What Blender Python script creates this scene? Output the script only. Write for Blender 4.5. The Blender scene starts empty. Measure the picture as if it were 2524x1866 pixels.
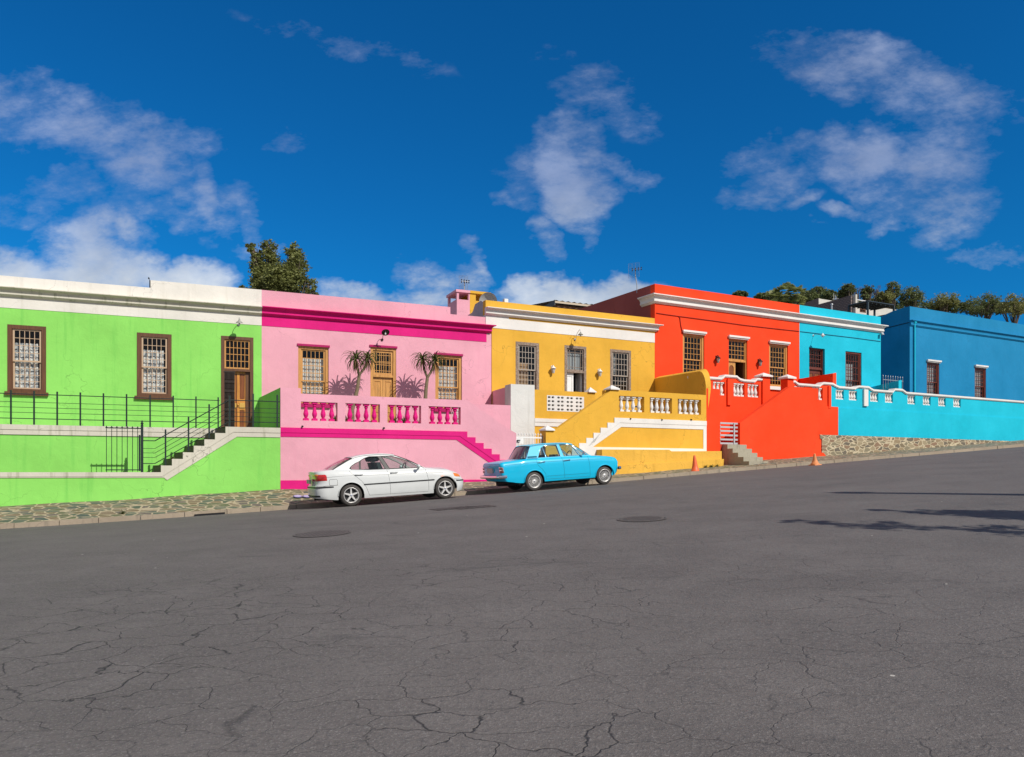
import bpy, math, random
from math import sin, cos, tan, radians as R, pi, sqrt, atan2
from mathutils import Vector, Matrix
from mathutils.geometry import tessellate_polygon
random.seed(7)
scene = bpy.context.scene
col = scene.collection

# ------------------------------------------------------------------ camera model (photo pixels -> metres on a known plane)
FOC, CX, HY, EYE = 1900.0, 1262.0, 1165.0, 1.6
class Frame:
    """a vertical wall plane in plan: u runs along the street, w goes in behind the wall, z is up"""
    def __init__(s, o, deg):
        a = R(deg); s.o = o; s.a = a
        s.U = (cos(a), sin(a)); s.N = (-sin(a), cos(a))
    def u(s, x, w=0.0):
        k = (x - CX) / FOC
        return (k * (s.o[1] + w * s.N[1]) - (s.o[0] + w * s.N[0])) / (s.U[0] - k * s.U[1])
    def xy(s, u, w=0.0):
        return (s.o[0] + u * s.U[0] + w * s.N[0], s.o[1] + u * s.U[1] + w * s.N[1])
    def z(s, x, y, w=0.0):
        u = s.u(x, w)
        return EYE + (HY - y) / FOC * s.xy(u, w)[1]
    def uz(s, x, y, w=0.0):
        return (s.u(x, w), s.z(x, y, w))
TG = Frame((-7.42, 24.7), 22.4)                       # green terrace front
TP = Frame((-7.42, 24.7), 23.6)                       # pink terrace front
TY = Frame(TP.xy(TP.u(1274)), 26.15)                  # yellow terrace front
TR = Frame(TY.xy(TY.u(1741)), 28.3)                   # red and blue terrace front
FP = Frame((-9.37, 28.85), 23.6)                      # pink facade
FG = Frame((-9.37, 28.85), 22.4)                      # green facade
FY = Frame(FP.xy(FP.u(1212)), 26.15)
FR = Frame(FY.xy(FY.u(1614)), 28.3)
ST = Frame((0, 0), 24.0)                              # street: u = s along, w = n across

def lerp(a, b, t): return a + (b - a) * t
def interp(pts, x):
    if x <= pts[0][0]:
        (a, b), (c, d) = pts[0], pts[1]
        return b + (x - a) * (d - b) / (c - a)
    for (a, b), (c, d) in zip(pts, pts[1:]):
        if x <= c: return b + (x - a) * (d - b) / (c - a)
    (a, b), (c, d) = pts[-2], pts[-1]
    return d + (x - c) * (d - b) / (c - a)
def cinterp(pts, x):
    x = max(pts[0][0], min(pts[-1][0], x)); return interp(pts, x)
def smooth(t):
    t = max(0.0, min(1.0, t)); return t * t * (3 - 2 * t)

# ------------------------------------------------------------------ materials
MATS = {}
def nodes_of(m):
    m.use_nodes = True; nt = m.node_tree; nt.nodes.clear(); return nt
def N(nt, typ, **kw):
    n = nt.nodes.new(typ)
    for k, v in kw.items():
        if k.startswith('i_'):
            key = k[2:]; key = int(key) if key.isdigit() else key.replace('_', ' ')
            n.inputs[key].default_value = v
        else: setattr(n, k, v)
    return n
def rgba(c): return (c[0], c[1], c[2], 1.0)
def s2l(r, g, b):
    f = lambda v: (v / 255 / 12.92) if v / 255 <= .04045 else ((v / 255 + .055) / 1.055) ** 2.4
    return (f(r), f(g), f(b))
def mix_rgb(nt, fac, a, b, mode='MIX'):
    n = nt.nodes.new('ShaderNodeMix'); n.data_type = 'RGBA'; n.blend_type = mode
    for sock, val in ((n.inputs[0], fac), (n.inputs[6], a), (n.inputs[7], b)):
        if hasattr(val, 'is_linked'): nt.links.new(val, sock)
        elif isinstance(val, (int, float)): sock.default_value = val
        else: sock.default_value = rgba(val)
    return n.outputs[2]
def math_n(nt, op, a, b=None, c=None, clamp=False):
    n = nt.nodes.new('ShaderNodeMath'); n.operation = op; n.use_clamp = clamp
    for i, v in enumerate((a, b, c)):
        if v is None: continue
        if hasattr(v, 'is_linked'): nt.links.new(v, n.inputs[i])
        else: n.inputs[i].default_value = v
    return n.outputs[0]
def ramp(nt, fac, stops):
    n = nt.nodes.new('ShaderNodeValToRGB')
    while len(n.color_ramp.elements) < len(stops): n.color_ramp.elements.new(0.5)
    for e, (p, c) in zip(n.color_ramp.elements, stops):
        e.position = p; e.color = rgba(c) if isinstance(c, tuple) else (c, c, c, 1)
    nt.links.new(fac, n.inputs[0]); return n.outputs[0]
def world_pos(nt): return N(nt, 'ShaderNodeNewGeometry').outputs['Position']
def scaled(nt, vec, s, rotz=0.0):
    n = N(nt, 'ShaderNodeMapping'); nt.links.new(vec, n.inputs[0])
    n.inputs['Scale'].default_value = s; n.inputs['Rotation'].default_value = (0, 0, rotz); return n.outputs[0]
def noise(nt, vec, scale, detail=4, rough=.55, dist=0.0):
    n = N(nt, 'ShaderNodeTexNoise'); nt.links.new(vec, n.inputs['Vector'])
    n.inputs['Scale'].default_value = scale; n.inputs['Detail'].default_value = detail
    n.inputs['Roughness'].default_value = rough; n.inputs['Distortion'].default_value = dist
    return n.outputs['Fac']
def principled(nt, base=None, rough=.6, bump=None, bstr=.3, bdist=.02, **kw):
    p = N(nt, 'ShaderNodeBsdfPrincipled'); o = N(nt, 'ShaderNodeOutputMaterial')
    nt.links.new(p.outputs[0], o.inputs[0])
    if base is not None:
        if hasattr(base, 'is_linked'): nt.links.new(base, p.inputs['Base Color'])
        else: p.inputs['Base Color'].default_value = rgba(base)
    if hasattr(rough, 'is_linked'): nt.links.new(rough, p.inputs['Roughness'])
    else: p.inputs['Roughness'].default_value = rough
    if bump is not None:
        b = N(nt, 'ShaderNodeBump'); b.inputs['Strength'].default_value = bstr; b.inputs['Distance'].default_value = bdist
        nt.links.new(bump, b.inputs['Height']); nt.links.new(b.outputs[0], p.inputs['Normal'])
    for k, v in kw.items(): p.inputs[k].default_value = v
    return p
def paint(name, c, dirt=.25, dirtcol=None, bump=.35):
    """painted lime plaster: soft patches of fading, weather streaks, trowel waves"""
    if name in MATS: return MATS[name]
    m = bpy.data.materials.new(name); nt = nodes_of(m); P = world_pos(nt)
    big = noise(nt, P, .55, 5, .6); mid = noise(nt, P, 3.2, 5, .65, .6); fine = noise(nt, P, 38, 3, .6)
    streak = noise(nt, scaled(nt, P, (5.0, 5.0, .35)), 1.0, 4, .6)
    dk = tuple(v * .87 for v in c); lt = tuple(min(.95, v * 1.04 + .008) for v in c)
    a = mix_rgb(nt, ramp(nt, big, [(.35, 0.0), (.68, 1.0)]), dk, lt)
    a = mix_rgb(nt, math_n(nt, 'MULTIPLY', ramp(nt, mid, [(.42, 0.0), (.62, 1.0)]), .35), a, c)
    dcol = dirtcol or tuple(v * .62 + .015 for v in c)
    f = math_n(nt, 'MULTIPLY', ramp(nt, streak, [(.56, 0.0), (.78, 1.0)]), dirt)
    a = mix_rgb(nt, f, a, dcol)
    spots = math_n(nt, 'MULTIPLY', ramp(nt, noise(nt, P, 9, 3, .7), [(.70, 0.0), (.76, 1.0)]), dirt * .9)
    a = mix_rgb(nt, spots, a, dcol)
    vk = N(nt, 'ShaderNodeTexVoronoi', feature='DISTANCE_TO_EDGE'); nv = N(nt, 'ShaderNodeTexNoise'); nt.links.new(P, nv.inputs['Vector']); nv.inputs['Scale'].default_value = 2.2; nv.inputs['Detail'].default_value = 5
    wk = N(nt, 'ShaderNodeVectorMath', operation='MULTIPLY_ADD'); nt.links.new(nv.outputs['Color'], wk.inputs[0]); wk.inputs[1].default_value = (.9, .9, .9); nt.links.new(P, wk.inputs[2])
    nt.links.new(wk.outputs[0], vk.inputs['Vector']); vk.inputs['Scale'].default_value = .55
    hair = math_n(nt, 'MULTIPLY', ramp(nt, vk.outputs['Distance'], [(.0, 1.0), (.006, 0.0)]), ramp(nt, big, [(.48, 0.0), (.6, min(1.0, dirt*1.6))]))
    a = mix_rgb(nt, hair, a, tuple(v*.35+.01 for v in c))
    h = math_n(nt, 'ADD', math_n(nt, 'MULTIPLY', mid, 1.0), math_n(nt, 'MULTIPLY', fine, .25))
    p = principled(nt, a, .78, h, bump, .03); p.inputs['Specular IOR Level'].default_value = .25
    MATS[name] = m; return m
def simple(name, c, rough=.5, metal=0.0, var=.12, vscale=6, bump=0.0, coat=0.0, **kw):
    if name in MATS: return MATS[name]
    m = bpy.data.materials.new(name); nt = nodes_of(m); P = world_pos(nt)
    n1 = noise(nt, P, vscale, 4, .6)
    a = mix_rgb(nt, n1, tuple(v * (1 - var) for v in c), tuple(min(1, v * (1 + var)) for v in c))
    p = principled(nt, a, rough, noise(nt, P, vscale * 6, 3) if bump else None, bump, .01)
    p.inputs['Metallic'].default_value = metal
    if coat: p.inputs['Coat Weight'].default_value = coat; p.inputs['Coat Roughness'].default_value = .04
    MATS[name] = m; return m
def wood(name, c, rough=.5, axis='z', worn=0.0):
    if name in MATS: return MATS[name]
    m = bpy.data.materials.new(name); nt = nodes_of(m); P = world_pos(nt)
    g = noise(nt, scaled(nt, P, (22, 22, 1.6) if axis == 'z' else (3, 3, 22)), 1.0, 5, .65, .4)
    a = mix_rgb(nt, ramp(nt, g, [(.3, 0.0), (.7, 1.0)]), tuple(v * .62 for v in c), tuple(min(1, v * 1.18) for v in c))
    if worn:
        w = math_n(nt, 'MULTIPLY', ramp(nt, noise(nt, P, 14, 4, .7), [(.5, 0.0), (.66, 1.0)]), worn)
        a = mix_rgb(nt, w, a, (.42, .36, .31))
    principled(nt, a, rough, g, .25, .01); MATS[name] = m; return m
def glass(name, tint=(.55, .6, .6), refl=1.0, rough=.02):
    if name in MATS: return MATS[name]
    m = bpy.data.materials.new(name); nt = nodes_of(m)
    t = N(nt, 'ShaderNodeBsdfTransparent'); t.inputs[0].default_value = rgba(tint)
    g = N(nt, 'ShaderNodeBsdfGlossy'); g.inputs['Roughness'].default_value = rough
    P = world_pos(nt); b = N(nt, 'ShaderNodeBump'); b.inputs['Strength'].default_value = .06; b.inputs['Distance'].default_value = .05
    nt.links.new(noise(nt, P, 2.5, 2), b.inputs['Height']); nt.links.new(b.outputs[0], g.inputs['Normal'])
    f = N(nt, 'ShaderNodeFresnel'); gb = N(nt, 'ShaderNodeNewGeometry')   # same reflectance from both sides of the thin sheet
    nt.links.new(math_n(nt, 'MULTIPLY_ADD', gb.outputs['Backfacing'], 1/1.5-1.5, 1.5), f.inputs[0])
    mx = N(nt, 'ShaderNodeMixShader'); nt.links.new(math_n(nt, 'MULTIPLY', f.outputs[0], refl, clamp=True), mx.inputs[0])
    nt.links.new(t.outputs[0], mx.inputs[1]); nt.links.new(g.outputs[0], mx.inputs[2])
    o = N(nt, 'ShaderNodeOutputMaterial'); nt.links.new(mx.outputs[0], o.inputs[0])
    MATS[name] = m; return m

GREEN = paint('green_plaster', (.26, .67, .125), .45, (.10, .45, .07))
GWHITE = paint('white_plaster', (.76, .73, .67), .35, (.45, .42, .35))
GMOSS = paint('weathered_white_plaster', (.62, .59, .50), .9, (.26, .27, .17))
PINK = paint('pink_plaster', (.77, .37, .46), .35, (.70, .27, .38))
MAGENTA = paint('magenta_plaster', (.70, .007, .20), .3, (.50, .01, .14))
YELLOW = paint('yellow_plaster', (.74, .41, .042), .4, (.62, .30, .03))
YPLINTH = paint('rough_yellow_plaster', (.76, .43, .06), .7, (.50, .28, .04), .8)
WHITE = paint('fresh_white_plaster', (.78, .76, .73), .12, (.6, .58, .55))
PIERW = paint('grey_white_plaster', (.70, .70, .67), .6, (.50, .49, .46), .5)
MAROON = paint('maroon_plaster', (.33, .075, .06), .9, (.30, .06, .055), .5)  # duller, browner red than the front wall
RED = paint('red_orange_plaster', (.90, .055, .006), .35, (.72, .05, .01))
BLUE = paint('cyan_plaster', (.004, .50, .67), .2, (.005, .38, .58))
DBLUE = paint('deep_blue_plaster', (.004, .22, .45), .25, (.003, .15, .33))
GREYP = paint('bare_grey_plaster', (.42, .39, .42), .6, (.28, .26, .28), .5)
CONC = paint('old_concrete', (.38, .35, .27), .9, (.17, .155, .12), .9)
BWOOD = wood('dark_brown_wood', (.13, .055, .022), .45)
OAK = wood('golden_oak_wood', (.60, .30, .085), .4)
DOORW = wood('red_brown_door_wood', (.24, .075, .022), .35)
AMBERW = wood('amber_wood', (.62, .27, .05), .35)
GREYW = wood('weathered_grey_wood', (.24, .17, .125), .7, worn=.8)
DREDW = wood('dark_red_wood', (.16, .035, .02), .45)
CREAMP = simple('cream_paint', (.72, .62, .48), .5)
WHITEP = simple('white_gloss_paint', (.80, .80, .79), .4)
IRON = simple('black_green_iron', (.018, .032, .03), .45, .3)
BLACK = simple('black_paint', (.012, .012, .013), .35)
BROWNI = simple('rusty_dark_iron', (.055, .04, .035), .6, .2)
GREYM = simple('galvanised_metal', (.45, .46, .47), .45, .6)
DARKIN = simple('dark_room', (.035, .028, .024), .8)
GLASS = glass('window_glass', (.86, .88, .88), 1.0)
LACE = None
def make_lace():
    m = bpy.data.materials.new('lace_curtain'); nt = nodes_of(m); P = world_pos(nt)
    a = noise(nt, scaled(nt, P, (4.5, 4.5, 4.5)), 1.3, 3, .6, 1.6)
    f = ramp(nt, a, [(.44, 0.0), (.52, 1.0)])
    c = mix_rgb(nt, f, (.30, .33, .36), (.82, .82, .80))
    principled(nt, c, .85); return m
LACE = make_lace()
def cloth(name, c):
    if name in MATS: return MATS[name]
    m = bpy.data.materials.new(name); nt = nodes_of(m); P = world_pos(nt)
    f = noise(nt, scaled(nt, P, (9, 9, .6)), 1.0, 3, .5)
    a = mix_rgb(nt, f, tuple(v * .72 for v in c), c)
    principled(nt, a, .9, f, .5, .03); MATS[name] = m; return m
CURTW = cloth('white_blind', (.80, .80, .78)); CURTB = cloth('tan_curtain', (.60, .38, .20)); CURTG = cloth('grey_net_curtain', (.42, .44, .45))

# ------------------------------------------------------------------ mesh builder
class MB:
    def __init__(s): s.v = []; s.f = []; s.m = []; s.sm = []
    def add(s, verts, faces, mi=0, sm=False):
        b = len(s.v); s.v += [tuple(p) for p in verts]
        for f in faces: s.f.append(tuple(b + i for i in f)); s.m.append(mi); s.sm.append(sm)
        return s
    def box(s, x0, x1, y0, y1, z0, z1, mi=0):
        return s.add([(x0,y0,z0),(x1,y0,z0),(x1,y1,z0),(x0,y1,z0),(x0,y0,z1),(x1,y0,z1),(x1,y1,z1),(x0,y1,z1)],
                     [(0,3,2,1),(4,5,6,7),(0,1,5,4),(1,2,6,5),(2,3,7,6),(3,0,4,7)], mi)
    def hexa(s, P, mi=0):
        return s.add(P, [(0,3,2,1),(4,5,6,7),(0,1,5,4),(1,2,6,5),(2,3,7,6),(3,0,4,7)], mi)
    def slab(s, outer, holes, w0, w1, mi=0, mapf=None, sm=False):
        """outline in (u,z), holes likewise, thick from w0 to w1"""
        mapf = mapf or (lambda a, b, w: (a, w, b))
        loops = [outer] + list(holes)
        tris = tessellate_polygon([[Vector((p[0], p[1], 0)) for p in l] for l in loops])
        flat = [p for l in loops for p in l]; n = len(flat)
        vs = [mapf(p[0], p[1], w0) for p in flat] + [mapf(p[0], p[1], w1) for p in flat]
        fs = []
        for t in tris:
            a, b, c = (flat[i] for i in t)
            ar = (b[0]-a[0])*(c[1]-a[1]) - (b[1]-a[1])*(c[0]-a[0])
            if abs(ar) < 1e-10: continue
            t = t if ar > 0 else (t[0], t[2], t[1])
            fs.append(tuple(t)); fs.append((t[2]+n, t[1]+n, t[0]+n))
        k = 0
        for li, l in enumerate(loops):
            A = sum(l[i][0]*l[(i+1) % len(l)][1] - l[(i+1) % len(l)][0]*l[i][1] for i in range(len(l)))
            flip = (A > 0) == (li == 0)
            for i in range(len(l)):
                a, b = k+i, k+(i+1) % len(l)
                fs.append((b, a, a+n, b+n) if flip else (a, b, b+n, a+n))
            k += len(l)
        return s.add(vs, fs, mi, sm)
    def tube(s, pts, r, seg=6, mi=0, cap=True, closed=False):
        pts = [Vector(p) for p in pts]; n = len(pts)
        rr = r if isinstance(r, (list, tuple)) else [r]*n
        vs = []; up = None
        for i, p in enumerate(pts):
            if closed: d = pts[(i+1) % n] - pts[i-1]
            else: d = pts[min(i+1, n-1)] - pts[max(i-1, 0)]
            if d.length < 1e-9: d = Vector((0, 0, 1))
            d.normalize()
            if up is None: up = d.cross(Vector((0, 0, 1)) if abs(d.z) < .9 else Vector((1, 0, 0))).normalized()
            a = (up - d * up.dot(d)).normalized(); b = d.cross(a); up = a
            vs += [p + (a*cos(2*pi*k/seg) + b*sin(2*pi*k/seg))*rr[i] for k in range(seg)]
        fs = []
        for i in range(n if closed else n-1):
            j = (i+1) % n
            for k in range(seg): fs.append((i*seg+k, i*seg+(k+1) % seg, j*seg+(k+1) % seg, j*seg+k))
        s.add(vs, fs, mi, seg > 4)
        if cap and not closed:
            s.add(vs[:seg], [tuple(reversed(range(seg)))], mi); s.add(vs[-seg:], [tuple(range(seg))], mi)
        return s
    def lathe(s, prof, c=(0, 0, 0), seg=16, axis='z', mi=0, sm=True, rot=0.0):
        vs = []
        for (r, h) in prof:
            for k in range(seg):
                a = 2*pi*k/seg + rot
                if axis == 'z': vs.append((c[0]+r*cos(a), c[1]+r*sin(a), c[2]+h))
                elif axis == 'y': vs.append((c[0]+r*cos(a), c[1]+h, c[2]+r*sin(a)))
                else: vs.append((c[0]+h, c[1]+r*cos(a), c[2]+r*sin(a)))
        fs = []
        for i in range(len(prof)-1):
            for k in range(seg):
                q = (i*seg+k, i*seg+(k+1) % seg, (i+1)*seg+(k+1) % seg, (i+1)*seg+k)
                fs.append(tuple(reversed(q)) if axis == 'y' else q)
        return s.add(vs, fs, mi, sm)
    def build(s, name, mats, parent=None, off=None):
        me = bpy.data.meshes.new(name); o = off or (0, 0, 0)
        me.from_pydata([(p[0]-o[0], p[1]-o[1], p[2]-o[2]) for p in s.v], [], s.f)
        mats = mats if isinstance(mats, (list, tuple)) else [mats]
        for m in mats: me.materials.append(m)
        me.polygons.foreach_set('material_index', s.m); me.polygons.foreach_set('use_smooth', s.sm)
        me.validate(); me.update()
        ob = bpy.data.objects.new(name, me); col.objects.link(ob)
        if parent: ob.parent = parent
        return ob
def tag(o, label=None, cat=None, group=None, kind=None):
    for k, v in (('label', label), ('category', cat), ('group', group), ('kind', kind)):
        if v: o[k] = v
    return o
class Thing:
    """an Empty at the thing's base in a street-wall frame; its parts are written in that frame's (u, w, z)"""
    def __init__(s, name, label, cat, fr, base, group=None):
        e = bpy.data.objects.new(name, None); col.objects.link(e); e.empty_display_size = .3
        x, y = fr.xy(base[0], base[1]); e.location = (x, y, base[2]); e.rotation_euler = (0, 0, fr.a)
        tag(e, label, cat, group); s.e = e; s.b = base; s.fr = fr
    def part(s, name, mb, mat, parent=None, label=None):
        o = mb.build(name, mat, parent or s.e, s.b)
        if label: o['label'] = label
        return o
    def inst(s, name, ob, loc, parent=None, scale=None):
        c = ob.copy(); c.name = name; col.objects.link(c); c.parent = parent or s.e
        c.location = (loc[0]-s.b[0], loc[1]-s.b[1], loc[2]-s.b[2])
        if scale: c.scale = scale
        return c
def copy_tree(o, parent=None):
    c = o.copy(); col.objects.link(c)
    if parent: c.parent = parent
    for ch in list(o.children): copy_tree(ch, c)
    return c
def rect(u0, u1, z0, z1): return [(u0, z0), (u1, z0), (u1, z1), (u0, z1)]
# ================================================================== ground, road, kerb, pavement
ZG = [(-30, -2.62+EYE), (-1, -1.297+EYE), (3.07, -1.079+EYE), (8.7, -.722+EYE), (17.5, -.09+EYE), (27.75, .614+EYE), (60, 2.85+EYE)]
KERB = 23.1
def zg(s):
    return sum(interp(ZG, s + d) for d in (-1.2, -.6, 0, .6, 1.2)) / 5
CAMB = [(-40, -1.3), (-6, -.52), (0, -.36), (8, -.03), (15, .13), (21.2, .06), (KERB, 0.0)]
def camber(n): return sum(interp(CAMB, n + d) for d in (-.8, 0, .8)) / 3 if n < 22 else interp(CAMB, n)
def road_z(s, n): return zg(s) + camber(n)
def road_hit(x, y):
    """where the sight line through photo pixel (x, y) meets the road: (s, n, z)"""
    k = (x - CX) / FOC; q = (y - HY) / FOC; lo, hi = 2.0, 60.0
    f = lambda Y: (EYE - q*Y) - road_z(k*Y*ST.U[0] + Y*ST.U[1], k*Y*ST.N[0] + Y*ST.N[1])
    Y = lo
    while Y < hi and f(Y) > 0: Y += .05
    return (k*Y*ST.U[0] + Y*ST.U[1], k*Y*ST.N[0] + Y*ST.N[1], EYE - q*Y)
def base_pt(fr, x, y, w=0.0):
    u, z = fr.uz(x, y, w); X, Y = fr.xy(u, w)
    return (X*ST.U[0] + Y*ST.U[1], z)
BASE = sorted([base_pt(TG, 314, 1230), base_pt(TG, 500, 1217), base_pt(TG, 690, 1205.5), base_pt(TP, 757, 1205), base_pt(TP, 1150, 1188.5),
        base_pt(TY, 1534, 1168.6, -.45), base_pt(TY, 1775, 1149, -.45), base_pt(TR, 1870, 1134.5), base_pt(TR, 2044, 1122.5), base_pt(TR, 2198, 1111)])
BASE = [(BASE[0][0]-16, BASE[0][1]-.75)] + BASE + [(BASE[-1][0]+30, BASE[-1][1]+1.95)]
def wall_n(s):
    """n of the terrace fronts"""
    best = None
    pts = [TG.xy(-30), TG.xy(0), TY.xy(0), TR.xy(0), TR.xy(14), TR.xy(60)]
    q = [(p[0]*ST.U[0]+p[1]*ST.U[1], p[0]*ST.N[0]+p[1]*ST.N[1]) for p in pts]
    return interp(q, s)

SEAM_N = road_hit(1900, 1187)[1]
def mat_asphalt():
    m = bpy.data.materials.new('worn_asphalt'); nt = nodes_of(m); P = world_pos(nt)
    flat = scaled(nt, P, (1, 1, .2))
    big = noise(nt, scaled(nt, P, (.35, .6, .1), R(24)), 1.0, 4, .6)
    mid = noise(nt, flat, 1.6, 5, .65)
    grain = noise(nt, flat, 55, 2, .8); grit = noise(nt, flat, 21, 3, .75)
    a = mix_rgb(nt, ramp(nt, big, [(.3, 0.0), (.7, 1.0)]), (.104, .093, .088), (.142, .127, .119))
    a = mix_rgb(nt, math_n(nt, 'MULTIPLY', ramp(nt, mid, [(.45, 0.0), (.75, 1.0)]), .45), a, (.175, .158, .149))
    a = mix_rgb(nt, math_n(nt, 'MULTIPLY', ramp(nt, grit, [(.5, 0.0), (.66, 1.0)]), .5), a, (.062, .060, .062))
    a = mix_rgb(nt, math_n(nt, 'MULTIPLY', ramp(nt, grain, [(.54, 0.0), (.70, 1.0)]), .7), a, (.235, .22, .21))
    tar = ramp(nt, noise(nt, scaled(nt, P, (.55, 1.6, .1), R(24)), 1.0, 6, .7, .8), [(.60, 0.0), (.66, .45)])
    a = mix_rgb(nt, tar, a, (.075, .070, .068))
    # crazed cracks, strongest nearest the far side from the houses and in patches
    w = N(nt, 'ShaderNodeVectorMath', operation='MULTIPLY_ADD')
    nv = N(nt, 'ShaderNodeTexNoise'); nt.links.new(flat, nv.inputs['Vector']); nv.inputs['Scale'].default_value = 2.3; nv.inputs['Detail'].default_value = 4
    nt.links.new(nv.outputs['Color'], w.inputs[0]); w.inputs[1].default_value = (.5, .5, 0); nt.links.new(flat, w.inputs[2])
    vo = N(nt, 'ShaderNodeTexVoronoi', feature='DISTANCE_TO_EDGE'); nt.links.new(scaled(nt, w.outputs[0], (1.9, 2.9, 1), R(20)), vo.inputs['Vector']); vo.inputs['Scale'].default_value = 1.0
    line = ramp(nt, vo.outputs['Distance'], [(.0, 1.0), (.014, 0.0)])
    sx = N(nt, 'ShaderNodeSeparateXYZ'); nt.links.new(P, sx.inputs[0])
    nn = math_n(nt, 'ADD', math_n(nt, 'MULTIPLY', sx.outputs[0], ST.N[0]), math_n(nt, 'MULTIPLY', sx.outputs[1], ST.N[1]))
    ss = math_n(nt, 'ADD', math_n(nt, 'MULTIPLY', sx.outputs[0], ST.U[0]), math_n(nt, 'MULTIPLY', sx.outputs[1], ST.U[1]))
    zone = math_n(nt, 'MULTIPLY', ramp(nt, math_n(nt, 'DIVIDE', nn, 24.0), [(.345, 1.0), (.455, 0.0)]), ramp(nt, math_n(nt, 'DIVIDE', math_n(nt, 'ADD', ss, 12.0), 26.0), [(.50, 1.0), (.78, .15)]))
    patch = ramp(nt, noise(nt, flat, .42, 3, .6), [(.42, 0.0), (.56, 1.0)])
    crack = math_n(nt, 'MULTIPLY', math_n(nt, 'MULTIPLY', line, zone), math_n(nt, 'MULTIPLY_ADD', patch, .70, .30, clamp=True), clamp=True)
    wob = math_n(nt, 'MULTIPLY', noise(nt, flat, .8, 4, .6), .5)
    for (n0, wd, st) in ((SEAM_N, .025, .6), (11.3, .02, .35)):
        d_ = math_n(nt, 'ABSOLUTE', math_n(nt, 'SUBTRACT', math_n(nt, 'ADD', nn, wob), n0+.25))
        a = mix_rgb(nt, math_n(nt, 'MULTIPLY', ramp(nt, d_, [(wd*.5, 1.0), (wd*1.6, 0.0)]), math_n(nt, 'MULTIPLY', patch, st)), a, (.05, .047, .046))
    a = mix_rgb(nt, crack, a, (.028, .027, .028))
    # a few pale specks of grit
    sp = N(nt, 'ShaderNodeTexVoronoi'); nt.links.new(flat, sp.inputs['Vector']); sp.inputs['Scale'].default_value = 1.9
    speck = ramp(nt, sp.outputs['Distance'], [(.0, 1.0), (.03, 1.0), (.034, 0.0)])
    a = mix_rgb(nt, math_n(nt, 'MULTIPLY', speck, ramp(nt, sp.outputs['Color'], [(.40, 0.0), (.42, 1.0)])), a, (.5, .47, .42))
    h = math_n(nt, 'SUBTRACT', math_n(nt, 'ADD', grain, grit), math_n(nt, 'MULTIPLY', crack, 1.5))
    p = principled(nt, a, .85, h, .55, .012); p.inputs['Specular IOR Level'].default_value = .3
    return m
def mat_stone(name, scale, mortar, tones, edge=.055, aniso=(1, 1, 1), rotz=0.0, width=.6):
    m = bpy.data.materials.new(name); nt = nodes_of(m); P = world_pos(nt)
    nv = N(nt, 'ShaderNodeTexNoise'); nt.links.new(P, nv.inputs['Vector']); nv.inputs['Scale'].default_value = 3.0
    w = N(nt, 'ShaderNodeVectorMath', operation='MULTIPLY_ADD'); nt.links.new(nv.outputs['Color'], w.inputs[0]); w.inputs[1].default_value = (.16, .16, .16); nt.links.new(P, w.inputs[2])
    V = scaled(nt, w.outputs[0], aniso, rotz)
    vo = N(nt, 'ShaderNodeTexVoronoi', feature='DISTANCE_TO_EDGE'); vc = N(nt, 'ShaderNodeTexVoronoi')
    for v in (vo, vc): nt.links.new(V, v.inputs['Vector']); v.inputs['Scale'].default_value = scale; v.inputs['Randomness'].default_value = .9
    f = ramp(nt, vo.outputs['Distance'], [(edge*width, 0.0), (edge, 1.0)])
    sep = N(nt, 'ShaderNodeSeparateColor'); nt.links.new(vc.outputs['Color'], sep.inputs[0])
    stops = [(i/len(tones), t) for i, t in enumerate(tones)]
    rc = N(nt, 'ShaderNodeValToRGB'); rc.color_ramp.interpolation = 'CONSTANT'
    while len(rc.color_ramp.elements) < len(stops): rc.color_ramp.elements.new(.5)
    for e, (p_, c) in zip(rc.color_ramp.elements, stops): e.position = p_; e.color = rgba(c)
    nt.links.new(sep.outputs[0], rc.inputs[0])
    g = noise(nt, P, 9, 4, .65)
    st = mix_rgb(nt, g, rc.outputs[0], (.75, .72, .66), 'MULTIPLY'); st = mix_rgb(nt, math_n(nt, 'MULTIPLY', g, .5), st, rc.outputs[0])
    mo = mix_rgb(nt, noise(nt, P, 5, 4), mortar, tuple(v*.72 for v in mortar))
    a = mix_rgb(nt, f, mo, st)
    h = math_n(nt, 'ADD', f, math_n(nt, 'MULTIPLY', g, .4))
    principled(nt, a, .85, h, .5, .03); return m
TONES = [(.085, .115, .075), (.13, .14, .075), (.17, .14, .075), (.10, .13, .09), (.20, .15, .085), (.14, .12, .10), (.12, .14, .07), (.21, .16, .10), (.075, .10, .08)]
STONEP = mat_stone('crazy_paving_stone', 2.9, (.47, .39, .26), TONES, .085, (1, 1.5, 1), R(-20))
STONEW = mat_stone('rubble_wall_stone', 3.2, (.60, .51, .35), [(.20, .16, .10), (.30, .23, .14), (.26, .17, .11), (.15, .13, .10), (.34, .28, .18), (.24, .21, .14)], .09, (.75, .75, 2.0), 0)
KERBM = paint('kerb_concrete', (.33, .27, .20), .9, (.16, .14, .11), .8)
GROUNDM = simple('dry_earth', (.16, .13, .09), .9, 0, .25, .6)

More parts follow.
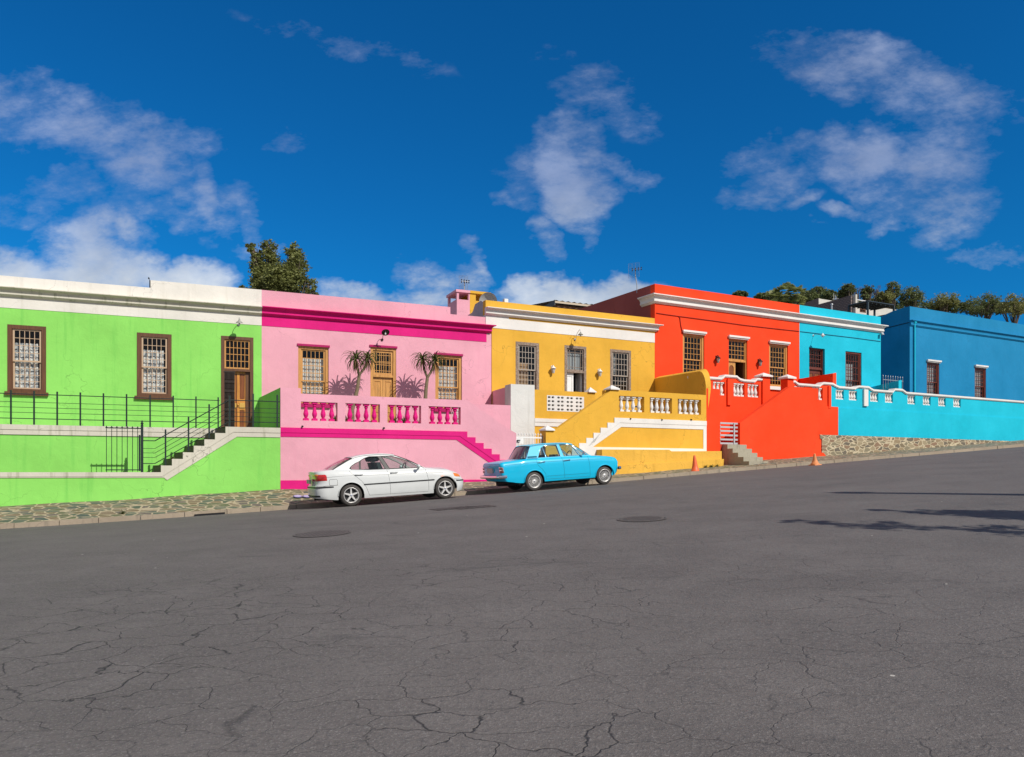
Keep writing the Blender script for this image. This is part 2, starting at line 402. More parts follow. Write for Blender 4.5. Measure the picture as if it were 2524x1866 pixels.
def sheet(name, mat, svals, nvals, zf, kind='structure', smooth_=True):
    mb = MB(); vs = []; ns = len(nvals)
    for s_ in svals:
        for n_ in nvals:
            x, y = ST.xy(s_, n_); vs.append((x, y, zf(s_, n_)))
    fs = [(i*ns+j, (i+1)*ns+j, (i+1)*ns+j+1, i*ns+j+1) for i in range(len(svals)-1) for j in range(ns-1)]
    mb.add(vs, fs, 0, smooth_); o = mb.build(name, mat); o['kind'] = kind; return o
def frange(a, b, d):
    n = max(1, int(round((b-a)/d))); return [a+(b-a)*i/n for i in range(n+1)]
def far_z(s, n):
    return max(-7, min(9, zg(max(-60, min(90, s))))) - .35 - (2.2 if n > 27 else 0) * smooth((n-27)/4)
sheet('ground', GROUNDM, [-2500, -600, -200] + frange(-90, 110, 10) + [300, 900, 2500], [-2500, -500, -120, -60, -30, 0, 20, 24, 27, 31, 60, 150, 400, 900, 2500], far_z)
sheet('road', mat_asphalt(), frange(-55, 85, .8), frange(-32, 22, 1.0)[:-1] + frange(22, KERB, .35), road_z)
# kerb: separate concrete stones cast in one run
kb = MB(); random.seed(3); s_ = -34.0
while s_ < 62:
    L = random.choice((.9, 1.0, 1.0, 1.1)); a, b = s_+.006, s_+L-.008
    h = .125 + random.uniform(-.008, .008); dn = random.uniform(-.01, .01)
    gap = 4.05 < 0
    P8 = []
    for zz in (-.12, h):
        for (ss, nn) in ((a, KERB-.02+dn+(.02 if zz > 0 else 0)), (b, KERB-.02+dn+(.02 if zz > 0 else 0)), (b, KERB+.17), (a, KERB+.17)):
            x, y = ST.xy(ss, nn); P8.append((x, y, zg(ss)+zz))
    kb.hexa(P8); s_ += L
ko = kb.build('kerb', KERBM); ko['kind'] = 'structure'
def pave_z(s, n):
    n1 = wall_n(s); t = max(0, min(1, (n-KERB-.15)/(n1-KERB-.15)))
    return lerp(zg(s)+.122, cinterp(BASE, s), t**.92)
pv = MB(); vs = []; SS = frange(-34, 62, .5); K = 8
for s in SS:
    n1 = wall_n(s) + .25
    for j in range(K+1):
        n = lerp(KERB+.165, n1, j/K); x, y = ST.xy(s, n); vs.append((x, y, pave_z(s, n) + .012*sin(s*2.1+n*3)*(0 < j < K)))
pv.add(vs, [(i*(K+1)+j, (i+1)*(K+1)+j, (i+1)*(K+1)+j+1, i*(K+1)+j+1) for i in range(len(SS)-1) for j in range(K)], 0, True)
po = pv.build('pavement', STONEP); po['kind'] = 'structure'
# storm drain slot in the kerb
def street_box(mb, s0, s1, n0, n1, za, zb, mi=0):
    P8 = []
    for zz in (za, zb):
        for (ss, nn) in ((s0, n0), (s1, n0), (s1, n1), (s0, n1)):
            x, y = ST.xy(ss, nn); P8.append((x, y, zz(ss, nn)))
    mb.hexa(P8, mi)
a0 = road_hit(484, 1276)[0]; a1 = road_hit(557, 1268)[0]
mb = MB(); street_box(mb, a0, a1, KERB-.06, KERB+.02, lambda s, n: zg(s)-.02, lambda s, n: zg(s)+.055)
tag(mb.build('storm_drain', BLACK), 'long dark storm drain slot in the kerb below the green wall', 'drain')
# manhole covers
RUST = simple('rusty_cast_iron', (.118, .100, .095), .85, .0, .35, 9, .6)
def disc_cover(name, x, y, rad, label, mat, square=False, rim=True):
    s, n, z = road_hit(x, y); mb = MB(); seg = 28
    def P(a, b, h):
        X, Y = ST.xy(s+a, n+b); return (X, Y, road_z(s+a, n+b)+h)
    if square:
        hx, hy = rad
        vs = [P(-hx, -hy, .006), P(hx, -hy, .006), P(hx, hy, .006), P(-hx, hy, .006)]
        mb.add(vs, [(0, 1, 2, 3)], 0)
        k = 7
        for i in range(k):
            for j in range(3):
                a = lerp(-hx*.86, hx*.86, i/(k-1)); b = lerp(-hy*.66, hy*.66, j/2); e = hx*.085; g = hy*.2
                mb.add([P(a-e, b-g, .011), P(a+e, b-g, .011), P(a+e, b+g, .011), P(a-e, b+g, .011)], [(0, 1, 2, 3)], 1)
    else:
        for (r0, r1, h, mi) in ((0, rad*.88, .010, 0), (rad*.88, rad*.92, .005, 1), (rad*.92, rad, .012, 0)):
            vs = [P(r*cos(2*pi*i/seg), r*sin(2*pi*i/seg), h) for r in (r0, r1) for i in range(seg)]
            mb.add(vs, [(i, seg+i, seg+(i+1) % seg, (i+1) % seg) for i in range(seg)], mi)
        for i in range(-6, 7):
            for j in range(-6, 7):
                a, b, e = i*rad*.13, j*rad*.13, rad*.035
                if a*a+b*b < (rad*.8)**2: mb.add([P(a-e, b-e, .016), P(a+e, b-e, .016), P(a+e, b+e, .016), P(a-e, b+e, .016)], [(0, 1, 2, 3)], 1)
    return tag(mb.build(name, [mat, simple('iron_tread_pattern', (.075, .062, .058), .8)]), label, 'manhole cover')
disc_cover('manhole_cover', 795, 1316.5, .48, 'round rusty iron manhole cover set in the asphalt below the white car', RUST)
disc_cover('manhole_cover', 1118, 1253, (.48, .36), 'square rusty manhole cover, left one of the pair below the white car nose', RUST, True)
disc_cover('manhole_cover', 1167, 1250.5, (.44, .36), 'square rusty manhole cover, right one of the pair, nearer the blue car', RUST, True)
disc_cover('manhole_cover', 1583, 1280, .42, 'worn brown round manhole cover half sunk in the asphalt out in the road', simple('brown_worn_iron', (.115, .102, .094), .85, 0, .3, 9, .5))
# two lilac painted valve covers on the pavement
LILAC = simple('lilac_enamel', (.42, .42, .66), .4)
for i, (x, lab) in enumerate(((734, 'fully visible oval lilac cover on the stone pavement, the one nearer the green wall'), (757, 'oval lilac cover on the pavement half hidden by the white car bumper'))):
    k = (x-CX)/FOC
    best = None
    for Y in frange(21, 27, .02):
        s, n = k*Y*ST.U[0]+Y*ST.U[1], k*Y*ST.N[0]+Y*ST.N[1]
        if n < KERB+.2 or n > wall_n(s): continue
        d = abs(EYE - (1225-HY)/FOC*Y - pave_z(s, n))
        if best is None or d < best[0]: best = (d, s, n)
    _, s, n = best; mb = MB(); seg = 20
    for r, h, mi in ((.11, .03, 0), (.14, .022, 1)):
        vs = []
        for q in range(seg):
            a, b = r*cos(2*pi*q/seg), r*1.5*sin(2*pi*q/seg); X, Y = ST.xy(s+a, n+b); vs.append((X, Y, pave_z(s+a, n+b)+h))
        X, Y = ST.xy(s, n); vs.append((X, Y, pave_z(s, n)+h)); mb.add(vs, [(q, (q+1) % seg, seg) for q in range(seg)], mi)
    tag(mb.build('valve_cover', [LILAC, simple('slate_blue_rim', (.10, .12, .26), .5)]), lab, 'valve cover', 'lilac covers on the pavement')
# ================================================================== house building blocks
def bars(mb, u0, u1, z0, z1, w0, w1, nu, nz, t=.022, fr=.045, mi=0, us=None, zs=None):
    """a sash: frame of width fr and glazing bars of width t"""
    mb.box(u0, u0+fr, w0, w1, z0, z1, mi); mb.box(u1-fr, u1, w0, w1, z0, z1, mi)
    mb.box(u0+fr, u1-fr, w0, w1, z0, z0+fr, mi); mb.box(u0+fr, u1-fr, w0, w1, z1-fr, z1, mi)
    a, b, c, d = u0+fr, u1-fr, z0+fr, z1-fr
    us = us or [i/nu for i in range(1, nu)]; zs = zs or [i/nz for i in range(1, nz)]
    for f in us: x = lerp(a, b, f); mb.box(x-t/2, x+t/2, w0+.004, w1-.004, c, d, mi)
    for f in zs:
        z = lerp(c, d, f); mb.box(a, b, w0+.006, w1-.006, z-t/2, z+t/2, mi)
def sheet_part(th, name, mat, u0, u1, z0, z1, w, parent, waves=0, amp=.0):
    mb = MB()
    if waves:
        n = waves*6; vs = []
        for i in range(n+1):
            f = i/n; ww = w + amp*sin(f*waves*2*pi)
            vs += [(lerp(u0, u1, f), ww, z0), (lerp(u0, u1, f), ww, z1)]
        mb.add(vs, [(2*i, 2*i+2, 2*i+3, 2*i+1) for i in range(n)], 0, True)
    else: mb.add([(u0, w, z0), (u1, w, z0), (u1, w, z1), (u0, w, z1)], [(0, 1, 2, 3)])
    return th.part(name, mb, mat, parent)
def window(th, u0, u1, z0, z1, wf, fmat, smat, split=.5, nu=5, nzu=4, nzl=4, fw=.085, rec=.03, curtain=None, cur_rng=(0, 1, 0, 1), lower_open=0, bar=.026, up=None, dark=None):
    """sliding sash window in an opening of the wall face wf: outer frame > sash, pane, curtain"""
    mb = MB(); a, b = wf+rec, wf+rec+.16
    mb.box(u0, u0+fw, a, b, z0, z1); mb.box(u1-fw, u1, a, b, z0, z1)
    mb.box(u0+fw, u1-fw, a, b, z1-fw, z1); mb.box(u0+fw, u1-fw, a, b, z0, z0+fw*.8)
    # moulded inner bead
    mb.box(u0+fw, u0+fw+.02, a+.03, b, z0+fw*.8, z1-fw); mb.box(u1-fw-.02, u1-fw, a+.03, b, z0+fw*.8, z1-fw)
    W = th.part('window', mb, fmat)
    iu0, iu1, iz0, iz1 = u0+fw+.02, u1-fw-.02, z0+fw*.8, z1-fw; zm = lerp(iz0, iz1, split)
    mb = MB(); bars(mb, iu0, iu1, zm-.03, iz1, a+.045, a+.08, nu, nzu, bar, .05)
    th.part('sash', mb, smat, W)
    mb = MB(); bars(mb, iu0, iu1, iz0+lower_open, zm+.02+lower_open, a+.095, a+.13, nu, nzl, bar, .05)
    th.part('sash', mb, smat, W)
    sheet_part(th, 'pane', GLASS, iu0+.04, iu1-.04, zm+.01, iz1-.04, a+.062, W)
    sheet_part(th, 'pane', GLASS, iu0+.04, iu1-.04, iz0+.04+lower_open, zm-.01+lower_open, a+.112, W)
    if curtain:
        c0, c1, d0, d1 = cur_rng
        sheet_part(th, 'curtain', curtain, lerp(iu0, iu1, c0), lerp(iu0, iu1, c1), lerp(iz0, iz1, d0), lerp(iz0, iz1, d1), a+.20, W, 7, .012)
    return W
def board(th, name, mat, u0, u1, w0, w1, z0, z1, parent=None):
    mb = MB(); mb.box(u0, u1, w0, w1, z0, z1); return th.part(name, mb, mat, parent)
def bevel_cap(mb, u0, u1, w0, w1, z0, z1, hgt, lip=.06, mi=0):
    """post cap: square slab with a low pyramid on it"""
    a, b, c, d = u0-lip, u1+lip, w0-lip, w1+lip
    mb.box(a, b, c, d, z0, z1, mi)
    m = ((a+b)/2, (c+d)/2, z1+hgt)
    mb.add([(a, c, z1), (b, c, z1), (b, d, z1), (a, d, z1), m], [(0, 1, 4), (1, 2, 4), (2, 3, 4), (3, 0, 4)], mi)
def sweep_profile(mb, prof, path, mi=0, sm=False, caps=True):
    """prof: [(out, z)], path: [(u, w, outdir_u, outdir_w)] - a moulding swept along a wall with mitred corners"""
    n = len(prof); vs = []
    for (u, w, ou, ow) in path:
        for (o, z) in prof: vs.append((u+ou*o, w+ow*o, z))
    fs = []
    for i in range(len(path)-1):
        for j in range(n-1): fs.append((i*n+j, (i+1)*n+j, (i+1)*n+j+1, i*n+j+1))
    mb.add(vs, fs, mi, sm)
    if caps:
        mb.add(vs[:n], [tuple(range(n))], mi); mb.add(vs[-n:], [tuple(reversed(range(n)))], mi)
def cornice_profile(zt, h, d):
    """fillet, deep cove, lower fillet and bed mould"""
    pr = [(0, zt), (d, zt-.012), (d, zt-h*.13), (d*.93, zt-h*.15)]
    for i in range(7):
        t = i/6*pi/2; pr.append((d*.90-(d*.50)*sin(t), zt-h*.18-h*.44*(1-cos(t))))
    pr += [(d*.46, zt-h*.64), (d*.46, zt-h*.80), (d*.40, zt-h*.82), (d*.14, zt-h), (0, zt-h)]
    return pr
def cornice(th, name, mat, u0, u1, zt, h, d, wf=0.0, left_return=None, right=0.0):
    mb = MB(); path = []
    if left_return: path += [(u0, wf+left_return, -1, 0), (u0, wf, -1, -1)]
    else: path.append((u0, wf, 0, -1))
    path.append((u1, wf, right, -1))
    pr = cornice_profile(zt, h, d)
    sweep_profile(mb, pr, path)
    if right: sweep_profile(mb, pr, [(u1, wf, 1, -1), (u1, wf+.35, 1, 0)])
    return th.part(name, mb, mat)
BAL_PROF = [(.62, 0), (.62, .13), (.34, .15), (.42, .19), (.62, .30), (.66, .38), (.50, .52), (.36, .68), (.34, .76), (.52, .79), (.52, .83), (.38, .85), (.62, .90), (.62, 1.0)]
def baluster_mesh(h, r, seg, sm, square=True):
    mb = MB(); q = r
    pr = [(q*a/.66, h*b) for a, b in BAL_PROF]
    if square:
        mb.box(-q, q, -q, q, 0, h*.12); mb.box(-q, q, -q, q, h*.90, h); pr = [p for p in pr if h*.12 < p[1] < h*.90]
        pr = [(q*.55, h*.115)] + pr + [(q*.8, h*.902)]
    mb.lathe(pr, seg=seg, sm=sm, rot=pi/seg); return mb
def put_balusters(th, fr, mat, holes, w, r, count, seg=8, sm=False, mesh_cache={}):
    for (u0, u1, z0, z1) in holes:
        h = z1-z0; key = (th.e.name, round(h, 2), r)
        for i in range(count):
            u = lerp(u0, u1, (i+.55)/count*.94 + .02)
            if key not in mesh_cache:
                mb = baluster_mesh(h, r, seg, sm); mb.v = [(a+u, b+w, c+z0) for a, b, c in mb.v]
                # keep the origin at the baluster's foot so copies can share it
                o = mb.build('baluster', mat, th.e, (u, w, z0)); o.location = (u-th.b[0], w-th.b[1], z0-th.b[2]); mesh_cache[key] = (o, h)
            else:
                o, hh = mesh_cache[key]; th.inst('baluster', o, (u, w, z0), scale=(1, 1, h/hh))
def house_shell(th, mat, u0, u1, zb, zt, wf, depth, holes, front_outline=None, t=.32, back=True):
    """front wall with openings plus side and back walls and a flat roof, one mesh"""
    mb = MB(); outl = front_outline or rect(u0, u1, zb, zt)
    mb.slab(outl, [rect(*h) for h in holes], wf, wf+t)
    return mb
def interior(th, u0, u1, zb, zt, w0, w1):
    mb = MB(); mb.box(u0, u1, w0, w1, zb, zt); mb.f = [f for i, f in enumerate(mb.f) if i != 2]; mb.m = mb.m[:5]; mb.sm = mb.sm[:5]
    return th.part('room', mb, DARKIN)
def swan_lamp(label, fr, x, y, wf, out, rise, shade_r, mats, group=None, tilt=0.0, y_wall=None):
    """gooseneck wall lamp: arm mesh plus shade, bulb. (x, y) is the shade on the photo"""
    u, z = fr.uz(x, y, wf-out)
    zb = z - .30 if y_wall is None else fr.z(x, y_wall, wf)
    th = Thing('wall_lamp', label, 'wall lamp', fr, (u, wf, zb), group)
    mb = MB(); mb.lathe([(.0, 0), (.05, 0), (.05, .02), (.0, .02)], (u, wf-.02, zb), 12, 'y')
    pts = [(u, wf-.02, zb), (u, wf-.07, zb+.02)]
    for i in range(9):
        t = i/8; a = pi*(1-t)
        pts.append((u, wf - lerp(.10, out, .5+.5*cos(a)), zb + .05 + (z+rise-zb-.05)*sin(min(pi/2, t*pi*.62)) if t < .8 else z+rise*(1-(t-.8)/.2)+.03))
    mb.tube(pts, .011, 6); th.part('arm', mb, mats[0])
    mb = MB(); mb.lathe([(.018, .10), (.03, .07), (.045, .03), (shade_r*.55, .01), (shade_r, -.035), (shade_r*.97, -.042), (shade_r*.5, -.005), (0, .0)], (u, wf-out, z), 18)
    if tilt:
        M = Matrix.Rotation(tilt, 3, 'X'); c = Vector((u, wf-out, z)); mb.v = [tuple(c + M @ (Vector(p)-c)) for p in mb.v]
    th.part('lamp_shade', mb, mats[1])
    mb = MB(); mb.lathe([(0, -.13), (.025, -.12), (.035, -.08), (.022, -.03), (.02, 0)], (u, wf-out, z), 12); th.part('bulb', mb, mats[2])
    return th
def coach_lamp(label, fr, x, y, wf, mats, group, s=1.0):
    u, z = fr.uz(x, y, wf-.14); th = Thing('lantern', label, 'wall lantern', fr, (u, wf, z), group)
    mb = MB(); mb.box(u-.035*s, u+.035*s, wf-.02, wf, z-.02*s, z+.16*s); mb.tube([(u, wf-.02, z+.10*s), (u, wf-.08, z+.17*s), (u, wf-.14, z+.15*s)], .012*s, 6)
    th.part('bracket', mb, mats[0])
    mb = MB(); mb.lathe([(0, .17*s), (.02*s, .15*s), (.03*s, .12*s), (.10*s, .06*s), (.115*s, .04*s), (.08*s, .04*s)], (u, wf-.14, z), 8, rot=pi/8); th.part('lamp_shade', mb, mats[0])
    mb = MB(); mb.lathe([(.075*s, .04*s), (.04*s, -.13*s), (0, -.15*s)], (u, wf-.14, z), 6); b = th.part('lantern_glass', mb, simple('frosted_lamp_glass', (.62, .62, .6), .2))
    mb = MB()
    for k in range(6):
        a = k*pi/3; mb.tube([(u+.078*s*cos(a), wf-.14+.078*s*sin(a), z+.04*s), (u+.042*s*cos(a), wf-.14+.042*s*sin(a), z-.135*s)], .006*s, 4)
    th.part('lantern_frame', mb, mats[0]); return th
FROST = simple('lamp_bulb_glass', (.66, .68, .66), .15)
LAMPG = simple('aged_grey_enamel', (.30, .30, .26), .5)

# ================================================================== GREEN HOUSE
DG = 4.6
gz0 = .9
th = Thing('green_house', 'single storey lime green house with white parapet and dark brown sash windows', 'house', FG, (-6.0, 0, gz0)); GH = th; fr = FG
zfz = fr.z(480, 791); zct = fr.z(480, 745); zpt = fr.z(508, 702.5); zpl = fr.z(340, 706.8)
ustep = fr.u(371); uL = -17.0
zfloor_g = TG.z(600, 1053)
wu0, wu1 = fr.u(337.5), fr.u(423); wz1 = fr.z(380, 822); wz0 = fr.z(380, 977)
du0, du1 = fr.u(545), fr.u(624.6); dz1 = fr.z(585, 830); dz0 = zfloor_g + .02
x0u = uL + .0
w2 = (wu0-3.9, wu1-3.9, wz0, wz1)     # the twin window beyond the photo's left edge
mb = MB(); mb.slab(rect(uL, 0, gz0, zfz), [rect(wu0, wu1, wz0, wz1), rect(du0, du1, dz0, dz1), rect(*w2)], 0, .32)
mb.box(uL, uL+.3, .322, 9, gz0, zfz); mb.box(-.15, -.002, .322, 9, gz0, zfz); mb.box(uL+.302, -.152, 8.7, 9, gz0, zfz)
th.part('wall', mb, GREEN)
mb = MB(); mb.box(uL, 0, -.012, .30, zfz+.001, zct-.02); th.part('frieze', mb, GWHITE)
mb = MB(); mb.slab([(uL, zct-.02), (0, zct-.02), (0, zpt), (ustep, zpt), (ustep, zpl), (uL, zpl)], [], -.004, .28); th.part('parapet', mb, GWHITE)
mb = MB(); mb.box(uL+.01, -.16, .33, 8.99, zpl-.75, zpl-.6); th.part('roof', mb, CONC)
cornice(th, 'cornice', GMOSS, uL, -.003, zct, .30, .27, -.012)
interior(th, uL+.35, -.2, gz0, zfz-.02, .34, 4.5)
window(th, wu0, wu1, wz0, wz1, 0, BWOOD, simple('tan_painted_bars', (.50, .36, .24), .5), .47, 5, 4, 4, .13, -.015, LACE, (0, .86, 0, .78), 0, .018)
mb = MB(); mb.box(wu0-.07, wu1+.07, -.09, .05, wz0-.12, wz0-.002); th.part('sill', mb, BWOOD)
copy0 = window(th, *w2, 0, BWOOD, MATS['tan_painted_bars'], .47, 5, 4, 4, .13, -.015, LACE, (0, .86, 0, .78), 0, .018)
mb = MB(); mb.box(w2[0]-.07, w2[1]+.07, -.09, .05, wz0-.12, wz0-.002); th.part('sill', mb, BWOOD)
# front door with fanlight, folded security gate, one leaf ajar
def door_case(th, u0, u1, z0, z1, ztr, mat, fw=.10, rec=-.01, nu=6, nz=4, sashmat=None, wf=0, us=None, zs=None, sfr=.055, depth=.2, rb=.02):
    mb = MB(); a, b = wf+rec, wf+rec+depth
    mb.box(u0, u0+fw, a, b, z0, z1); mb.box(u1-fw, u1, a, b, z0, z1); mb.box(u0+fw, u1-fw, a, b, z1-fw, z1); mb.box(u0+fw, u1-fw, a+.01, b, ztr-.05, ztr+.04)
    D = th.part('door_frame', mb, mat)
    mb = MB(); bars(mb, u0+fw, u1-fw, ztr+.04, z1-fw, a+.05, a+.09, nu, nz, rb, sfr, us=us, zs=zs); th.part('fanlight', mb, sashmat or mat, D)
    sheet_part(th, 'pane', GLASS, u0+fw+.04, u1-fw-.04, ztr+.08, z1-fw-.04, a+.07, D)
    return D, u0+fw, u1-fw, ztr-.05
def panel_door(mb, u0, u1, w, z0, z1, panels, t=.045, arch=None):
    """stiles, rails and sunk panels; panels as fractions (f0, f1, g0, g1)"""
    mb.slab(rect(u0, u1, z0, z1), [rect(lerp(u0, u1, a), lerp(u0, u1, b), lerp(z0, z1, c), lerp(z0, z1, d)) for a, b, c, d in panels], w, w+t)
    for a, b, c, d in panels:
        A, B, C_, E = lerp(u0, u1, a), lerp(u0, u1, b), lerp(z0, z1, c), lerp(z0, z1, d)
        mb.box(A, B, w+.022, w+.03, C_, E, 1); i = .035
        mb.box(A+i, B-i, w+.012, w+.0215, C_+i, E-i, 1)
D, a, b, c = door_case(th, du0, du1, dz0, dz1, fr.z(585, 912), BWOOD, .115, -.02, 6, 4, OAK)
mb = MB(); um = lerp(a, b, .40); u2 = lerp(a, b, .82)
panel_door(mb, um, u2, .12, dz0, c, [(.46, .93, .56, .97), (.46, .93, .04, .38), (.06, .22, .04, .97)]); dd = th.part('door', mb, [AMBERW, DOORW])
mb = MB(); mb.box(lerp(um, u2, .45), lerp(um, u2, .95), .10, .119, lerp(dz0, c, .41), lerp(dz0, c, .50)); mb.box(lerp(um, u2, .02), lerp(um, u2, .16), .10, .119, lerp(dz0, c, .41), lerp(dz0, c, .49)); th.part('letter_plate', mb, simple('brass', (.70, .42, .10), .35, .3), dd)
mb = MB(); mb.lathe([(0, -.05), (.03, -.04), (.03, -.01), (0, 0)], (lerp(um, u2, .34), .12, lerp(dz0, c, .46)), 10, 'y'); th.part('handle', mb, MATS['brass'], dd)
mb = MB(); mb.box(u2+.004, b, .10, .14, dz0, c); th.part('door', mb, BWOOD, None, 'plain dark brown fixed side leaf')
mb = MB()
for i in range(9):
    u = lerp(a+.01, um-.01, i/8); mb.box(u-.008, u+.008, -.045, -.025, dz0+.02, c-.02)
    if i < 8:
        for k in range(6):
            z = lerp(dz0+.12, c-.3, k/5.5); v = lerp(a+.01, um-.01, (i+1)/8); mb.tube([(u, -.05, z), (v, -.05, z+.16)], .005, 4); mb.tube([(u, -.05, z+.16), (v, -.05, z)], .005, 4)
for z in (dz0+.03, c-.03): mb.box(a-.02, um+.02, -.05, -.02, z-.012, z+.012)
gg = th.part('security_grille', mb, BROWNI)
swan_lamp('grey gooseneck lamp on the green wall above the brown door', FG, 590, 793, 0, .50, .16, .13, (GREYM, LAMPG, FROST), 'gooseneck lamps over front doors', 0.25, 801)

# ================================================================== PINK HOUSE
pz0 = 1.2; fr = FP
th = Thing('pink_house', 'single storey pink house with magenta cornice and oak framed sash windows', 'house', FP, (4.5, 0, pz0)); PH = th
uR = fr.u(1211); uRt = fr.u(1196.5); zfl = TP.z(900, 1057)
zpar = fr.z(870, 735); zfz = fr.z(922, 823); zct = fr.z(932, 780); un = fr.u(1110); zlow = fr.z(1150, 777.8)
W1 = (fr.u(735), fr.u(810), fr.z(772, 995), fr.z(772, 854.5)); W3 = (fr.u(1073), fr.u(1138.5), W1[2], fr.z(1106, 876))
Dr = (fr.u(913), fr.u(976.5), zfl+.02, fr.z(945, 857)); W3 = (W3[0], W3[1], W3[2], W3[3])
mb = MB(); mb.slab(rect(.001, uR, pz0, zfz), [rect(*W1), rect(*Dr), rect(*W3)], 0, .32)
mb.box(.001, .30, .322, 9, pz0, zfz); mb.box(uR-.3, uR, .322, 9, pz0, zfz); mb.box(.302, uR-.302, 8.7, 9, pz0, zfz)
mb.box(uRt+.001, uR, .002, .32, zfz+.001, zct-.34)
th.part('wall', mb, PINK)
mb = MB(); mb.box(.001, fr.u(1199), -.014, .30, zfz+.001, zct-.02); th.part('frieze', mb, MAGENTA)
mb = MB(); mb.slab([(.001, zct-.02), (uRt, zct-.02), (uRt, zlow), (un, zlow), (un, zpar), (.001, zpar)], [], -.003, .28); th.part('parapet', mb, PINK)
mb = MB(); mb.box(.01, uR-.31, .33, 8.99, zlow-.7, zlow-.55); th.part('roof', mb, CONC)
mb = MB(); pr = cornice_profile(zct, .32, .27); sweep_profile(mb, pr, [(.002, -.014, 0, -1), (uRt-.02, -.014, 0, -1)]); sweep_profile(mb, pr, [(uRt-.0195, -.014, 0, -1), (uR-.12, -.014, .9, -1)]); th.part('cornice', mb, MAGENTA)
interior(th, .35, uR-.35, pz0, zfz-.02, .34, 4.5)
HOOD = paint('dark_magenta_plaster', (.42, .012, .12), .3, (.3, .01, .1))
for (Wn, shade) in ((W1, 0), (W3, 1)):
    window(th, *Wn, 0, OAK, OAK, .40, 5, 4, 4, .11, .045, CURTW, (0, 1, 0, .84), 0, .022)
    board(th, 'hood', HOOD, Wn[0]-.04, Wn[1]+.04, -.05, .10, Wn[3]+.001, Wn[3]+.08)
    board(th, 'sill', HOOD, Wn[0]-.06, Wn[1]+.06, -.09, .06, Wn[2]-.15, Wn[2]-.001)
D, a, b, c = door_case(th, *Dr[:2], Dr[2], Dr[3], fr.z(945, 926.5), OAK, .11, .03, 7, 6, OAK, sfr=.09, us=[.10, .30, .42, .56, .70, .90], zs=[.10, .40, .50, .56, .88])
board(th, 'hood', HOOD, Dr[0]-.04, Dr[1]+.04, -.05, .10, Dr[3]+.001, Dr[3]+.08)
mb = MB(); m_ = (a+b)/2
for (q, r_) in ((a, m_-.003), (m_+.003, b)): panel_door(mb, q, r_, .13, Dr[2], c, [(.22, .80, .50, .93), (.22, .80, .07, .40)])
dd = th.part('door', mb, [OAK, OAK]); mb = MB(); mb.lathe([(0, -.06), (.028, -.05), (.028, -.02), (0, 0)], (m_+.07, .13, Dr[2]+1.0), 10, 'y'); th.part('handle', mb, MATS['brass'], dd)
swan_lamp('black enamel lamp with wide shade on the magenta band above the pink house door', FP, 950, 818, -.014, .52, .10, .16, (BLACK, BLACK, FROST), 'gooseneck lamps over front doors', -.75, 838)

# double chimney at the party wall: pink half and yellow half
def chimney_half(th, name, mat, inmat, u0, u1, w0, w1, z0, z1, cap, vents, left_vent=True, parent=None):
    mb = MB(); t = .10; zv0, zv1 = vents
    mb.box(u0, u1, w0, w1, z0, zv0)
    lw = min(.2, (u1-u0)*.16)
    for (a_, b_) in ((u0, u0+lw), (u1-lw*.6, u1)):
        mb.box(a_, b_, w0, w0+.14, zv0, zv1); mb.box(a_, b_, w1-.14, w1, zv0, zv1)
    mb.box(u0-.05 if left_vent else u0+.001, u1 if left_vent else u1+.05, w0-.05, w1+.05, zv1, z1)
    return th.part(name, mb, mat, parent)
wc = 1.9
cu0, cu1, cu2 = fr.u(1126, wc), fr.u(1158, wc), fr.u(1206, wc)
czt = fr.z(1126, 713.5, wc); czv1 = fr.z(1126, 718, wc); czv0 = fr.z(1140, 727.5, wc)
czv1 = czt - .11
chimney_half(PH, 'chimney', PINK, PINK, cu0, cu1, wc, wc+1.25, zlow-.7, czt, 0, (czt-.42, czv1))

# ================================================================== YELLOW HOUSE
fr = FY; yz0 = 1.6
th = Thing('yellow_house', 'single storey mustard yellow house with white cornice and weathered sash windows', 'house', FY, (4.2, 0, yz0)); YH = th
uT = fr.u(1197); uE = fr.u(1613.6); zfl_y = TY.z(1627, 1034)
zfz = fr.z(1414, 826.5); zct = fr.z(1411, 780.4); zpar = fr.z(1405, 762)
A1 = (fr.u(1271), fr.u(1328.5), fr.z(1300, 968), fr.z(1300, 844)); A3 = (fr.u(1504), fr.u(1555), fr.z(1530, 981), fr.z(1530, 862.5)); A2 = (fr.u(1391.5), fr.u(1445), zfl_y+.02, fr.z(1418, 852.8))
A3 = (A3[0], A3[1], A1[2], A3[3])
mb = MB(); mb.slab(rect(.002, uE, yz0, zfz), [rect(*A1), rect(*A2), rect(*A3)], 0, .32)
mb.box(.002, .3, .322, 9, yz0, zfz); mb.box(uE-.3, uE, .322, 9, yz0, zfz); mb.box(.302, uE-.302, 8.7, 9, yz0, zfz); th.part('wall', mb, YELLOW)
mb = MB(); mb.box(uT, uE, -.014, .30, zfz+.001, zct-.30); th.part('frieze', mb, WHITE)
mb = MB(); mb.box(fr.u(1254), uE, -.020, .02, zct-.385, zct-.295); th.part('bed_band', mb, YELLOW)
mb = MB(); mb.box(uT, uE, -.004, .28, zct-.299, zpar); th.part('parapet', mb, YELLOW)
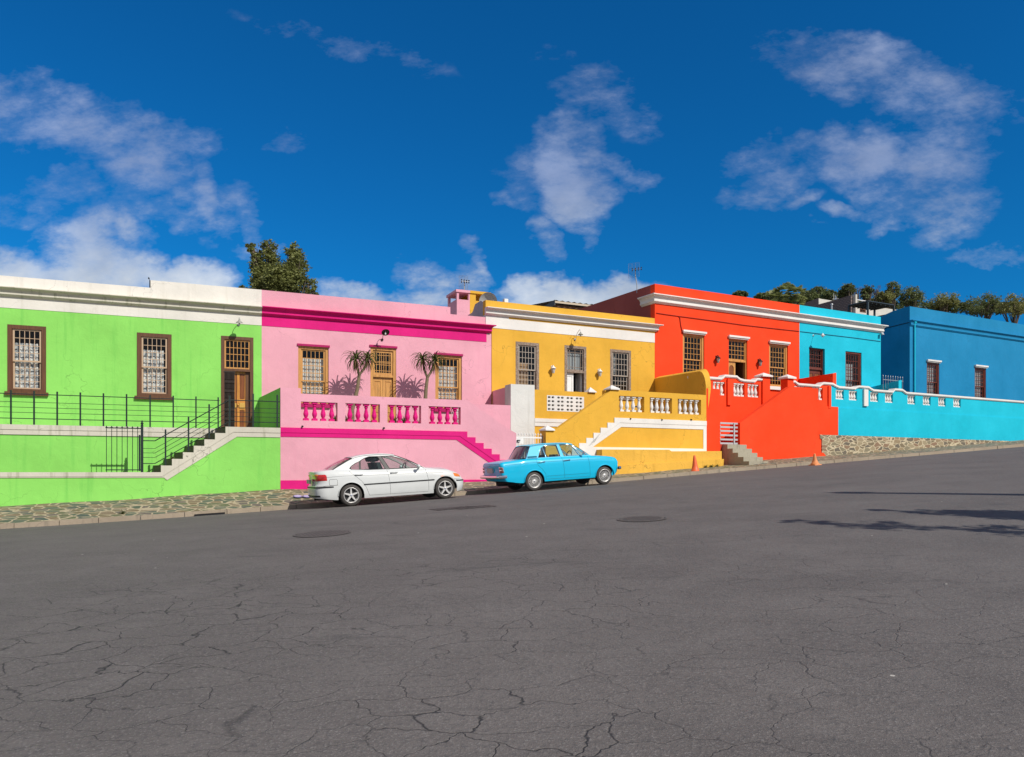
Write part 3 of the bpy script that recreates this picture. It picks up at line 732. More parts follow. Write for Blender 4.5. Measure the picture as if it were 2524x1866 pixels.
# shaped grey gable rising behind the parapet's end
gp = [(.282, zct-.8), (.282, zpar-.02)]
for f, g in ((1185, 741), (1180, 744), (1171, 750), (1168.5, 757), (1166, 766), (1163, 771), (1152, 777.5)):
    # solve depth on the gable line by column
    lo, hi = 0.0, 6.0
    for _ in range(40):
        mid = (lo+hi)/2
        if fr.u(f, mid) < uT: lo = mid
        else: hi = mid
    gp.append((lo, fr.z(f, g, lo)))
gp.append((gp[-1][0], zct-.8)); mb = MB()
mb.slab(gp, [], uT, uT+.25, mapf=lambda a, b, w: (w, a, b)); th.part('gable', mb, GREYP)
mb = MB(); mb.box(.31, uE-.31, .33, 8.99, zpar-.8, zpar-.65); th.part('roof', mb, CONC)
cornice(th, 'cornice', WHITE, uT-.05, uE, zct, .31, .30, -.014, None, 1.0)
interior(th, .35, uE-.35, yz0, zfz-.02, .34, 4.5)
WB = simple('off_white_flaking_bars', (.36, .31, .26), .6, 0, .3, 20)
window(th, *A1, 0, GREYW, WB, .46, 5, 4, 4, .13, -.01, CURTB, (0, .62, .05, .62), 0, .022)
window(th, *A3, 0, GREYW, WB, .46, 5, 4, 4, .12, -.01, CURTG, (0, .3, .5, 1), 0, .022)
for Wn in (A1, A3): board(th, 'sill', GREYW, Wn[0]-.06, Wn[1]+.06, -.07, .06, Wn[2]-.1, Wn[2]-.001)
D, a, b, c = door_case(th, *A2[:2], A2[2], A2[3], fr.z(1418, 916), GREYW, .12, -.01, 5, 2, GREYW, us=[.12, .5, .88], zs=[.12, .86], rb=.022)
sheet_part(th, 'curtain', CURTG, a+.06, b-.06, c+.12, A2[3]-.2, .20, D, 6, .015)
mb = MB(); panel_door(mb, a, lerp(a, b, .46), .12, A2[2], c, [(.18, .82, .55, .93), (.18, .82, .07, .42)]); th.part('door', mb, [WHITEP, WHITEP], None, 'white half leaf standing closed')
mb = MB(); panel_door(mb, 0, .52, 0, A2[2], c, [(.2, .8, .5, .92)]); mb.v = [(b-.02-p[1], .16+p[0], p[2]) for p in mb.v]; th.part('door', mb, [WHITEP, WHITEP], None, 'white half leaf swung inwards')
swan_lamp('pale lamp on a thin curved arm above the yellow house door', FY, 1431, 823, -.014, .48, .20, .12, (GREYM, LAMPG, FROST), 'gooseneck lamps over front doors', 0, 838)
coach_lamp('white coach lantern left of the yellow house door', FY, 1364, 911, 0, (WHITEP,), 'white lanterns on the yellow wall', 1.15)
coach_lamp('white coach lantern right of the yellow house door', FY, 1479, 919, 0, (WHITEP,), 'white lanterns on the yellow wall', 1.15)
# yellow half of the chimney belongs to this house
mbz = MB()
ch = Thing('tmp', None, None, FP, (0, 0, 0))
def to_frame(mb, fa, fb):
    out = []
    for (u, w, z) in mb.v:
        X, Y = fa.xy(u, w); dx, dy = X-fb.o[0], Y-fb.o[1]
        out.append((dx*fb.U[0]+dy*fb.U[1], dx*fb.N[0]+dy*fb.N[1], z))
    mb.v = out; return mb
bpy.data.objects.remove(ch.e)
def chim(u0, u1, w0, w1, z0, z1, zv0, zv1):
    mb = MB(); mb.box(u0, u1, w0, w1, z0, zv0)
    for (a_, b_) in ((u0, u0+.28), (u1-.2, u1)):
        mb.box(a_, b_, w0, w0+.14, zv0, zv1); mb.box(a_, b_, w1-.14, w1, zv0, zv1)
    mb.box(u0, u1+.05, w0-.052, w1+.05, zv1, z1); return mb
YH.part('chimney', to_frame(chim(cu1+.003, cu2, wc-.002, wc+1.25, zlow-.7, czt+.004, czt-.42, czv1), FP, FY), YELLOW)

# ================================================================== RED HOUSE
fr = FR; rz0 = 2.0; uB = fr.u(1970.5); uEnd = fr.u(2171)
th = Thing('red_house', 'tall orange red house with white cornice and white window hoods', 'house', FR, (5, 0, rz0)); RH = th
zpar = fr.z(1891, 740); zct = fr.z(1800, 751.6); zfl_r = 2.0
zfl_r = TR.z(1900, 999, 1.2)
B1 = (fr.u(1683), fr.u(1736), fr.z(1709, 935), fr.z(1709, 824)); B3 = (fr.u(1896), fr.u(1942), fr.z(1919, 953.6), fr.z(1919, 849)); B2 = (fr.u(1796), fr.u(1842), zfl_r, fr.z(1819, 836.5))
B1 = (B1[0], B1[1], B3[2], B1[3])
mb = MB(); mb.slab(rect(0, uB-.001, rz0, zpar), [rect(*B1), rect(*B2), rect(*B3)], 0, .32)
# the west side wall with its falling top edge
def side_poly(frm, ucol, cols, zbase):
    P = []
    for (f, g) in cols:
        lo, hi = -2.0, 30.0
        for _ in range(50):
            mid = (lo+hi)/2
            if frm.u(f, mid) < ucol: lo = mid
            else: hi = mid
        P.append((lo, frm.z(f, g, lo)))
    return P
sp = side_poly(FR, 0.0, [(1612, 699.3), (1430, 761)], 0)
k_ = (sp[1][1]-zpar)/(sp[1][0]-.322)
th.part('wall', mb, RED); mb = MB(); mb.box(.302, uB-.302, 13.7, 14, rz0, zpar+k_*14); th.part('rear_wall', mb, RED); swm = MB(); swm.slab([(.322, rz0), (14, rz0), (14, zpar+k_*(14-.322)), (.322, zpar)], [], 0, .3, mapf=lambda a, b, w: (w, a, b)); th.part('side_wall', swm, MAROON, None, 'maroon side wall')
mb = MB(); mb.add([(.31, .33, zpar-.35), (uB-.01, .33, zpar-.35), (uB-.01, 13.68, zpar-.35+k_*13.4), (.31, 13.68, zpar-.35+k_*13.4)], [(0, 1, 2, 3)]); th.part('roof', mb, CONC)
pr = cornice_profile(zct, .42, .30)
mb = MB(); sweep_profile(mb, pr, [(-.002, .95, -1, 0), (-.002, 0-.002, -1, -1), (uB-.001, -.002, 0, -1)]); th.part('cornice', mb, WHITE)
interior(th, .35, uB-.35, rz0, zct-.5, .34, 4.5)
for Wn in (B1, B3):
    window(th, *Wn, 0, OAK, OAK, .46, 5, 4, 4, .11, .05, None, (0, 1, 0, 1), 0, .02)
    board(th, 'sill', WHITE, Wn[0]-.04, Wn[1]+.04, -.10, .05, Wn[2]-.17, Wn[2]-.001)
def hood(th, u0, u1, z):
    mb = MB(); mb.box(u0-.06, u1+.06, -.13, .08, z+.06, z+.15); mb.box(u0-.02, u1+.02, -.08, .08, z+.001, z+.059); th.part('hood', mb, WHITE)
for Wn in (B1, B2, B3): hood(th, Wn[0], Wn[1], Wn[3])
D, a, b, c = door_case(th, *B2[:2], B2[2], B2[3], fr.z(1819, 889), OAK, .06, .06, 5, 4, OAK, sfr=.05)
mb = MB(); u1_ = lerp(a, b, .46); arch = [(lerp(a, u1_, .2), c-1.25), (lerp(a, u1_, .8), c-1.25)] + [(lerp(a, u1_, .5+.3*cos(t*pi/8)), c-.35+.17*sin(t*pi/8)) for t in range(9)]
mb.slab(rect(a, u1_, B2[2], c), [arch], .14, .185); mb.box(a+.02, u1_-.02, .166, .178, c-1.4, c-.1, 1); th.part('door', mb, [OAK, DOORW], None, 'half leaf with a round topped brown panel')
mb = MB(); mb.box(b-.05, b-.01, .2, .75, B2[2], c); th.part('door', mb, BWOOD, None, 'half leaf swung inwards')
# cable clipped across red and blue walls
def wallwire(th, pts, rad, mat, parent=None):
    mb = MB(); mb.tube([(fr.u(x), -.012-rad, fr.z(x, y)) for x, y in pts], rad, 5); return th.part('cable', mb, mat, parent)
wallwire(RH, [(1617, 771.5), (1640, 775), (1680, 780.5), (1760, 791), (1830, 801), (1900, 809), (1969, 816.5)], .018, simple('cable_painted_red', (.35, .02, .004), .6))
wallwire(RH, [(1672, 779), (1675, 783), (1677, 800), (1680, 815), (1683, 823)], .02, MATS['cable_painted_red'])
coach_lamp('black coach lantern left of the red house door', FR, 1770, 886, 0, (BLACK,), 'black lanterns on the red wall', 1.25)
coach_lamp('black coach lantern right of the red house door', FR, 1874, 894, 0, (BLACK,), 'black lanterns on the red wall', 1.25)

# ================================================================== BLUE HOUSE
th = Thing('blue_house', 'bright cyan blue house with white cornice and dark red window and door', 'house', FR, ((uB+uEnd)/2, 0, rz0)); BH = th
C1 = (fr.u(1994.5), fr.u(2033), zfl_r, fr.z(2013, 858)); C2 = (fr.u(2084), fr.u(2123.5), zfl_r+.7, fr.z(2104, 867.5))
mb = MB(); mb.slab(rect(uB, uEnd, rz0, zpar), [rect(*C1), rect(*C2)], 0, .32); mb.box(uEnd-.3, uEnd, .322, 14, rz0, zpar); mb.box(uB, uB+.3, .322, 14, rz0, zpar); mb.box(uB+.302, uEnd-.302, 13.7, 14, rz0, zpar)
th.part('wall', mb, BLUE)
mb = MB(); mb.box(uB+.31, uEnd-.31, .33, 13.6, zpar-.5, zpar-.35); th.part('roof', mb, CONC)
mb = MB(); sweep_profile(mb, pr, [(uB, -.002, 0, -1), (uEnd, -.002, .9, -1)]); th.part('cornice', mb, WHITE)
interior(th, uB+.35, uEnd-.35, rz0, zct-.5, .34, 4.5)
window(th, *C2, 0, DREDW, DREDW, .46, 5, 4, 4, .10, .05, CURTG, (0, .7, 0, .8), 0, .024)
board(th, 'sill', DREDW, C2[0]-.04, C2[1]+.04, -.07, .05, C2[2]-.1, C2[2]-.001)
D, a, b, c = door_case(th, *C1[:2], C1[2], C1[3], fr.z(2013, 908), DREDW, .07, .12, 5, 4, DREDW, sfr=.05)
mb = MB(); panel_door(mb, a, b, .22, C1[2], c, [(.12, .44, .08, .92), (.56, .88, .08, .92)]); th.part('door', mb, [DREDW, DOORW])
wallwire(BH, [(1972, 817), (2040, 825), (2100, 832), (2170, 841.5)], .015, simple('cable_painted_blue', (.01, .22, .33), .6))
swan_lamp('small white lamp on a thin arm above the dark red door of the blue house', FR, 2028, 826, 0, .62, .05, .13, (GREYM, WHITEP, FROST), 'gooseneck lamps over front doors', 0, 830)
u, z = fr.uz(2168, 824); tl = Thing('floodlight', 'small grey floodlight under the end of the white cornice on the blue house', 'floodlight', FR, (u, 0, z))
mb = MB(); mb.hexa([(u-.09, -.24, z-.05), (u+.09, -.24, z-.05), (u+.07, -.12, z-.07), (u-.07, -.12, z-.07), (u-.09, -.18, z+.09), (u+.09, -.18, z+.09), (u+.07, -.08, z+.05), (u-.07, -.08, z+.05)]); tl.part('lamp_head', mb, GREYM)
mb = MB(); mb.tube([(u, 0, z), (u, -.1, z)], .015, 5); tl.part('bracket', mb, GREYM)

# ================================================================== NEIGHBOUR beyond the blue house, built forward of it
nz0 = 2.0; uA = uEnd+2.6
th = Thing('dark_blue_house', 'deep blue house across the alley beyond the cyan house, its side wall in shade', 'house', FR, (uA+5, 0, nz0)); NB = th
def w_at(u_, x):
    lo, hi = -8.0, 40.0
    for _ in range(50):
        mid = (lo+hi)/2
        if FR.u(x, mid) < u_: lo = mid
        else: hi = mid
    return lo
wa_, wb_ = w_at(uA, 2171), w_at(uA, 2198); za_, zb_n = fr.z(2171, 780.5, wa_), fr.z(2198, 768, wb_); kk = (zb_n-za_)/(wb_-wa_)
zf_ = zb_n + kk*(0-wb_)*.35
uN1 = uA+12
n1 = (uA+1.6, uA+2.8, 5.9, 8.2); n2 = (uA+6.4, uA+7.6, 5.9, 8.2)
mb = MB(); mb.slab([(.3, nz0), (wa_+1, nz0), (wa_+1, za_+kk), (wb_, zb_n), (.3, zf_)], [], uA, uA+.3, mapf=lambda a, b, w: (w, a, b))
mb.slab(rect(uA, uN1, nz0, zf_), [rect(*n1), rect(*n2)], 0, .299)
th.part('wall', mb, DBLUE)
cornice(th, 'cornice', DBLUE, uA, uN1, zf_-.8, .36, .2, 0, None, 0)
for w_ in (n1, n2):
    window(th, *w_, 0, DREDW, DREDW, .5, 4, 4, 4, .10, .03, CURTG, (0, 1, 0, 1))
    hood(th, w_[0], w_[1], w_[3]); board(th, 'sill', WHITE, w_[0]-.05, w_[1]+.05, -.10, .05, w_[2]-.15, w_[2]-.001)
interior(th, uA+.4, uN1-.2, nz0, zf_-.1, .33, 4)
mb = MB(); mb.tube([(uA+.35, -.07, zf_-.9), (uA+.35, -.07, nz0+.5)], .05, 8); mb.box(uA+.25, uA+.45, -.15, -.005, zf_-.95, zf_-.81); th.part('downpipe', mb, BLUE)
mb = MB(); mb.tube([(uA-.02, wa_, fr.z(2171, 812, wa_)), (uA-.02, .02, fr.z(2171, 812, wa_)+.1)], .02, 5); th.part('cable', mb, BLACK)
# ================================================================== TERRACES
def px_poly(fr, pts, w=0.0): return [fr.uz(x, y, w) for x, y in pts]
def foot(fr, u, w=0.0):
    X, Y = fr.xy(u, w); return cinterp(BASE, X*ST.U[0]+Y*ST.U[1]) - .25
def line_box(mb, fr, pts, w, half, t):
    """thin dark groove lines drawn as real shallow strips"""
    mb.tube([(u, w, z) for u, z in px_poly(fr, pts, w)], half, 4)

# ---- GREEN: landing, stair, terrace, railings
fr = TG; uLt = -16.0; uSt = fr.u(691.2)
th = Thing('green_terrace', 'lime green terrace wall with white capped side stair and mossy steps', 'terrace', TG, (-4, 0, foot(TG, -4))); GT = th
zland = fr.z(360, 1164); zfl = fr.z(630, 1053.3)
n_st = 7; rise = (zfl-zland)/n_st; us0 = fr.u(396.8); us1 = fr.u(555.8); tread = (us1-us0)/(n_st-1)
steps = []                                            # zigzag edge from the landing up
for i in range(n_st):
    u_ = us0+i*tread; steps += [(u_, zland+i*rise), (u_, zland+(i+1)*rise)]
zig = [(uLt, zland)] + steps + [(-.001, zfl)]
def wall_under(fr, us, top, bot=None): return top
B0 = [(u_, foot(fr, u_)) for u_ in frange(uLt, -.001, 1.5)]
# green wall, whole front face, step blocks behind it
mb = MB(); mb.slab(B0 + list(reversed(zig)), [], 0, .10); th.part('wall', mb, GREEN)
# white stringer laid over it, standing 20 mm proud
dz = fr.z(500, 1053) - fr.z(500, 1077.5)
kx = fr.u(584); low = [fr.uz(584, 1052.5+24.5), fr.uz(412, 1183.5), fr.uz(404, 1177.3)]
lowz = zland - (fr.z(360, 1164)-fr.z(360, 1177.3))
mb = MB(); mb.slab([(uLt, lowz), (low[2][0], lowz), (low[1][0], low[1][1]), (kx, zfl-dz), (-.001, zfl-dz)] + list(reversed(zig)), [], -.02, -.001)
mb.slab([(uLt, zland-.13), (low[2][0]-.05, zland-.13), (kx-.1, zfl-dz*.50-.01), (-.001, zfl-dz*.50-.01), (-.001, zfl-.001)] + [(p[0], p[1]-.001) for p in reversed(zig[1:-1])] + [(uLt, zland-.001)], [], -.035, -.0205); th.part('stringer', mb, GMOSS)
mb = MB()
for i in range(n_st):
    u_ = us0+i*tread; e = us0+(i+1)*tread if i < n_st-1 else us1
    za_, zb2 = zland-.4, zland+(i+1)*rise-.004; sp_ = .25     # the treads wind a little toward the wall
    if i == n_st-1: e = u_+.35
    mb.hexa([(u_, .101, za_), (e, .101, za_), (e-(sp_-.01)*(i < n_st-1), 1.19, za_), (u_-sp_, 1.19, za_), (u_, .101, zb2), (e, .101, zb2), (e-(sp_-.01)*(i < n_st-1), 1.19, zb2), (u_-sp_, 1.19, zb2)])
    mb.hexa([(u_-.02, .102, zb2+.001), (u_+.10, .102, zb2+.001), (u_+.10-sp_, 1.19, zb2+.001), (u_-.02-sp_, 1.19, zb2+.001), (u_-.02, .102, zb2+.016), (u_+.10, .102, zb2+.016), (u_+.10-sp_, 1.19, zb2+.016), (u_-.02-sp_, 1.19, zb2+.016)])
mb.box(uLt, us0-.001, .101, 1.199, zland-.3, zland-.004); mb.box(us1+.001, -.3, .101, 1.2, zfl-.5, zfl-.004)
th.part('step', mb, paint('mossy_concrete', (.16, .15, .10), 1.0, (.05, .06, .03), .9))
# back terrace wall behind the stair, with its floor
mb = MB(); mb.box(uLt, fr.u(540, 1.2), 1.201, 1.45, .6, zfl-.30); th.part('wall', mb, GREEN, None, 'set back green wall behind the stair')
mb = MB(); mb.box(uLt, fr.u(540, 1.2), 1.17, 1.46, zfl-.299, zfl); mb.box(uLt, fr.u(540, 1.2), 1.155, 1.169, zfl-.15, zfl-.001); th.part('coping', mb, GMOSS)
mb = MB(); mb.box(uLt, us1-.4, 1.461, 4.9, zfl-.2, zfl-.005); mb.box(us1-.399, -.3, 1.201, 4.9, zfl-.2, zfl-.004); th.part('floor', mb, CONC)
# railings
RAILZ = [.0, .0]
def railing(th, name, runs, mat):
    pass
rl = Thing('metal_railing', 'black green iron railing with five rails along the green terrace edge', 'railing', TG, (fr.u(430, 1.3), 1.3, zfl))
tops = fr.z(370, 973.5, 1.3)-zfl
mb = MB()
for f, r_ in ((.90, .014), (.665, .008), (.51, .008), (.36, .008), (.185, .013)):
    mb.tube([(uLt, 1.3, zfl+tops*f), (fr.u(541, 1.3), 1.3, zfl+tops*f)], r_, 5)
rl.part('rail', mb, IRON)
for x in (27, 84, 141, 198, 255, 312, 370, 427, 483, 537.8): 
    u_ = fr.u(x, 1.3); mb = MB(); mb.box(u_-.022, u_+.022, 1.278, 1.322, zfl, zfl+tops); rl.part('post', mb, IRON)
rs = Thing('metal_railing', 'black green iron stair railing rising beside the mossy steps to the brown door', 'railing', TG, (fr.u(480), .05, zland))
wR = .05
sx = [fr.uz(200/4.72+310, 940+y/4.72, wR) for y in (690, 780, 832, 885, 955)]
zt_top = [zfl + fr.z(626, 940+y/4.72, wR) - fr.z(626, 940+527/4.72, wR) for y in (219, 303, 355, 405, 466)]
ug, ub, ut, ue = fr.u(352, wR), fr.u(382, wR), fr.u(556, wR), -.02
mb = MB()
for (u_, z_), zt_, r_ in zip(sx, zt_top, (.016, .008, .008, .008, .014)):
    mb.tube([(ug, wR, z_), (ub, wR, z_), (fr.u(565, wR), wR, zt_), (ue, wR, zt_)], r_, 5)
rs.part('rail', mb, IRON)
for x, y0, y1 in ((344, 1072, 1161), (408, 1058.5, 1146), (464.7, 1026.5, 1112), (515.5, 996.5, 1080), (566, 975, 1052.5), (624, 970.5, 1052), (683.3, 973, 1052.5)):
    u_, z0_ = fr.uz(x, y1, wR); z1_ = fr.z(x, y0, wR); mb = MB(); mb.box(u_-.024, u_+.024, wR-.024, wR+.024, z0_, z1_); rs.part('post', mb, IRON)
gt = Thing('iron_gate', 'black iron street gate with spear tips at the foot of the green house stair', 'gate', TG, (fr.u(335), .03, zland))
mb = MB(); ua, ub_ = fr.u(262), fr.u(350); z1_ = fr.z(345, 1050); 
def spear(mb, u, w, z0, z1, r=.010, s=1.0):
    mb.tube([(u, w, z0), (u, w, z1-.10*s)], r, 5); mb.lathe([(0, 0), (.028*s, .025*s), (.010*s, .05*s), (.018*s, .06*s), (0, .10*s)], (u, w, z1-.10*s), 6)
    mb.tube([(u-.035*s, w, z1-.055*s), (u+.035*s, w, z1-.055*s)], .006*s, 4)
for i in range(7):
    u_ = lerp(ua, ub_-.12, i/6); spear(mb, u_, .03, zland+.02, z1_)
gt.part('bar', mb, IRON); mb = MB()
for z_ in (zland+.07, fr.z(345, 1056)): mb.box(ua-.02, ub_, .012, .048, z_-.015, z_+.015)
gt.part('rail', mb, IRON); mb = MB(); mb.box(ub_-.035, ub_+.035, -.005, .065, zland, fr.z(352, 1047)); mb.lathe([(.02, 0), (.045, .04), (.02, .08), (.03, .10), (0, .15)], (ub_, .03, fr.z(352, 1047)), 8); gt.part('post', mb, IRON)

# ---- PINK terrace
fr = TP; uE = fr.u(1272)
th = Thing('pink_terrace', 'pink terrace wall with magenta balusters and stepped magenta band', 'terrace', TP, (4, 0, foot(TP, 4))); PT = th
top = px_poly(fr, [(1272.5, 1068), (1258, 1060), (1152.5, 986.5)]); zp = fr.z(950, 978.5); zph = fr.z(715, 955.8)
top[2] = (top[2][0], zp)
uh = fr.u(741.5)
H = [(fr.u(a), fr.u(b)) for a, b in ((741.5, 832), (851, 936.5), (955, 1038), (1055.6, 1135.6))]
ho1, ho0 = fr.z(945, 997), fr.z(945, 1041.5); holes = [(a, b, ho0, ho1) for a, b in H]
holes[0] = (H[0][0]+.002, H[0][1], ho0, ho1)
B0 = [(u_, foot(fr, u_)) for u_ in frange(.001, uE, 1.0)]
mb = MB(); mb.slab(B0 + top + [(uh, zp), (uh, zph), (.001, zph)], [rect(*h) for h in holes], 0, .24); 
mb.box(uE-.24, uE, .241, .5, foot(fr, uE), top[0][1]-.02)
th.part('wall', mb, PINK)
put_balusters(th, fr, MAGENTA, holes, .12, .085, 4, 8, False)
zb = fr.z(900, 1058); dzb = fr.z(900, 1058)-fr.z(900, 1080); ust = fr.u(1151.3)
rise = .198; tr = .31; zz = [(.001, zb), (ust, zb)]; n_p = 10
for i in range(n_p):
    zz += [(ust+i*tr, zb-(i+1)*rise), (ust+(i+1)*tr, zb-(i+1)*rise)]
zz = [p for p in zz if p[0] < uE]; zend = zz[-1][1]; zz.append((uE-.004, zend))
sl = rise/tr; kx = fr.u(1125)
zdn = zb-dzb-sl*(uE-kx)
mb = MB(); mb.slab([(.001, zb-dzb), (kx, zb-dzb), (uE-.004, max(zdn, zend-.9))] + list(reversed(zz)), [], -.018, -.001)
mb.slab([(.001, zb-dzb*.56), (kx+.12, zb-dzb*.56), (uE-.004, zb-dzb*.56-sl*(uE-.004-kx-.12))] + [(p[0], p[1]-.001) for p in reversed(zz)], [], -.032, -.0185); th.part('band', mb, MAGENTA)
zbb = fr.z(700, 1184)
mb = MB(); mb.slab([(.001, foot(fr, 0)), (uE, foot(fr, 0)), (uE, zbb+.0), (.001, zbb)], [], -.012, -.001); th.part('plinth', mb, MAGENTA)
for x in (745, 945.5):
    u_, z_ = fr.uz(x, 1053 if x < 800 else 1057); mb = MB(); mb.tube([(u_, -.001, z_+.03), (u_, -.09, z_+.02)], .03, 8); th.part('drain_spout', mb, BLACK)
# stair behind, floor, back wall and party walls
mb = MB()
for i in range(n_p): mb.box(ust+i*tr, min(ust+(i+1)*tr, uE+.3), .242, 1.198, foot(fr, uE), zb-(i+1)*rise)
th.part('step', mb, CONC)
mb = MB(); mb.box(.26, ust, .242, 4.4, zb-.25, zb-.004); mb.box(ust+.001, uE-.3, 1.46, 4.4, zb-.25, zb-.004); th.part('floor', mb, CONC)
zbk = fr.z(1215, 997.5, 1.2); upl = fr.u(1258.5, 1.2)
mb = MB(); mb.box(ust+.05, upl, 1.2, 1.44, foot(fr, uE), zbk); th.part('wall', mb, PINK, None, 'set back pink wall behind the stair')
u_k = fr.u(645, 4.2)
mb = MB(); zt2 = TG.z(645, 980, 4.5)
mb.hexa([(-.004, .10, zfl-.4), (.24, .241, zfl-.4), (.24, 4.55, zfl-.4), (-.21, 4.55, zfl-.4), (-.004, .10, zph), (.24, .241, zph), (.24, 4.55, zt2), (-.21, 4.55, zt2)])
th.part('party_wall', mb, GREEN, None, 'party wall painted green on the green house side')
# partition and white pier between pink and yellow
pr_ = Thing('party_pier', 'tall grey white pier with pink side wall between the pink and yellow terraces', 'pier', TP, (upl+.4, 1.2, foot(fr, uE)))
upr = fr.u(1317.5, 1.2); zpt = fr.z(1288, 948, 1.2); mb = MB(); mb.box(upl+.003, upr, 1.19, 1.75, foot(fr, uE)-.1, zpt); pr_.part('pier', mb, PIERW)
zb1 = fr.z(1253, 951, 1.25); 
Xf, Yf = FP.xy(FP.u(1214), 0); ufac = (Xf-fr.o[0])*fr.U[0] + (Yf-fr.o[1])*fr.U[1]; wfac = (Xf-fr.o[0])*fr.N[0] + (Yf-fr.o[1])*fr.N[1]
zb2 = EYE + (HY-964)/FOC*Yf
mb = MB(); mb.hexa([(upl, 1.2, 1.5), (upl+.3, 1.751, 1.5), (ufac+.3, wfac-.003, 1.5), (ufac, wfac-.003, 1.5), (upl, 1.2, zb1), (upl+.3, 1.751, zb1), (ufac+.3, wfac-.003, zb2), (ufac, wfac-.003, zb2)]); pr_.part('side_wall', mb, PINK)

# ---- YELLOW terrace
fr = TY; uE = fr.u(1741)
th = Thing('yellow_terrace', 'yellow terrace wall with white balusters and white stepped stair band', 'terrace', TY, (5, 0, foot(TY, 5))); YT = th
u0 = fr.u(1345.5); zpar = fr.z(1640, 968); uq = fr.u(1509); zcl = fr.z(1352, 1061.5)
slp = px_poly(fr, [(1366, 1061)])
B0 = [(u_, foot(fr, u_)) for u_ in frange(u0, uE, 1.0)]
H = [(fr.u(a), fr.u(b)) for a, b in ((1525.5, 1588), (1601.5, 1656.3), (1670.5, 1728))]; ho1, ho0 = fr.z(1627, 980.5), fr.z(1627, 1018)
holes = [(a, b, ho0, ho1) for a, b in H]
mb = MB(); mb.slab(B0 + [(uE, zpar), (uq, zpar), (slp[0][0], zcl), (u0, zcl)], [rect(*h) for h in holes], 0, .24); mb.box(u0, u0+.3, .241, .5, foot(fr, u0), zcl); th.part('wall', mb, YELLOW)
put_balusters(th, fr, WHITE, holes, .12, .085, 4, 12, True)
mb = MB(); bevel_cap(mb, u0, u0+.30, -.02, .40, zcl+.001, zcl+.05, .16, .05); th.part('post_cap', mb, WHITE)
mb = MB(); mb.box(fr.u(1500), uq+.05, .241, .46, zpar-.6, zpar); th.part('post', mb, YELLOW)
mb = MB(); bevel_cap(mb, uq-.06, uq+.26, -.02, .40, zpar+.002, zpar+.055, .15, .05); th.part('post_cap', mb, WHITE)
# white stair band with the yellow panel showing through it
zb = fr.z(1627, 1033.7); ust = fr.u(1513.4); tr = (fr.u(1513.4)-fr.u(1427))/5; rise = (zb - fr.z(1443, 1092.5))/5
zz = [(uE-.003, zb), (ust, zb)]
for i in range(9):
    zz += [(ust-i*tr, zb-(i+1)*rise), (ust-(i+1)*tr, zb-(i+1)*rise)]
zz = [p for p in zz if p[1] > fr.z(1400, 1150)]; 
zlo = fr.z(1610, 1113.5) - .05
pan = [fr.uz(1461, 1101.6), fr.uz(1733, 1106), (fr.u(1733), fr.z(1630, 1055.5)), (fr.u(1530.5), fr.z(1630, 1055.5))]
pan[0] = (pan[0][0], fr.z(1600, 1104)); pan[1] = (pan[1][0], fr.z(1600, 1104))
outl = zz + [(zz[-1][0], foot(fr, zz[-1][0])), (fr.u(1490), foot(fr, zz[-1][0])), (fr.u(1490), zlo), (uE-.003, zlo)]
mb = MB(); mb.slab(outl, [pan], -.02, -.001)
gz_ = fr.z(1630, 1045.5)
mb.slab([(uE-.003, gz_), (fr.u(1527), gz_)] + [(fr.u(1450), gz_-(fr.u(1527)-fr.u(1450))*rise/tr)] + [(ust-3*tr, zb-5*rise), (ust-3*tr, zb-3*rise-.001)] + [(a, b-.001) for a, b in reversed(zz[1:7])] + [(uE-.003, zb-.001)], [], -.034, -.0205)
th.part('band', mb, WHITE)
for x in (1552.5, 1630, 1702.5):
    u_, z_ = fr.uz(x, 1031.5 if x < 1600 else 1034); mb = MB(); mb.tube([(u_, -.001, z_), (u_, -.07, z_-.02)], .028, 8); th.part('drain_spout', mb, BLACK)
mb = MB()
for i in range(9): mb.box(ust-(i+1)*tr, ust-i*tr-.001, .242, 1.198, foot(fr, 0), zb-(i+1)*rise)
th.part('step', mb, CONC)
uP = fr.u(1317.5, 1.2)
mb = MB(); mb.box(ust, uE, .242, 4.4, zb-.25, zb-.004); mb.box(uP+.3, ust-.001, 1.46, 4.4, zb-.25, zb-.004); th.part('floor', mb, CONC)
# set back wall with pierced block screen
uQ = fr.u(1467, 1.2); zt2 = fr.z(1390, 964, 1.2); s0, s1, t0, t1 = fr.u(1348, 1.2), fr.u(1439.5, 1.2), fr.z(1393, 1014.5, 1.2), fr.z(1393, 976, 1.2)
mb = MB(); mb.slab(rect(uP, uQ, foot(fr, 0), zt2), [rect(s0, s1, t0, t1)], 1.2, 1.42); th.part('wall', mb, YELLOW, None, 'set back yellow wall with a pierced white screen')
hl = []
for r_ in range(4):
    for g in range(4):
        for k in range(2):
            du = (s1-s0)/4; a = s0+g*du+du*(.10 if k == 0 else .50); b = a+du*.28; zc = lerp(t0, t1, (r_+.5)/4); hh = (t1-t0)*.065
            hl.append([(a+.03, zc-hh), (b-.03, zc-hh), (b, zc-hh*.5), (b, zc+hh*.5), (b-.03, zc+hh), (a+.03, zc+hh), (a, zc+hh*.5), (a, zc-hh*.5)])
mb = MB(); mb.slab(rect(s0+.001, s1-.001, t0+.001, t1-.001), hl, 1.195, 1.35); scr = th.part('block_screen', mb, WHITE)
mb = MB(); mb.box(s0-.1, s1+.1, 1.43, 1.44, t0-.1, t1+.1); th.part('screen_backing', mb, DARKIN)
mb = MB(); za, zc_, zd = fr.z(1350, 1032, 1.2), fr.z(1350, 1041.5, 1.2), fr.z(1350, 1051, 1.2)
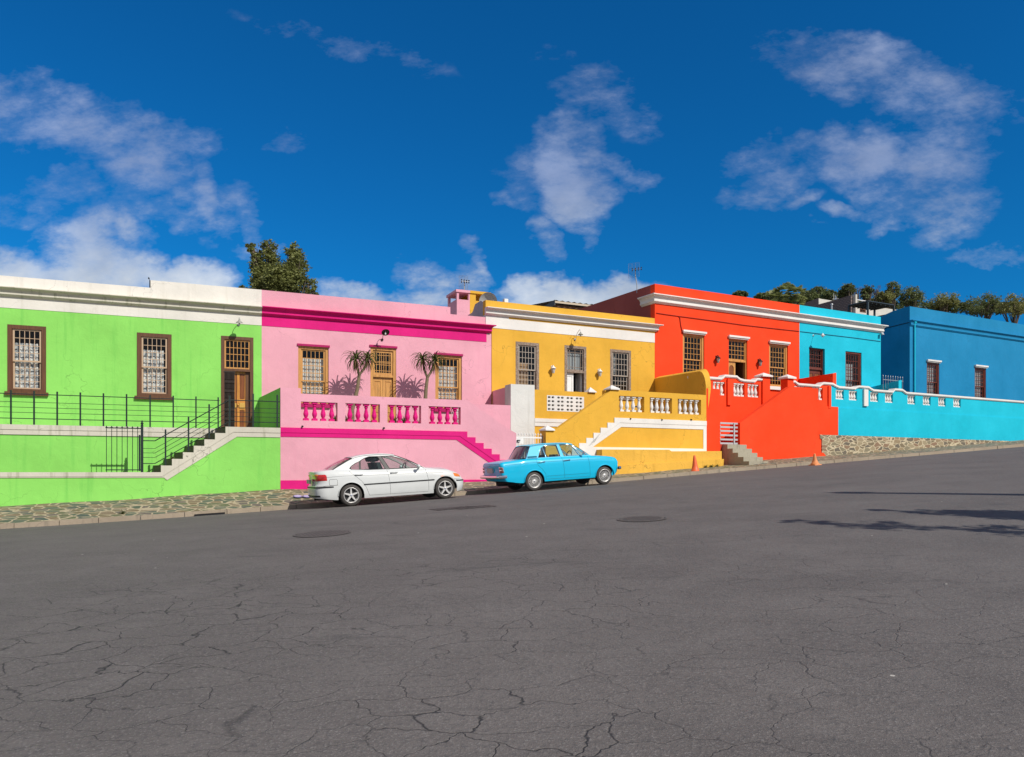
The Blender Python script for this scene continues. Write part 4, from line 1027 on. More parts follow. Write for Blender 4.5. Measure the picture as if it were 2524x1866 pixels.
mb.box(uP+.002, uQ, 1.165, 1.199, zc_+.008, za); mb.box(uP+.002, uQ, 1.175, 1.199, zd, zc_-.008); th.part('band', mb, WHITE)
mb = MB(); bevel_cap(mb, uQ-.30, uQ-.02, 1.16, 1.45, zt2+.001, zt2+.03, .20, .04); th.part('post_cap', mb, WHITE)
# low plinth bench along the foot
uB0, uB1 = fr.u(1484, -.42), fr.u(1779, -.42); zt_ = fr.z(1620, 1110, -.42)
Bl = [(u_, foot(fr, u_, -.42)) for u_ in frange(uB0, uB1, .7)]
mb = MB(); mb.slab(Bl + [(uB1, zt_+.01), (lerp(uB0, uB1, .56), zt_-.03), (lerp(uB0, uB1, .54), zt_+.03), (uB0, zt_)], [], -.42, -.02)
zl0, zl1 = fr.z(1580, 1144, -.5), fr.z(1779, 1131, -.5); ul = fr.u(1580, -.5); kz = (zl1-zl0)/(uB1-ul)
for k in range(1): mb.slab([(p[0], p[1]) for p in Bl] + [(uB1+.05, zl1), (uB0-.03, zl0+kz*(uB0-ul))], [], -.50, -.421)
th.part('plinth', mb, YPLINTH)
# yellow/red party wall: sloped top, rounded nose, coping weathered toward the street side
Xf, Yf = FY.xy(FY.u(1613.5), 0); fu = (Xf-fr.o[0])*fr.U[0]+(Yf-fr.o[1])*fr.U[1]; fw = (Xf-fr.o[0])*fr.N[0]+(Yf-fr.o[1])*fr.N[1]
zback = EYE+(HY-933)/FOC*Yf; uN = uE-.02; uN_y, fu_y, fw_y = uN, fu, fw
znose = fr.z(1741, 957, 0); 
def nose_path(dz):
    P = [(-.0, znose-.0)]
    for i in range(9):
        t = i/8*pi/2; P.append((.55*(1-cos(t)), znose + (fr.z(1728, 915.5, .55)-znose)*sin(t)))
    zt_n = P[-1][1]
    P += [(fw-.004, zback)]
    return P
P = nose_path(0); mb = MB(); vs = []
for (w_, z_) in P:
    t = w_/fw; ul_ = lerp(uN, fu, t); rh = .11
    zl_ = znose-.03 if w_ < .3 else zb-.2; vs += [(ul_, w_+.004, zb-.2), (ul_, w_+.004, z_), (ul_+.26, w_+.004, z_+rh), (ul_+.26, w_+.004, zl_)]
n = len(P); fs = []
for i in range(n-1):
    for j in range(3): fs.append((i*4+j, i*4+j+1, (i+1)*4+j+1, (i+1)*4+j))
mb.add(vs, fs); mb.add(vs[:4], [(0, 3, 2, 1)]); th.part('party_wall', mb, YELLOW)

# gate between pink and yellow
gt = Thing('white_gate', 'white painted steel gate with spear tips behind the blue car', 'gate', TY, (fr.u(1305), .1, foot(TY, .6)))
ua, ub_ = fr.u(1275), fr.u(1336); z1_ = fr.z(1300, 1065.5); mb = MB(); zf = foot(fr, 0)+.3
for i in range(10): spear(mb, lerp(ua, ub_, i/9), .1, zf, z1_, .012, 1.2)
gt.part('bar', mb, WHITEP); mb = MB()
for z_ in (zf+.12, z1_-.19): mb.box(ua-.03, ub_+.03, .08, .12, z_-.025, z_+.025)
gt.part('rail', mb, WHITEP); mb = MB(); mb.box(ua, ua+.30, .085, .115, z1_-.42, z1_-.215); mb.box(ua+.02, ua+.16, .05, .084, z1_-.30, z1_-.28, 1); mb.box(ua+.02, ua+.05, .05, .084, z1_-.36, z1_-.30, 1); mb.box(ua+.03, ua+.13, .05, .084, z1_-.37, z1_-.35, 1); gt.part('lock_box', mb, [WHITEP, BLACK])
mb = MB(); mb.box(ub_+.05, ub_+.09, .08, .12, zf, z1_-.10); gt.part('post', mb, BROWNI)

# ---- RED and BLUE terrace
fr = TR; W = 1.2
th = Thing('red_terrace', 'orange red terrace wall with white balusters above a sloping stair parapet', 'terrace', TR, (4, 0, foot(TR, 4))); RT = th
us0, us1 = 0.0, fr.u(1775); zs = fr.z(1758, 958); u2 = fr.u(1824); uTop = fr.u(1948); uR2 = fr.u(2017)
mb = MB(); mb.box(us0+.004, us1, 0, .03, foot(fr, 0), zs); mb.box(us0+.40, us1, .031, .24, foot(fr, 0), zs); th.part('gate_pier', mb, RED); mb = MB()
ft = [(u_, foot(fr, u_)) for u_ in frange(u2, fr.u(2024), 1.0)]
zA, zB = fr.z(1824, 1042.5), fr.z(1980, 955)
zc1 = fr.z(2020, 1073)
mb.slab(ft + [(fr.u(2024), zc1), (uR2, zc1), (uR2, zB), (uTop, zB), (u2, zA)], [], 0, .24); mb.box(u2, u2+.24, .241, .6, foot(fr, u2), zA); 
th.part('wall', mb, RED)
mb = MB(); mb.slab([(p[0], p[1]) for p in [(u2+.3, foot(fr, u2)), (fr.u(2044, -.06), foot(fr, 8)), (fr.u(2030, -.06), fr.z(2030, 1116)), (u2+.3, fr.z(1850, 1119))]], [], -.06, -.001); th.part('plinth', mb, RED)
# rear balustrade, three builders' lengths: coping line, openings
zo1 = fr.z(1821, 944.5, W); zo0 = fr.z(1821, 977, W); zfl_r = fr.z(1900, 999, W)
uBl = fr.u(2048, W)
def z_at(x, y): return fr.z(x, y, W)
cz = z_at(1815, 925.3); cl = z_at(1845, 936.3)
def coping_line(ua, ub, hi, lo, ends=.35, ramp_=.28):
    """raised at the ends, dropped in the middle"""
    P = [(ua, hi), (ua+ends, hi)]
    for i in range(1, 8): t = i/8; P.append((ua+ends+ramp_*t, lerp(hi, lo, smooth(t))))
    P.append((ua+ends+ramp_, lo)); P.append((ub-ends-ramp_*.6, lo))
    for i in range(1, 8): t = i/8; P.append((ub-ends-ramp_*.6+ramp_*.6*t, lerp(lo, hi, smooth(t))))
    P += [(ub-ends, hi), (ub, hi)]; return P
def add_coping(th, line, mat=WHITE):
    mb = MB(); n = len(line)
    for (t0_, t1_, w0_, w1_) in ((-.085, 0.0, W-.07, W+.29), (-.12, -.086, W-.04, W+.26)):
        outl = [(u_, z_+t1_) for u_, z_ in line] + [(u_, z_+t0_) for u_, z_ in reversed(line)]
        mb.slab(outl, [], w0_, w1_)
    return th.part('coping', mb, mat)
def bal_section(th, line, holes, mat, zbot, pil=()):
    under = [(u_, z_-.121) for u_, z_ in line]
    mb = MB(); mb.slab([(line[0][0], zbot), (line[-1][0], zbot)] + list(reversed(under)), [rect(*h) for h in holes], W, W+.22)
    th.part('balustrade', mb, mat)
u = lambda x: fr.u(x, W)
hiL, loL = z_at(1800, 924.8), z_at(1845, 936.3)
lineA = [(u(1745), z_at(1765, 927.6)), (u(1776), z_at(1765, 927.6))]
_x, _y = TY.xy(lerp(uN_y, fu_y, 1.2/fw_y)+.05, 1.2); _a = (_x-fr.o[0])*fr.U[0]+(_y-fr.o[1])*fr.U[1]
lineA = [(_a, z_at(1765, 930.0)), (u(1775), z_at(1765, 930.0)), (u(1780), z_at(1765, 930)+.05), (u(1785), hiL), (u(1814), hiL), (u(1818), lerp(hiL, loL, .4)), (u(1822), lerp(hiL, loL, .75)), (u(1832), loL), (u(1858), loL), (u(1865), z_at(1868, 932)), (u(1877), z_at(1868, 932))]
ZB_ = foot(fr, 0)-.2
H1 = [(u(1757), u(1787), z_at(1772, 975), z_at(1772, 940)), (u(1808), u(1835.5), zo0, zo1), (u(1842.6), u(1870.7), zo0, zo1)]
H1[0] = (H1[0][0], H1[0][1], zo0, zo1)
bal_section(th, lineA, H1, RED, ZB_); add_coping(th, lineA)
put_balusters(th, fr, WHITE, H1, W+.11, .09, 3, 10, True)
mb = MB(); mb.box(u(1791), u(1800), W-.08, W-.001, zfl_r-.1, hiL-.17); mb.box(u(1877), u(1895), W-.08, W+.26, ZB_+.5, z_at(1880, 929)); mb.box(u(1895)+.001, u(1929), W+.001, W+.22, ZB_, zfl_r)
th.part('post', mb, RED)
mb = MB(); bevel_cap(mb, u(1877), u(1895)-.02, W-.08, W+.26, z_at(1880, 929)+.001, z_at(1880, 929)+.07, .14, .10); th.part('post_cap', mb, WHITE)
zc2 = z_at(1940, 934)
mb = MB(); mb.box(u(1936.5), u(1951), W-.12, W+.30, ZB_, zc2); th.part('post', mb, RED)
mb = MB(); bevel_cap(mb, u(1936.5)+.03, u(1951)-.03, W-.09, W+.27, zc2+.001, zc2+.08, .15, .12); th.part('post_cap', mb, WHITE)
hi2, lo2 = z_at(2040, 943), z_at(1995, 947)
lineB = [(u(1951)+.002, z_at(1955, 938)), (u(1958), z_at(1955, 938)), (u(1962), lerp(z_at(1955, 938), lo2, .55)), (u(1967), lo2), (u(2019), lo2), (u(2023), lerp(lo2, hi2, .6)), (u(2028), hi2), (uBl-.002, hi2)]
H2 = [(u(1957), u(1983), z_at(2010, 985), z_at(2010, 955)), (u(2001), u(2028), z_at(2010, 985), z_at(2010, 955))]
bal_section(th, lineB, H2, RED, ZB_); add_coping(th, lineB); put_balusters(th, fr, WHITE, H2, W+.11, .09, 3, 10, True)
mb = MB(); mb.box(u(2040), u(2046), W-.07, W-.001, zfl_r, hi2-.17); mb.box(u(2012), u(2064), W-.05, W-.001, ZB_, z_at(2040, 1002)); th.part('post', mb, RED)
mb = MB(); mb.box(us0+.9, fr.u(2064, W), W+.22, 4.6, zfl_r-.25, zfl_r-.004); th.part('floor', mb, CONC)
# stair climbing right behind the front wall
mb = MB(); ns = 11; zg0 = fr.z(1800, 1096); ua, ub_ = fr.u(1800, .3), fr.u(1935, .3)
for i in range(ns): mb.box(lerp(ua, ub_, i/ns), ub_ + .6, .242, W-.051, foot(fr, 2), lerp(zg0, zfl_r, (i+1)/ns))
mb.box(us1, ua-.001, .02, W-.051, foot(fr, 2), zg0); th.part('step', mb, simple('red_painted_step', (.50, .03, .006), .7))
# party wall red/blue
def party(th, xb, yb, xt, yt, mat, thick=.24, rh=.04, fac=FR, zlow=None):
    Xf, Yf = fac.xy(fac.u(xb), 0); fu = (Xf-fr.o[0])*fr.U[0]+(Yf-fr.o[1])*fr.U[1]; fw = (Xf-fr.o[0])*fr.N[0]+(Yf-fr.o[1])*fr.N[1]
    zb_ = EYE+(HY-yb)/FOC*Yf; uf, zf_ = fr.uz(xt, yt, W+.23); zl = zfl_r-.1
    mb = MB(); mb.hexa([(uf, W+.23, zl), (uf+thick, W+.23, zl), (fu+thick, fw-.003, zl), (fu, fw-.003, zl), (uf, W+.23, zf_-rh), (uf+thick, W+.23, zf_), (fu+thick, fw-.003, zb_), (fu, fw-.003, zb_-rh)]); return th.part('party_wall', mb, mat)
party(RT, 1969, 932, 2053, 918, RED)
# white slatted gate
gt = Thing('slatted_gate', 'silver grey gate of six flat slats at the top of the concrete steps', 'gate', TR, (fr.u(1797, .1), .1, zg0))
mb = MB(); ga, gb = fr.u(1775.5, .1), fr.u(1818.5, .1)
for y in (1043.5, 1053, 1062.5, 1073, 1083.5, 1093):
    z_ = fr.z(1797, y, .1); mb.box(ga, gb, .10, .13, z_-.037, z_+.037)
gt.part('slat', mb, simple('pale_painted_steel', (.44, .46, .48), .4)); mb = MB(); zt_ = fr.z(1797, 1042, .1); u_ = fr.u(1809, .1); mb.box(u_-.03, u_+.03, .07, .098, zg0+.02, zt_); mb.box(ga, ga+.04, .131, .16, zg0+.02, zt_); gt.part('post', mb, MATS['pale_painted_steel'])
# concrete steps down to the pavement
st = Thing('concrete_steps', 'weathered concrete steps climbing from the pavement to the slatted gate', 'steps', TR, (fr.u(1810, -.6), -.6, foot(fr, 2, -.6)))
mb = MB(); f0, f1 = fr.u(1776, 0), fr.u(1823, 0); rz = (zg0 - fr.z(1855, 1149, -1.25))/5
for i in range(5):
    w1_ = -.001-.30*(i)+.0; zt_ = zg0-.004-i*rz*.98
    mb.box(f0+.10-(.0 if i == 0 else .0), f1+.10, w1_-.30, w1_ if i else -.001, foot(fr, 2)-.5, zt_)
st.part('step', mb, CONC)
# stone retaining wall under the blue terrace
sw = Thing('stone_wall', 'rubble stone retaining wall with pale mortar under the blue terrace', 'wall', TR, (fr.u(2100, -.02), 0, foot(fr, 10)))
ue = fr.u(2290); mb = MB(); u5 = fr.u(2025); zst = fr.z(2100, 1074); ft = [(q, foot(fr, q)) for q in frange(u5, uEnd+14, 1.2)]
mb.slab(ft + [(uEnd+14, zst), (u5-.12, zst), (u5-.12, zst-.18), (u5, zst-.2)], [], -.03, .5); sw.part('wall', mb, STONEW)
bt = Thing('blue_terrace', 'cyan terrace wall with small white balusters and curved white coping', 'terrace', TR, (fr.u(2130, W), W, foot(fr, 10))); uX = uEnd+14
u3 = u(2064); zled = z_at(2130, 1009)
hi3, lo3 = z_at(2120, 950.8), z_at(2085, 953.5)
lineC = [(uBl, hi2), (u(2050), hi2), (u(2057), lerp(hi2, lo3, .5)), (u(2066), lo3), (u(2106), lo3), (u(2110), lerp(lo3, hi3, .6)), (u(2115), hi3), (u(2139), hi3), (u(2144), lerp(hi3, z_at(2165, 961), .5)), (u(2151), z_at(2165, 961)), (u(2199), z_at(2165, 961)), (u(2204), hi3), (u(2222), hi3), (u(2232), z_at(2165, 961)), (uX, z_at(2165, 961))]
H3 = [(u(a), u(b), z_at(2100, 986.5), z_at(2100, 963)) for a, b in ((2060, 2080), (2092.5, 2112.5), (2145, 2165), (2181.6, 2201), (2237, 2256), (2275, 2294), (2313, 2331), (2350, 2368))]
bal_section(bt, lineC, H3, BLUE, zled); add_coping(bt, lineC); put_balusters(bt, fr, WHITE, H3, W+.11, .085, 3, 8, True)
mb = MB(); mb.box(u3+.001, uX, W-.05, W+.22, ZB_, zled-.001); bt.part('wall', mb, BLUE)
mb = MB(); mb.box(u(2126.5), u(2136.5), W-.09, W-.001, z_at(2130, 1001), hi3-.17); bt.part('pilaster', mb, WHITE)
mb = MB(); mb.box(fr.u(2064, W)+.01, uX, W+.22, 4.6, zfl_r-.25, zfl_r-.004); bt.part('floor', mb, CONC)
party(bt, 2148, 952, 2215, 936, BLUE)
# spiked rail on the neighbour's side
sr = Thing('spiked_fence', 'small grey iron fence with spikes against the deep blue wall', 'fence', TR, (u(2190), W+1.0, zfl_r))
mb = MB(); wS = W+1.2; z_a = fr.z(2190, 941, wS); z_b = fr.z(2190, 926, wS)
for i in range(9):
    uu = lerp(fr.u(2177, wS), fr.u(2225, wS), i/8); mb.tube([(uu, wS, zfl_r), (uu, wS, z_b-.03)], .012, 4); mb.lathe([(.018, 0), (0, .08)], (uu, wS, z_b-.05), 4)
mb.box(fr.u(2176, wS), fr.u(2226, wS), wS-.012, wS+.012, z_a+.08, z_a+.11); sr.part('bar', mb, GREYM)
# ================================================================== CARS
def carpaint(name, c, rough=.25):
    m = bpy.data.materials.new(name); nt = nodes_of(m); P = world_pos(nt)
    a = mix_rgb(nt, math_n(nt, 'MULTIPLY', ramp(nt, noise(nt, P, 3, 5, .6), [(.45, 0.0), (.8, 1.0)]), .35), c, tuple(v*.8+.01 for v in c))
    b = noise(nt, P, 1.4, 2, .5)
    p = principled(nt, a, rough, b, .04, .03); p.inputs['Specular IOR Level'].default_value = .3; p.inputs['Coat Weight'].default_value = .6; p.inputs['Coat Roughness'].default_value = .03; return m
TYRE = simple('tyre_rubber', (.055, .05, .046), .75, 0, .3, 12, .5)
ALLOY = simple('alloy_wheel', (.72, .71, .69), .35, .35, .08)
CHROME = simple('chrome', (.82, .82, .83), .08, 1.0, .03)
TRIM = simple('black_car_trim', (.015, .015, .017), .5)
UNDER = simple('dark_underbody', (.012, .012, .012), .8)
SEATM = simple('dark_seat_cloth', (.035, .045, .05), .8)
CGLASS = glass('car_glass', (.74, .83, .80), 1.5, .01)
REDL = simple('red_lamp_lens', (.50, .010, .008), .12, coat=1.0); AMBL = simple('amber_lamp_lens', (.75, .20, .015), .12, coat=1.0)
CLEARL = simple('clear_lamp_lens', (.6, .62, .64), .1, coat=1.0); PLATE = simple('grey_blank_plate', (.42, .38, .36), .5)
def car(name, label, P, paintm, loc, ang, slope):
    e = bpy.data.objects.new(name, None); col.objects.link(e); tag(e, label, 'car')
    e.location = loc; e.rotation_euler = (0, -slope, ang); e.rotation_mode = 'XYZ'
    e.matrix_world = Matrix.Translation(loc) @ Matrix.Rotation(ang, 4, 'Z') @ Matrix.Rotation(-slope, 4, 'Y')
    W, x0, x1, wb, rw, ar = P['W'], P['x0'], P['x1'], P['wb'], P['rw'], P['ar']
    def part(nm, mb, m, parent=None, lab=None):
        o = mb.build(nm, m, parent or e)
        if lab: o['label'] = lab
        return o
    def zb(x):
        z = cinterp(P['bot'], x)
        for ax in (0, wb):
            if abs(x-ax) < ar-1e-6: z = max(z, rw + sqrt(ar*ar-(x-ax)**2))
        return z
    ztop = lambda x: cinterp(P['top'], x)
    wf = lambda zn: cinterp(P['wprof'], zn)
    # half outline in plan, nose centre to tail centre
    rf, rr, bf, br = P['rf'], P['rr'], P['bf'], P['br']
    pts = []
    for i in range(7): y = (W-rf)*i/7; pts.append((x1-bf*(y/W)**2, y))
    xc = x1-bf*((W-rf)/W)**2-rf
    for i in range(9): a = pi/2*i/8; pts.append((xc+rf*cos(a), W-rf+rf*sin(a)))
    xs = set(); xcr = x0+br*((W-rr)/W)**2+rr
    for ax in (0, wb):
        for k in range(0, 33):
            xs.add(round(ax+ar*cos(pi*k/32), 4))
        xs.add(round(ax+ar+.002, 4)); xs.add(round(ax-ar-.002, 4))
    x = xcr+.03
    while x < xc-.02:
        if all(abs(abs(x-ax)-ar) > .02 for ax in (0, wb)): xs.add(round(x, 4))
        x += .06
    for x in sorted((q for q in xs if xcr+.01 < q < xc-.01), reverse=True): pts.append((x, W))
    for i in range(9): a = pi/2*i/8; pts.append((xcr-rr*sin(a), W-rr+rr*cos(a)))
    for i in range(6, -1, -1): y = (W-rr)*i/7; pts.append((x0+br*(y/W)**2, y))
    n = len(pts); ROWS = P.get('rows', 14)
    def pos(i, v, sgn):
        x, y = pts[i]; b, t = zb(x), ztop(x); z = lerp(b, t, v)
        zn = (z-.2)/(t-.2) if t > .2 else 0
        k = wf(zn)
        # taper of the flanks in plan toward both ends
        tp = 1 - P['tapf']*smooth((x-(x1-1.0))/1.0) - P['tapr']*smooth(((x0+1.0)-x)/1.0)
        xx = x
        if x > x1-.7: xx += cinterp(P['fprof'], z)*smooth((x-(x1-.7))/.5)
        if x < x0+.6: xx -= cinterp(P['rprof'], z)*smooth(((x0+.6)-x)/.45)
        return (xx, sgn*y*k*tp, z)
    doors = P['doors']; body = MB(); dmb = {}
    ci = cos; sv = {}
    for sgn in (1, -1):
        base = len(body.v)
        V = [[pos(i, j/ROWS, sgn) for j in range(ROWS+1)] for i in range(n)]
        sv[sgn] = V
        main_f = []; dfaces = {k: [] for k in range(len(doors))}
        for i in range(n-1):
            for j in range(ROWS):
                q = (i*(ROWS+1)+j, (i+1)*(ROWS+1)+j, (i+1)*(ROWS+1)+j+1, i*(ROWS+1)+j+1)
                if sgn > 0: q = tuple(reversed(q))
                cx_ = (V[i][j][0]+V[i+1][j][0])/2; cz_ = (V[i][j][2]+V[i][j+1][2])/2
                hit = None
                for k, (dn, poly) in enumerate(doors):
                    ins = False
                    for a in range(len(poly)):
                        (ax_, az_), (bx_, bz_) = poly[a], poly[(a+1) % len(poly)]
                        if (az_ > cz_) != (bz_ > cz_) and cx_ < (bx_-ax_)*(cz_-az_)/(bz_-az_)+ax_: ins = not ins
                    if ins: hit = k; break
                (dfaces[hit] if hit is not None else main_f).append(q)
        flat = [p for r_ in V for p in r_]
        body.add(flat, main_f, 0, True)
        for k, fs in dfaces.items():
            if fs:
                m = MB(); used = sorted({a for f in fs for a in f}); ix = {a: b for b, a in enumerate(used)}
                m.add([flat[a] for a in used], [tuple(ix[a] for a in f) for f in fs], 0, True); dmb[(k, sgn)] = m
    # bonnet, boot and cowl deck
    M = 10; dv = []
    for i in range(n):
        a = sv[1][i][ROWS]; b = sv[-1][i][ROWS]; cr = cinterp(P['crown'], a[0])
        for k in range(M+1):
            t = k/M*2-1; yy = a[1]*t; zz = a[2]+cr*(1-t*t)
            xx = a[0] + (0)
            dv.append((xx, -yy, zz))
    body.add(dv, [(i*(M+1)+k, i*(M+1)+k+1, (i+1)*(M+1)+k+1, (i+1)*(M+1)+k) for i in range(n-1) for k in range(M)], 0, True)
    # greenhouse sides and roof
    zB = P['belt']; yb = W*wf(1.0)-P['inset']
    yf = lambda x, z: yb - (z-zB)*P['tumble'] - .04*smooth((x-wb*.62)/.7)*0
    sd = P['side']; wins = P['wins']; hl_ = MB()
    for sgn in (1, -1):
        mp = lambda a, b, w, s=sgn: (a, s*(yf(a, b)-w), b)
        m_ = MB(); m_.slab(sd, wins, 0, .045, mapf=mp)
        body.add(m_.v, [tuple(reversed(f)) for f in m_.f] if sgn < 0 else m_.f, 0)
        hl_.slab(sd, wins, .046, .052, mapf=mp)
    roof = P['roof']; RM = 12; rv = []
    for (x, z) in roof:
        ye = yf(x, z)
        for k in range(RM+1):
            t = k/RM*2-1; rv.append((x+P['rbow']*(1-t*t)*(1 if x > P['rmid'] else -1)*cinterp([(0, 1), (1, 0)], min(abs(x-roof[0][0]), abs(x-roof[-1][0]))/.35), -ye*t, z+P['rcrown']*(1-abs(t)**2.6)))
    body.add(rv, [(i*(RM+1)+k, i*(RM+1)+k+1, (i+1)*(RM+1)+k+1, (i+1)*(RM+1)+k) for i in range(len(roof)-1) for k in range(RM)], 0, True)
    hl_.add([(x, y*.97, z-.03) for x, y, z in rv], [(i*(RM+1)+k, (i+1)*(RM+1)+k, (i+1)*(RM+1)+k+1, i*(RM+1)+k+1) for i in range(len(roof)-1) for k in range(RM)], 0, True)
    for sgn in (1, -1): body.tube([(x, sgn*yf(x, z), z) for x, z in roof], .022, 8)
    # wheel-arch lips
    for ax in (0, wb):
        for sgn in (1, -1):
            lip = []
            for k in range(25):
                a = pi*k/24*(1.0); x = ax+ar*cos(a); z = rw+ar*sin(a)
                t = ztop(x); lip.append((x, sgn*(W*wf((z-.2)/(t-.2))+.002), z))
            body.tube(lip, P['lip'], 6)
    B = part('body', body, paintm); part('headliner', hl_, simple('pale_headliner', (.62, .52, .52), .9))
    dparts = {}
    for (k, sgn), m in sorted(dmb.items()):
        dparts[(k, sgn)] = part('door', m, paintm)
    # panel gaps as fine dark seams
    seam = MB()
    def on_side(x, z, s, off=.002):
        t = ztop(x); tp = 1 - P['tapf']*smooth((x-(x1-1.0))/1.0) - P['tapr']*smooth(((x0+1.0)-x)/1.0)
        return (x, s*(W*wf((z-.2)/(t-.2))*tp+off), z)
    for line in P['seams']:
        pl = []
        for (a, b), (c, d) in zip(line, line[1:]):
            for q in range(8): pl.append((lerp(a, c, q/8), lerp(b, d, q/8)))
        pl.append(line[-1])
        for s in (1, -1): seam.tube([on_side(x, z, s, 0.0) for x, z in pl], .0035, 4)
    part('panel_gap', seam, TRIM)
    # glass
    for s in (1, -1):
        for wpoly in wins:
            m_ = MB(); vs = [(a, s*(yf(a, b)-.022), b) for a, b in wpoly]
            tri = tessellate_polygon([[Vector((a, b, 0)) for a, b in wpoly]])
            m_.add(vs, [tuple(t) for t in tri]); part('side_window', m_, CGLASS)
            if P['winseal']:
                m_ = MB(); m_.tube([(a, s*(yf(a, b)+.002), b) for a, b in wpoly], P['winseal'][0], 5, closed=True); part('window_trim', m_, P['winseal'][1])
    def screen(nm, base, topp, bow_b, bow_t, sealm):
        G = 12; R_ = 8; vs = []
        for r in range(R_+1):
            t = r/R_; x = lerp(base[0], topp[0], t); z = lerp(base[1], topp[1], t) + P['scurve']*sin(pi*t)
            ye = yf(x, lerp(base[1], topp[1], t))-.012; bw = lerp(bow_b, bow_t, t)
            zc = lerp(cinterp(P['crown'], base[0])*.0, P['rcrown']*.9, t)
            for k in range(G+1):
                q = k/G*2-1; vs.append((x+bw*(1-q*q), -ye*q, z+zc*(1-q*q)))
        m_ = MB(); m_.add(vs, [(r*(G+1)+k, r*(G+1)+k+1, (r+1)*(G+1)+k+1, (r+1)*(G+1)+k) for r in range(R_) for k in range(G)], 0, True)
        o = part(nm, m_, CGLASS); m_ = MB()
        loop = [vs[k] for k in range(G+1)] + [vs[r*(G+1)+G] for r in range(1, R_+1)] + [vs[R_*(G+1)+k] for k in range(G-1, -1, -1)] + [vs[r*(G+1)] for r in range(R_-1, 0, -1)]
        m_.tube(loop, .014, 6, closed=True); part('window_seal', m_, sealm, o); return o
    screen('windscreen', P['ws'][0], P['ws'][1], P['wsb'], P['wst'], TRIM)
    screen('rear_window', P['rwn'][0], P['rwn'][1], -P['rwb'], -P['rwt'], TRIM)
    # underbody
    m_ = MB(); m_.box(x0+.35, x1-.35, -W+.30, W-.30, .20, .5)
    for ax in (0, wb):
        m_.box(ax-ar+.02, ax+ar-.02, -W+.29, -W+.30, .22, rw+ar); m_.box(ax-ar+.02, ax+ar-.02, W-.30, W-.29, .22, rw+ar)
        for s in (1, -1):
            vs = []
            for k in range(17):
                a = pi*k/16; vs += [(ax+(ar+.012)*cos(a), s*(W-.012), rw+(ar+.012)*sin(a)), (ax+(ar+.012)*cos(a), s*(W-.3), rw+(ar+.012)*sin(a))]
            m_.add(vs, [(2*k, 2*k+2, 2*k+3, 2*k+1) for k in range(16)], 0, True)
    m_.tube([(x0+.05, -.35, .24), (x0+1.2, -.35, .22)], .03, 8)
    part('underbody', m_, UNDER)
    # seats, wheel
    m_ = MB()
    def rbox(mb, xa, xb, ya, yb_, za, zb_, lean=0.0, rad=.05):
        P8 = [(xa, ya, za), (xb, ya, za), (xb, yb_, za), (xa, yb_, za), (xa+lean, ya+rad, zb_), (xb+lean-.02, ya+rad, zb_), (xb+lean-.02, yb_-rad, zb_), (xa+lean, yb_-rad, zb_)]; mb.hexa(P8)
    for s in (1, -1):
        m_ = MB(); xs_ = P['seatx']; rbox(m_, xs_, xs_+.13, s*.38-.25, s*.38+.25, zB-.3, P['seatz'], -.14)
        m_.lathe([(0, 0), (.09, .01), (.12, .07), (.12, .14), (.08, .19), (0, .2)], (xs_-.12, s*.38, P['seatz']+.02 if P.get('head', 1) else P['seatz']-.2), 10); part('seat', m_, SEATM)
    m_ = MB(); rbox(m_, P['rseatx'], P['rseatx']+.15, -W+.3, W-.3, zB-.2, P['rseatz'], -.10)
    part('rear_seat', m_, SEATM)
    m_ = MB(); c = Vector((P['steer'], -.36, zB+.0)); m_.tube([c+Vector((.10*sin(a)*.5, .17*cos(a), .17*sin(a))) for a in [2*pi*k/20 for k in range(20)]], .013, 6, closed=True); part('steering_wheel', m_, TRIM)
    # wheels
    def wheel(ax, s):
        tw = P['tw']; yo = s*(W-.035); c = (0, 0, 0)
        m_ = MB(); pr = [(rw*.62, 0), (rw*.71, .004), (rw*.90, 0.0), (rw*.97, -.018), (rw, -.045), (rw, -tw+.045), (rw*.97, -tw+.018), (rw*.9, -tw), (rw*.62, -tw)]
        m_.lathe([(a, b*s*-1*-1) for a, b in pr] if s > 0 else [(a, -b) for a, b in pr], c, 40, 'y'); 
        if s < 0: m_.f = [tuple(reversed(f)) for f in m_.f]
        w_ = part('wheel', m_, TYRE); w_.location = (ax, yo, rw)
        m2 = MB(); P['rim'](m2, rw*.70, s); r_ = m2.build('rim', P['rimmats'], w_)
        return w_
    for ax in (0, wb):
        for s in (1, -1): wheel(ax, s)
    return e, part, on_side, yf, B, dparts, pos, pts, ROWS, sv
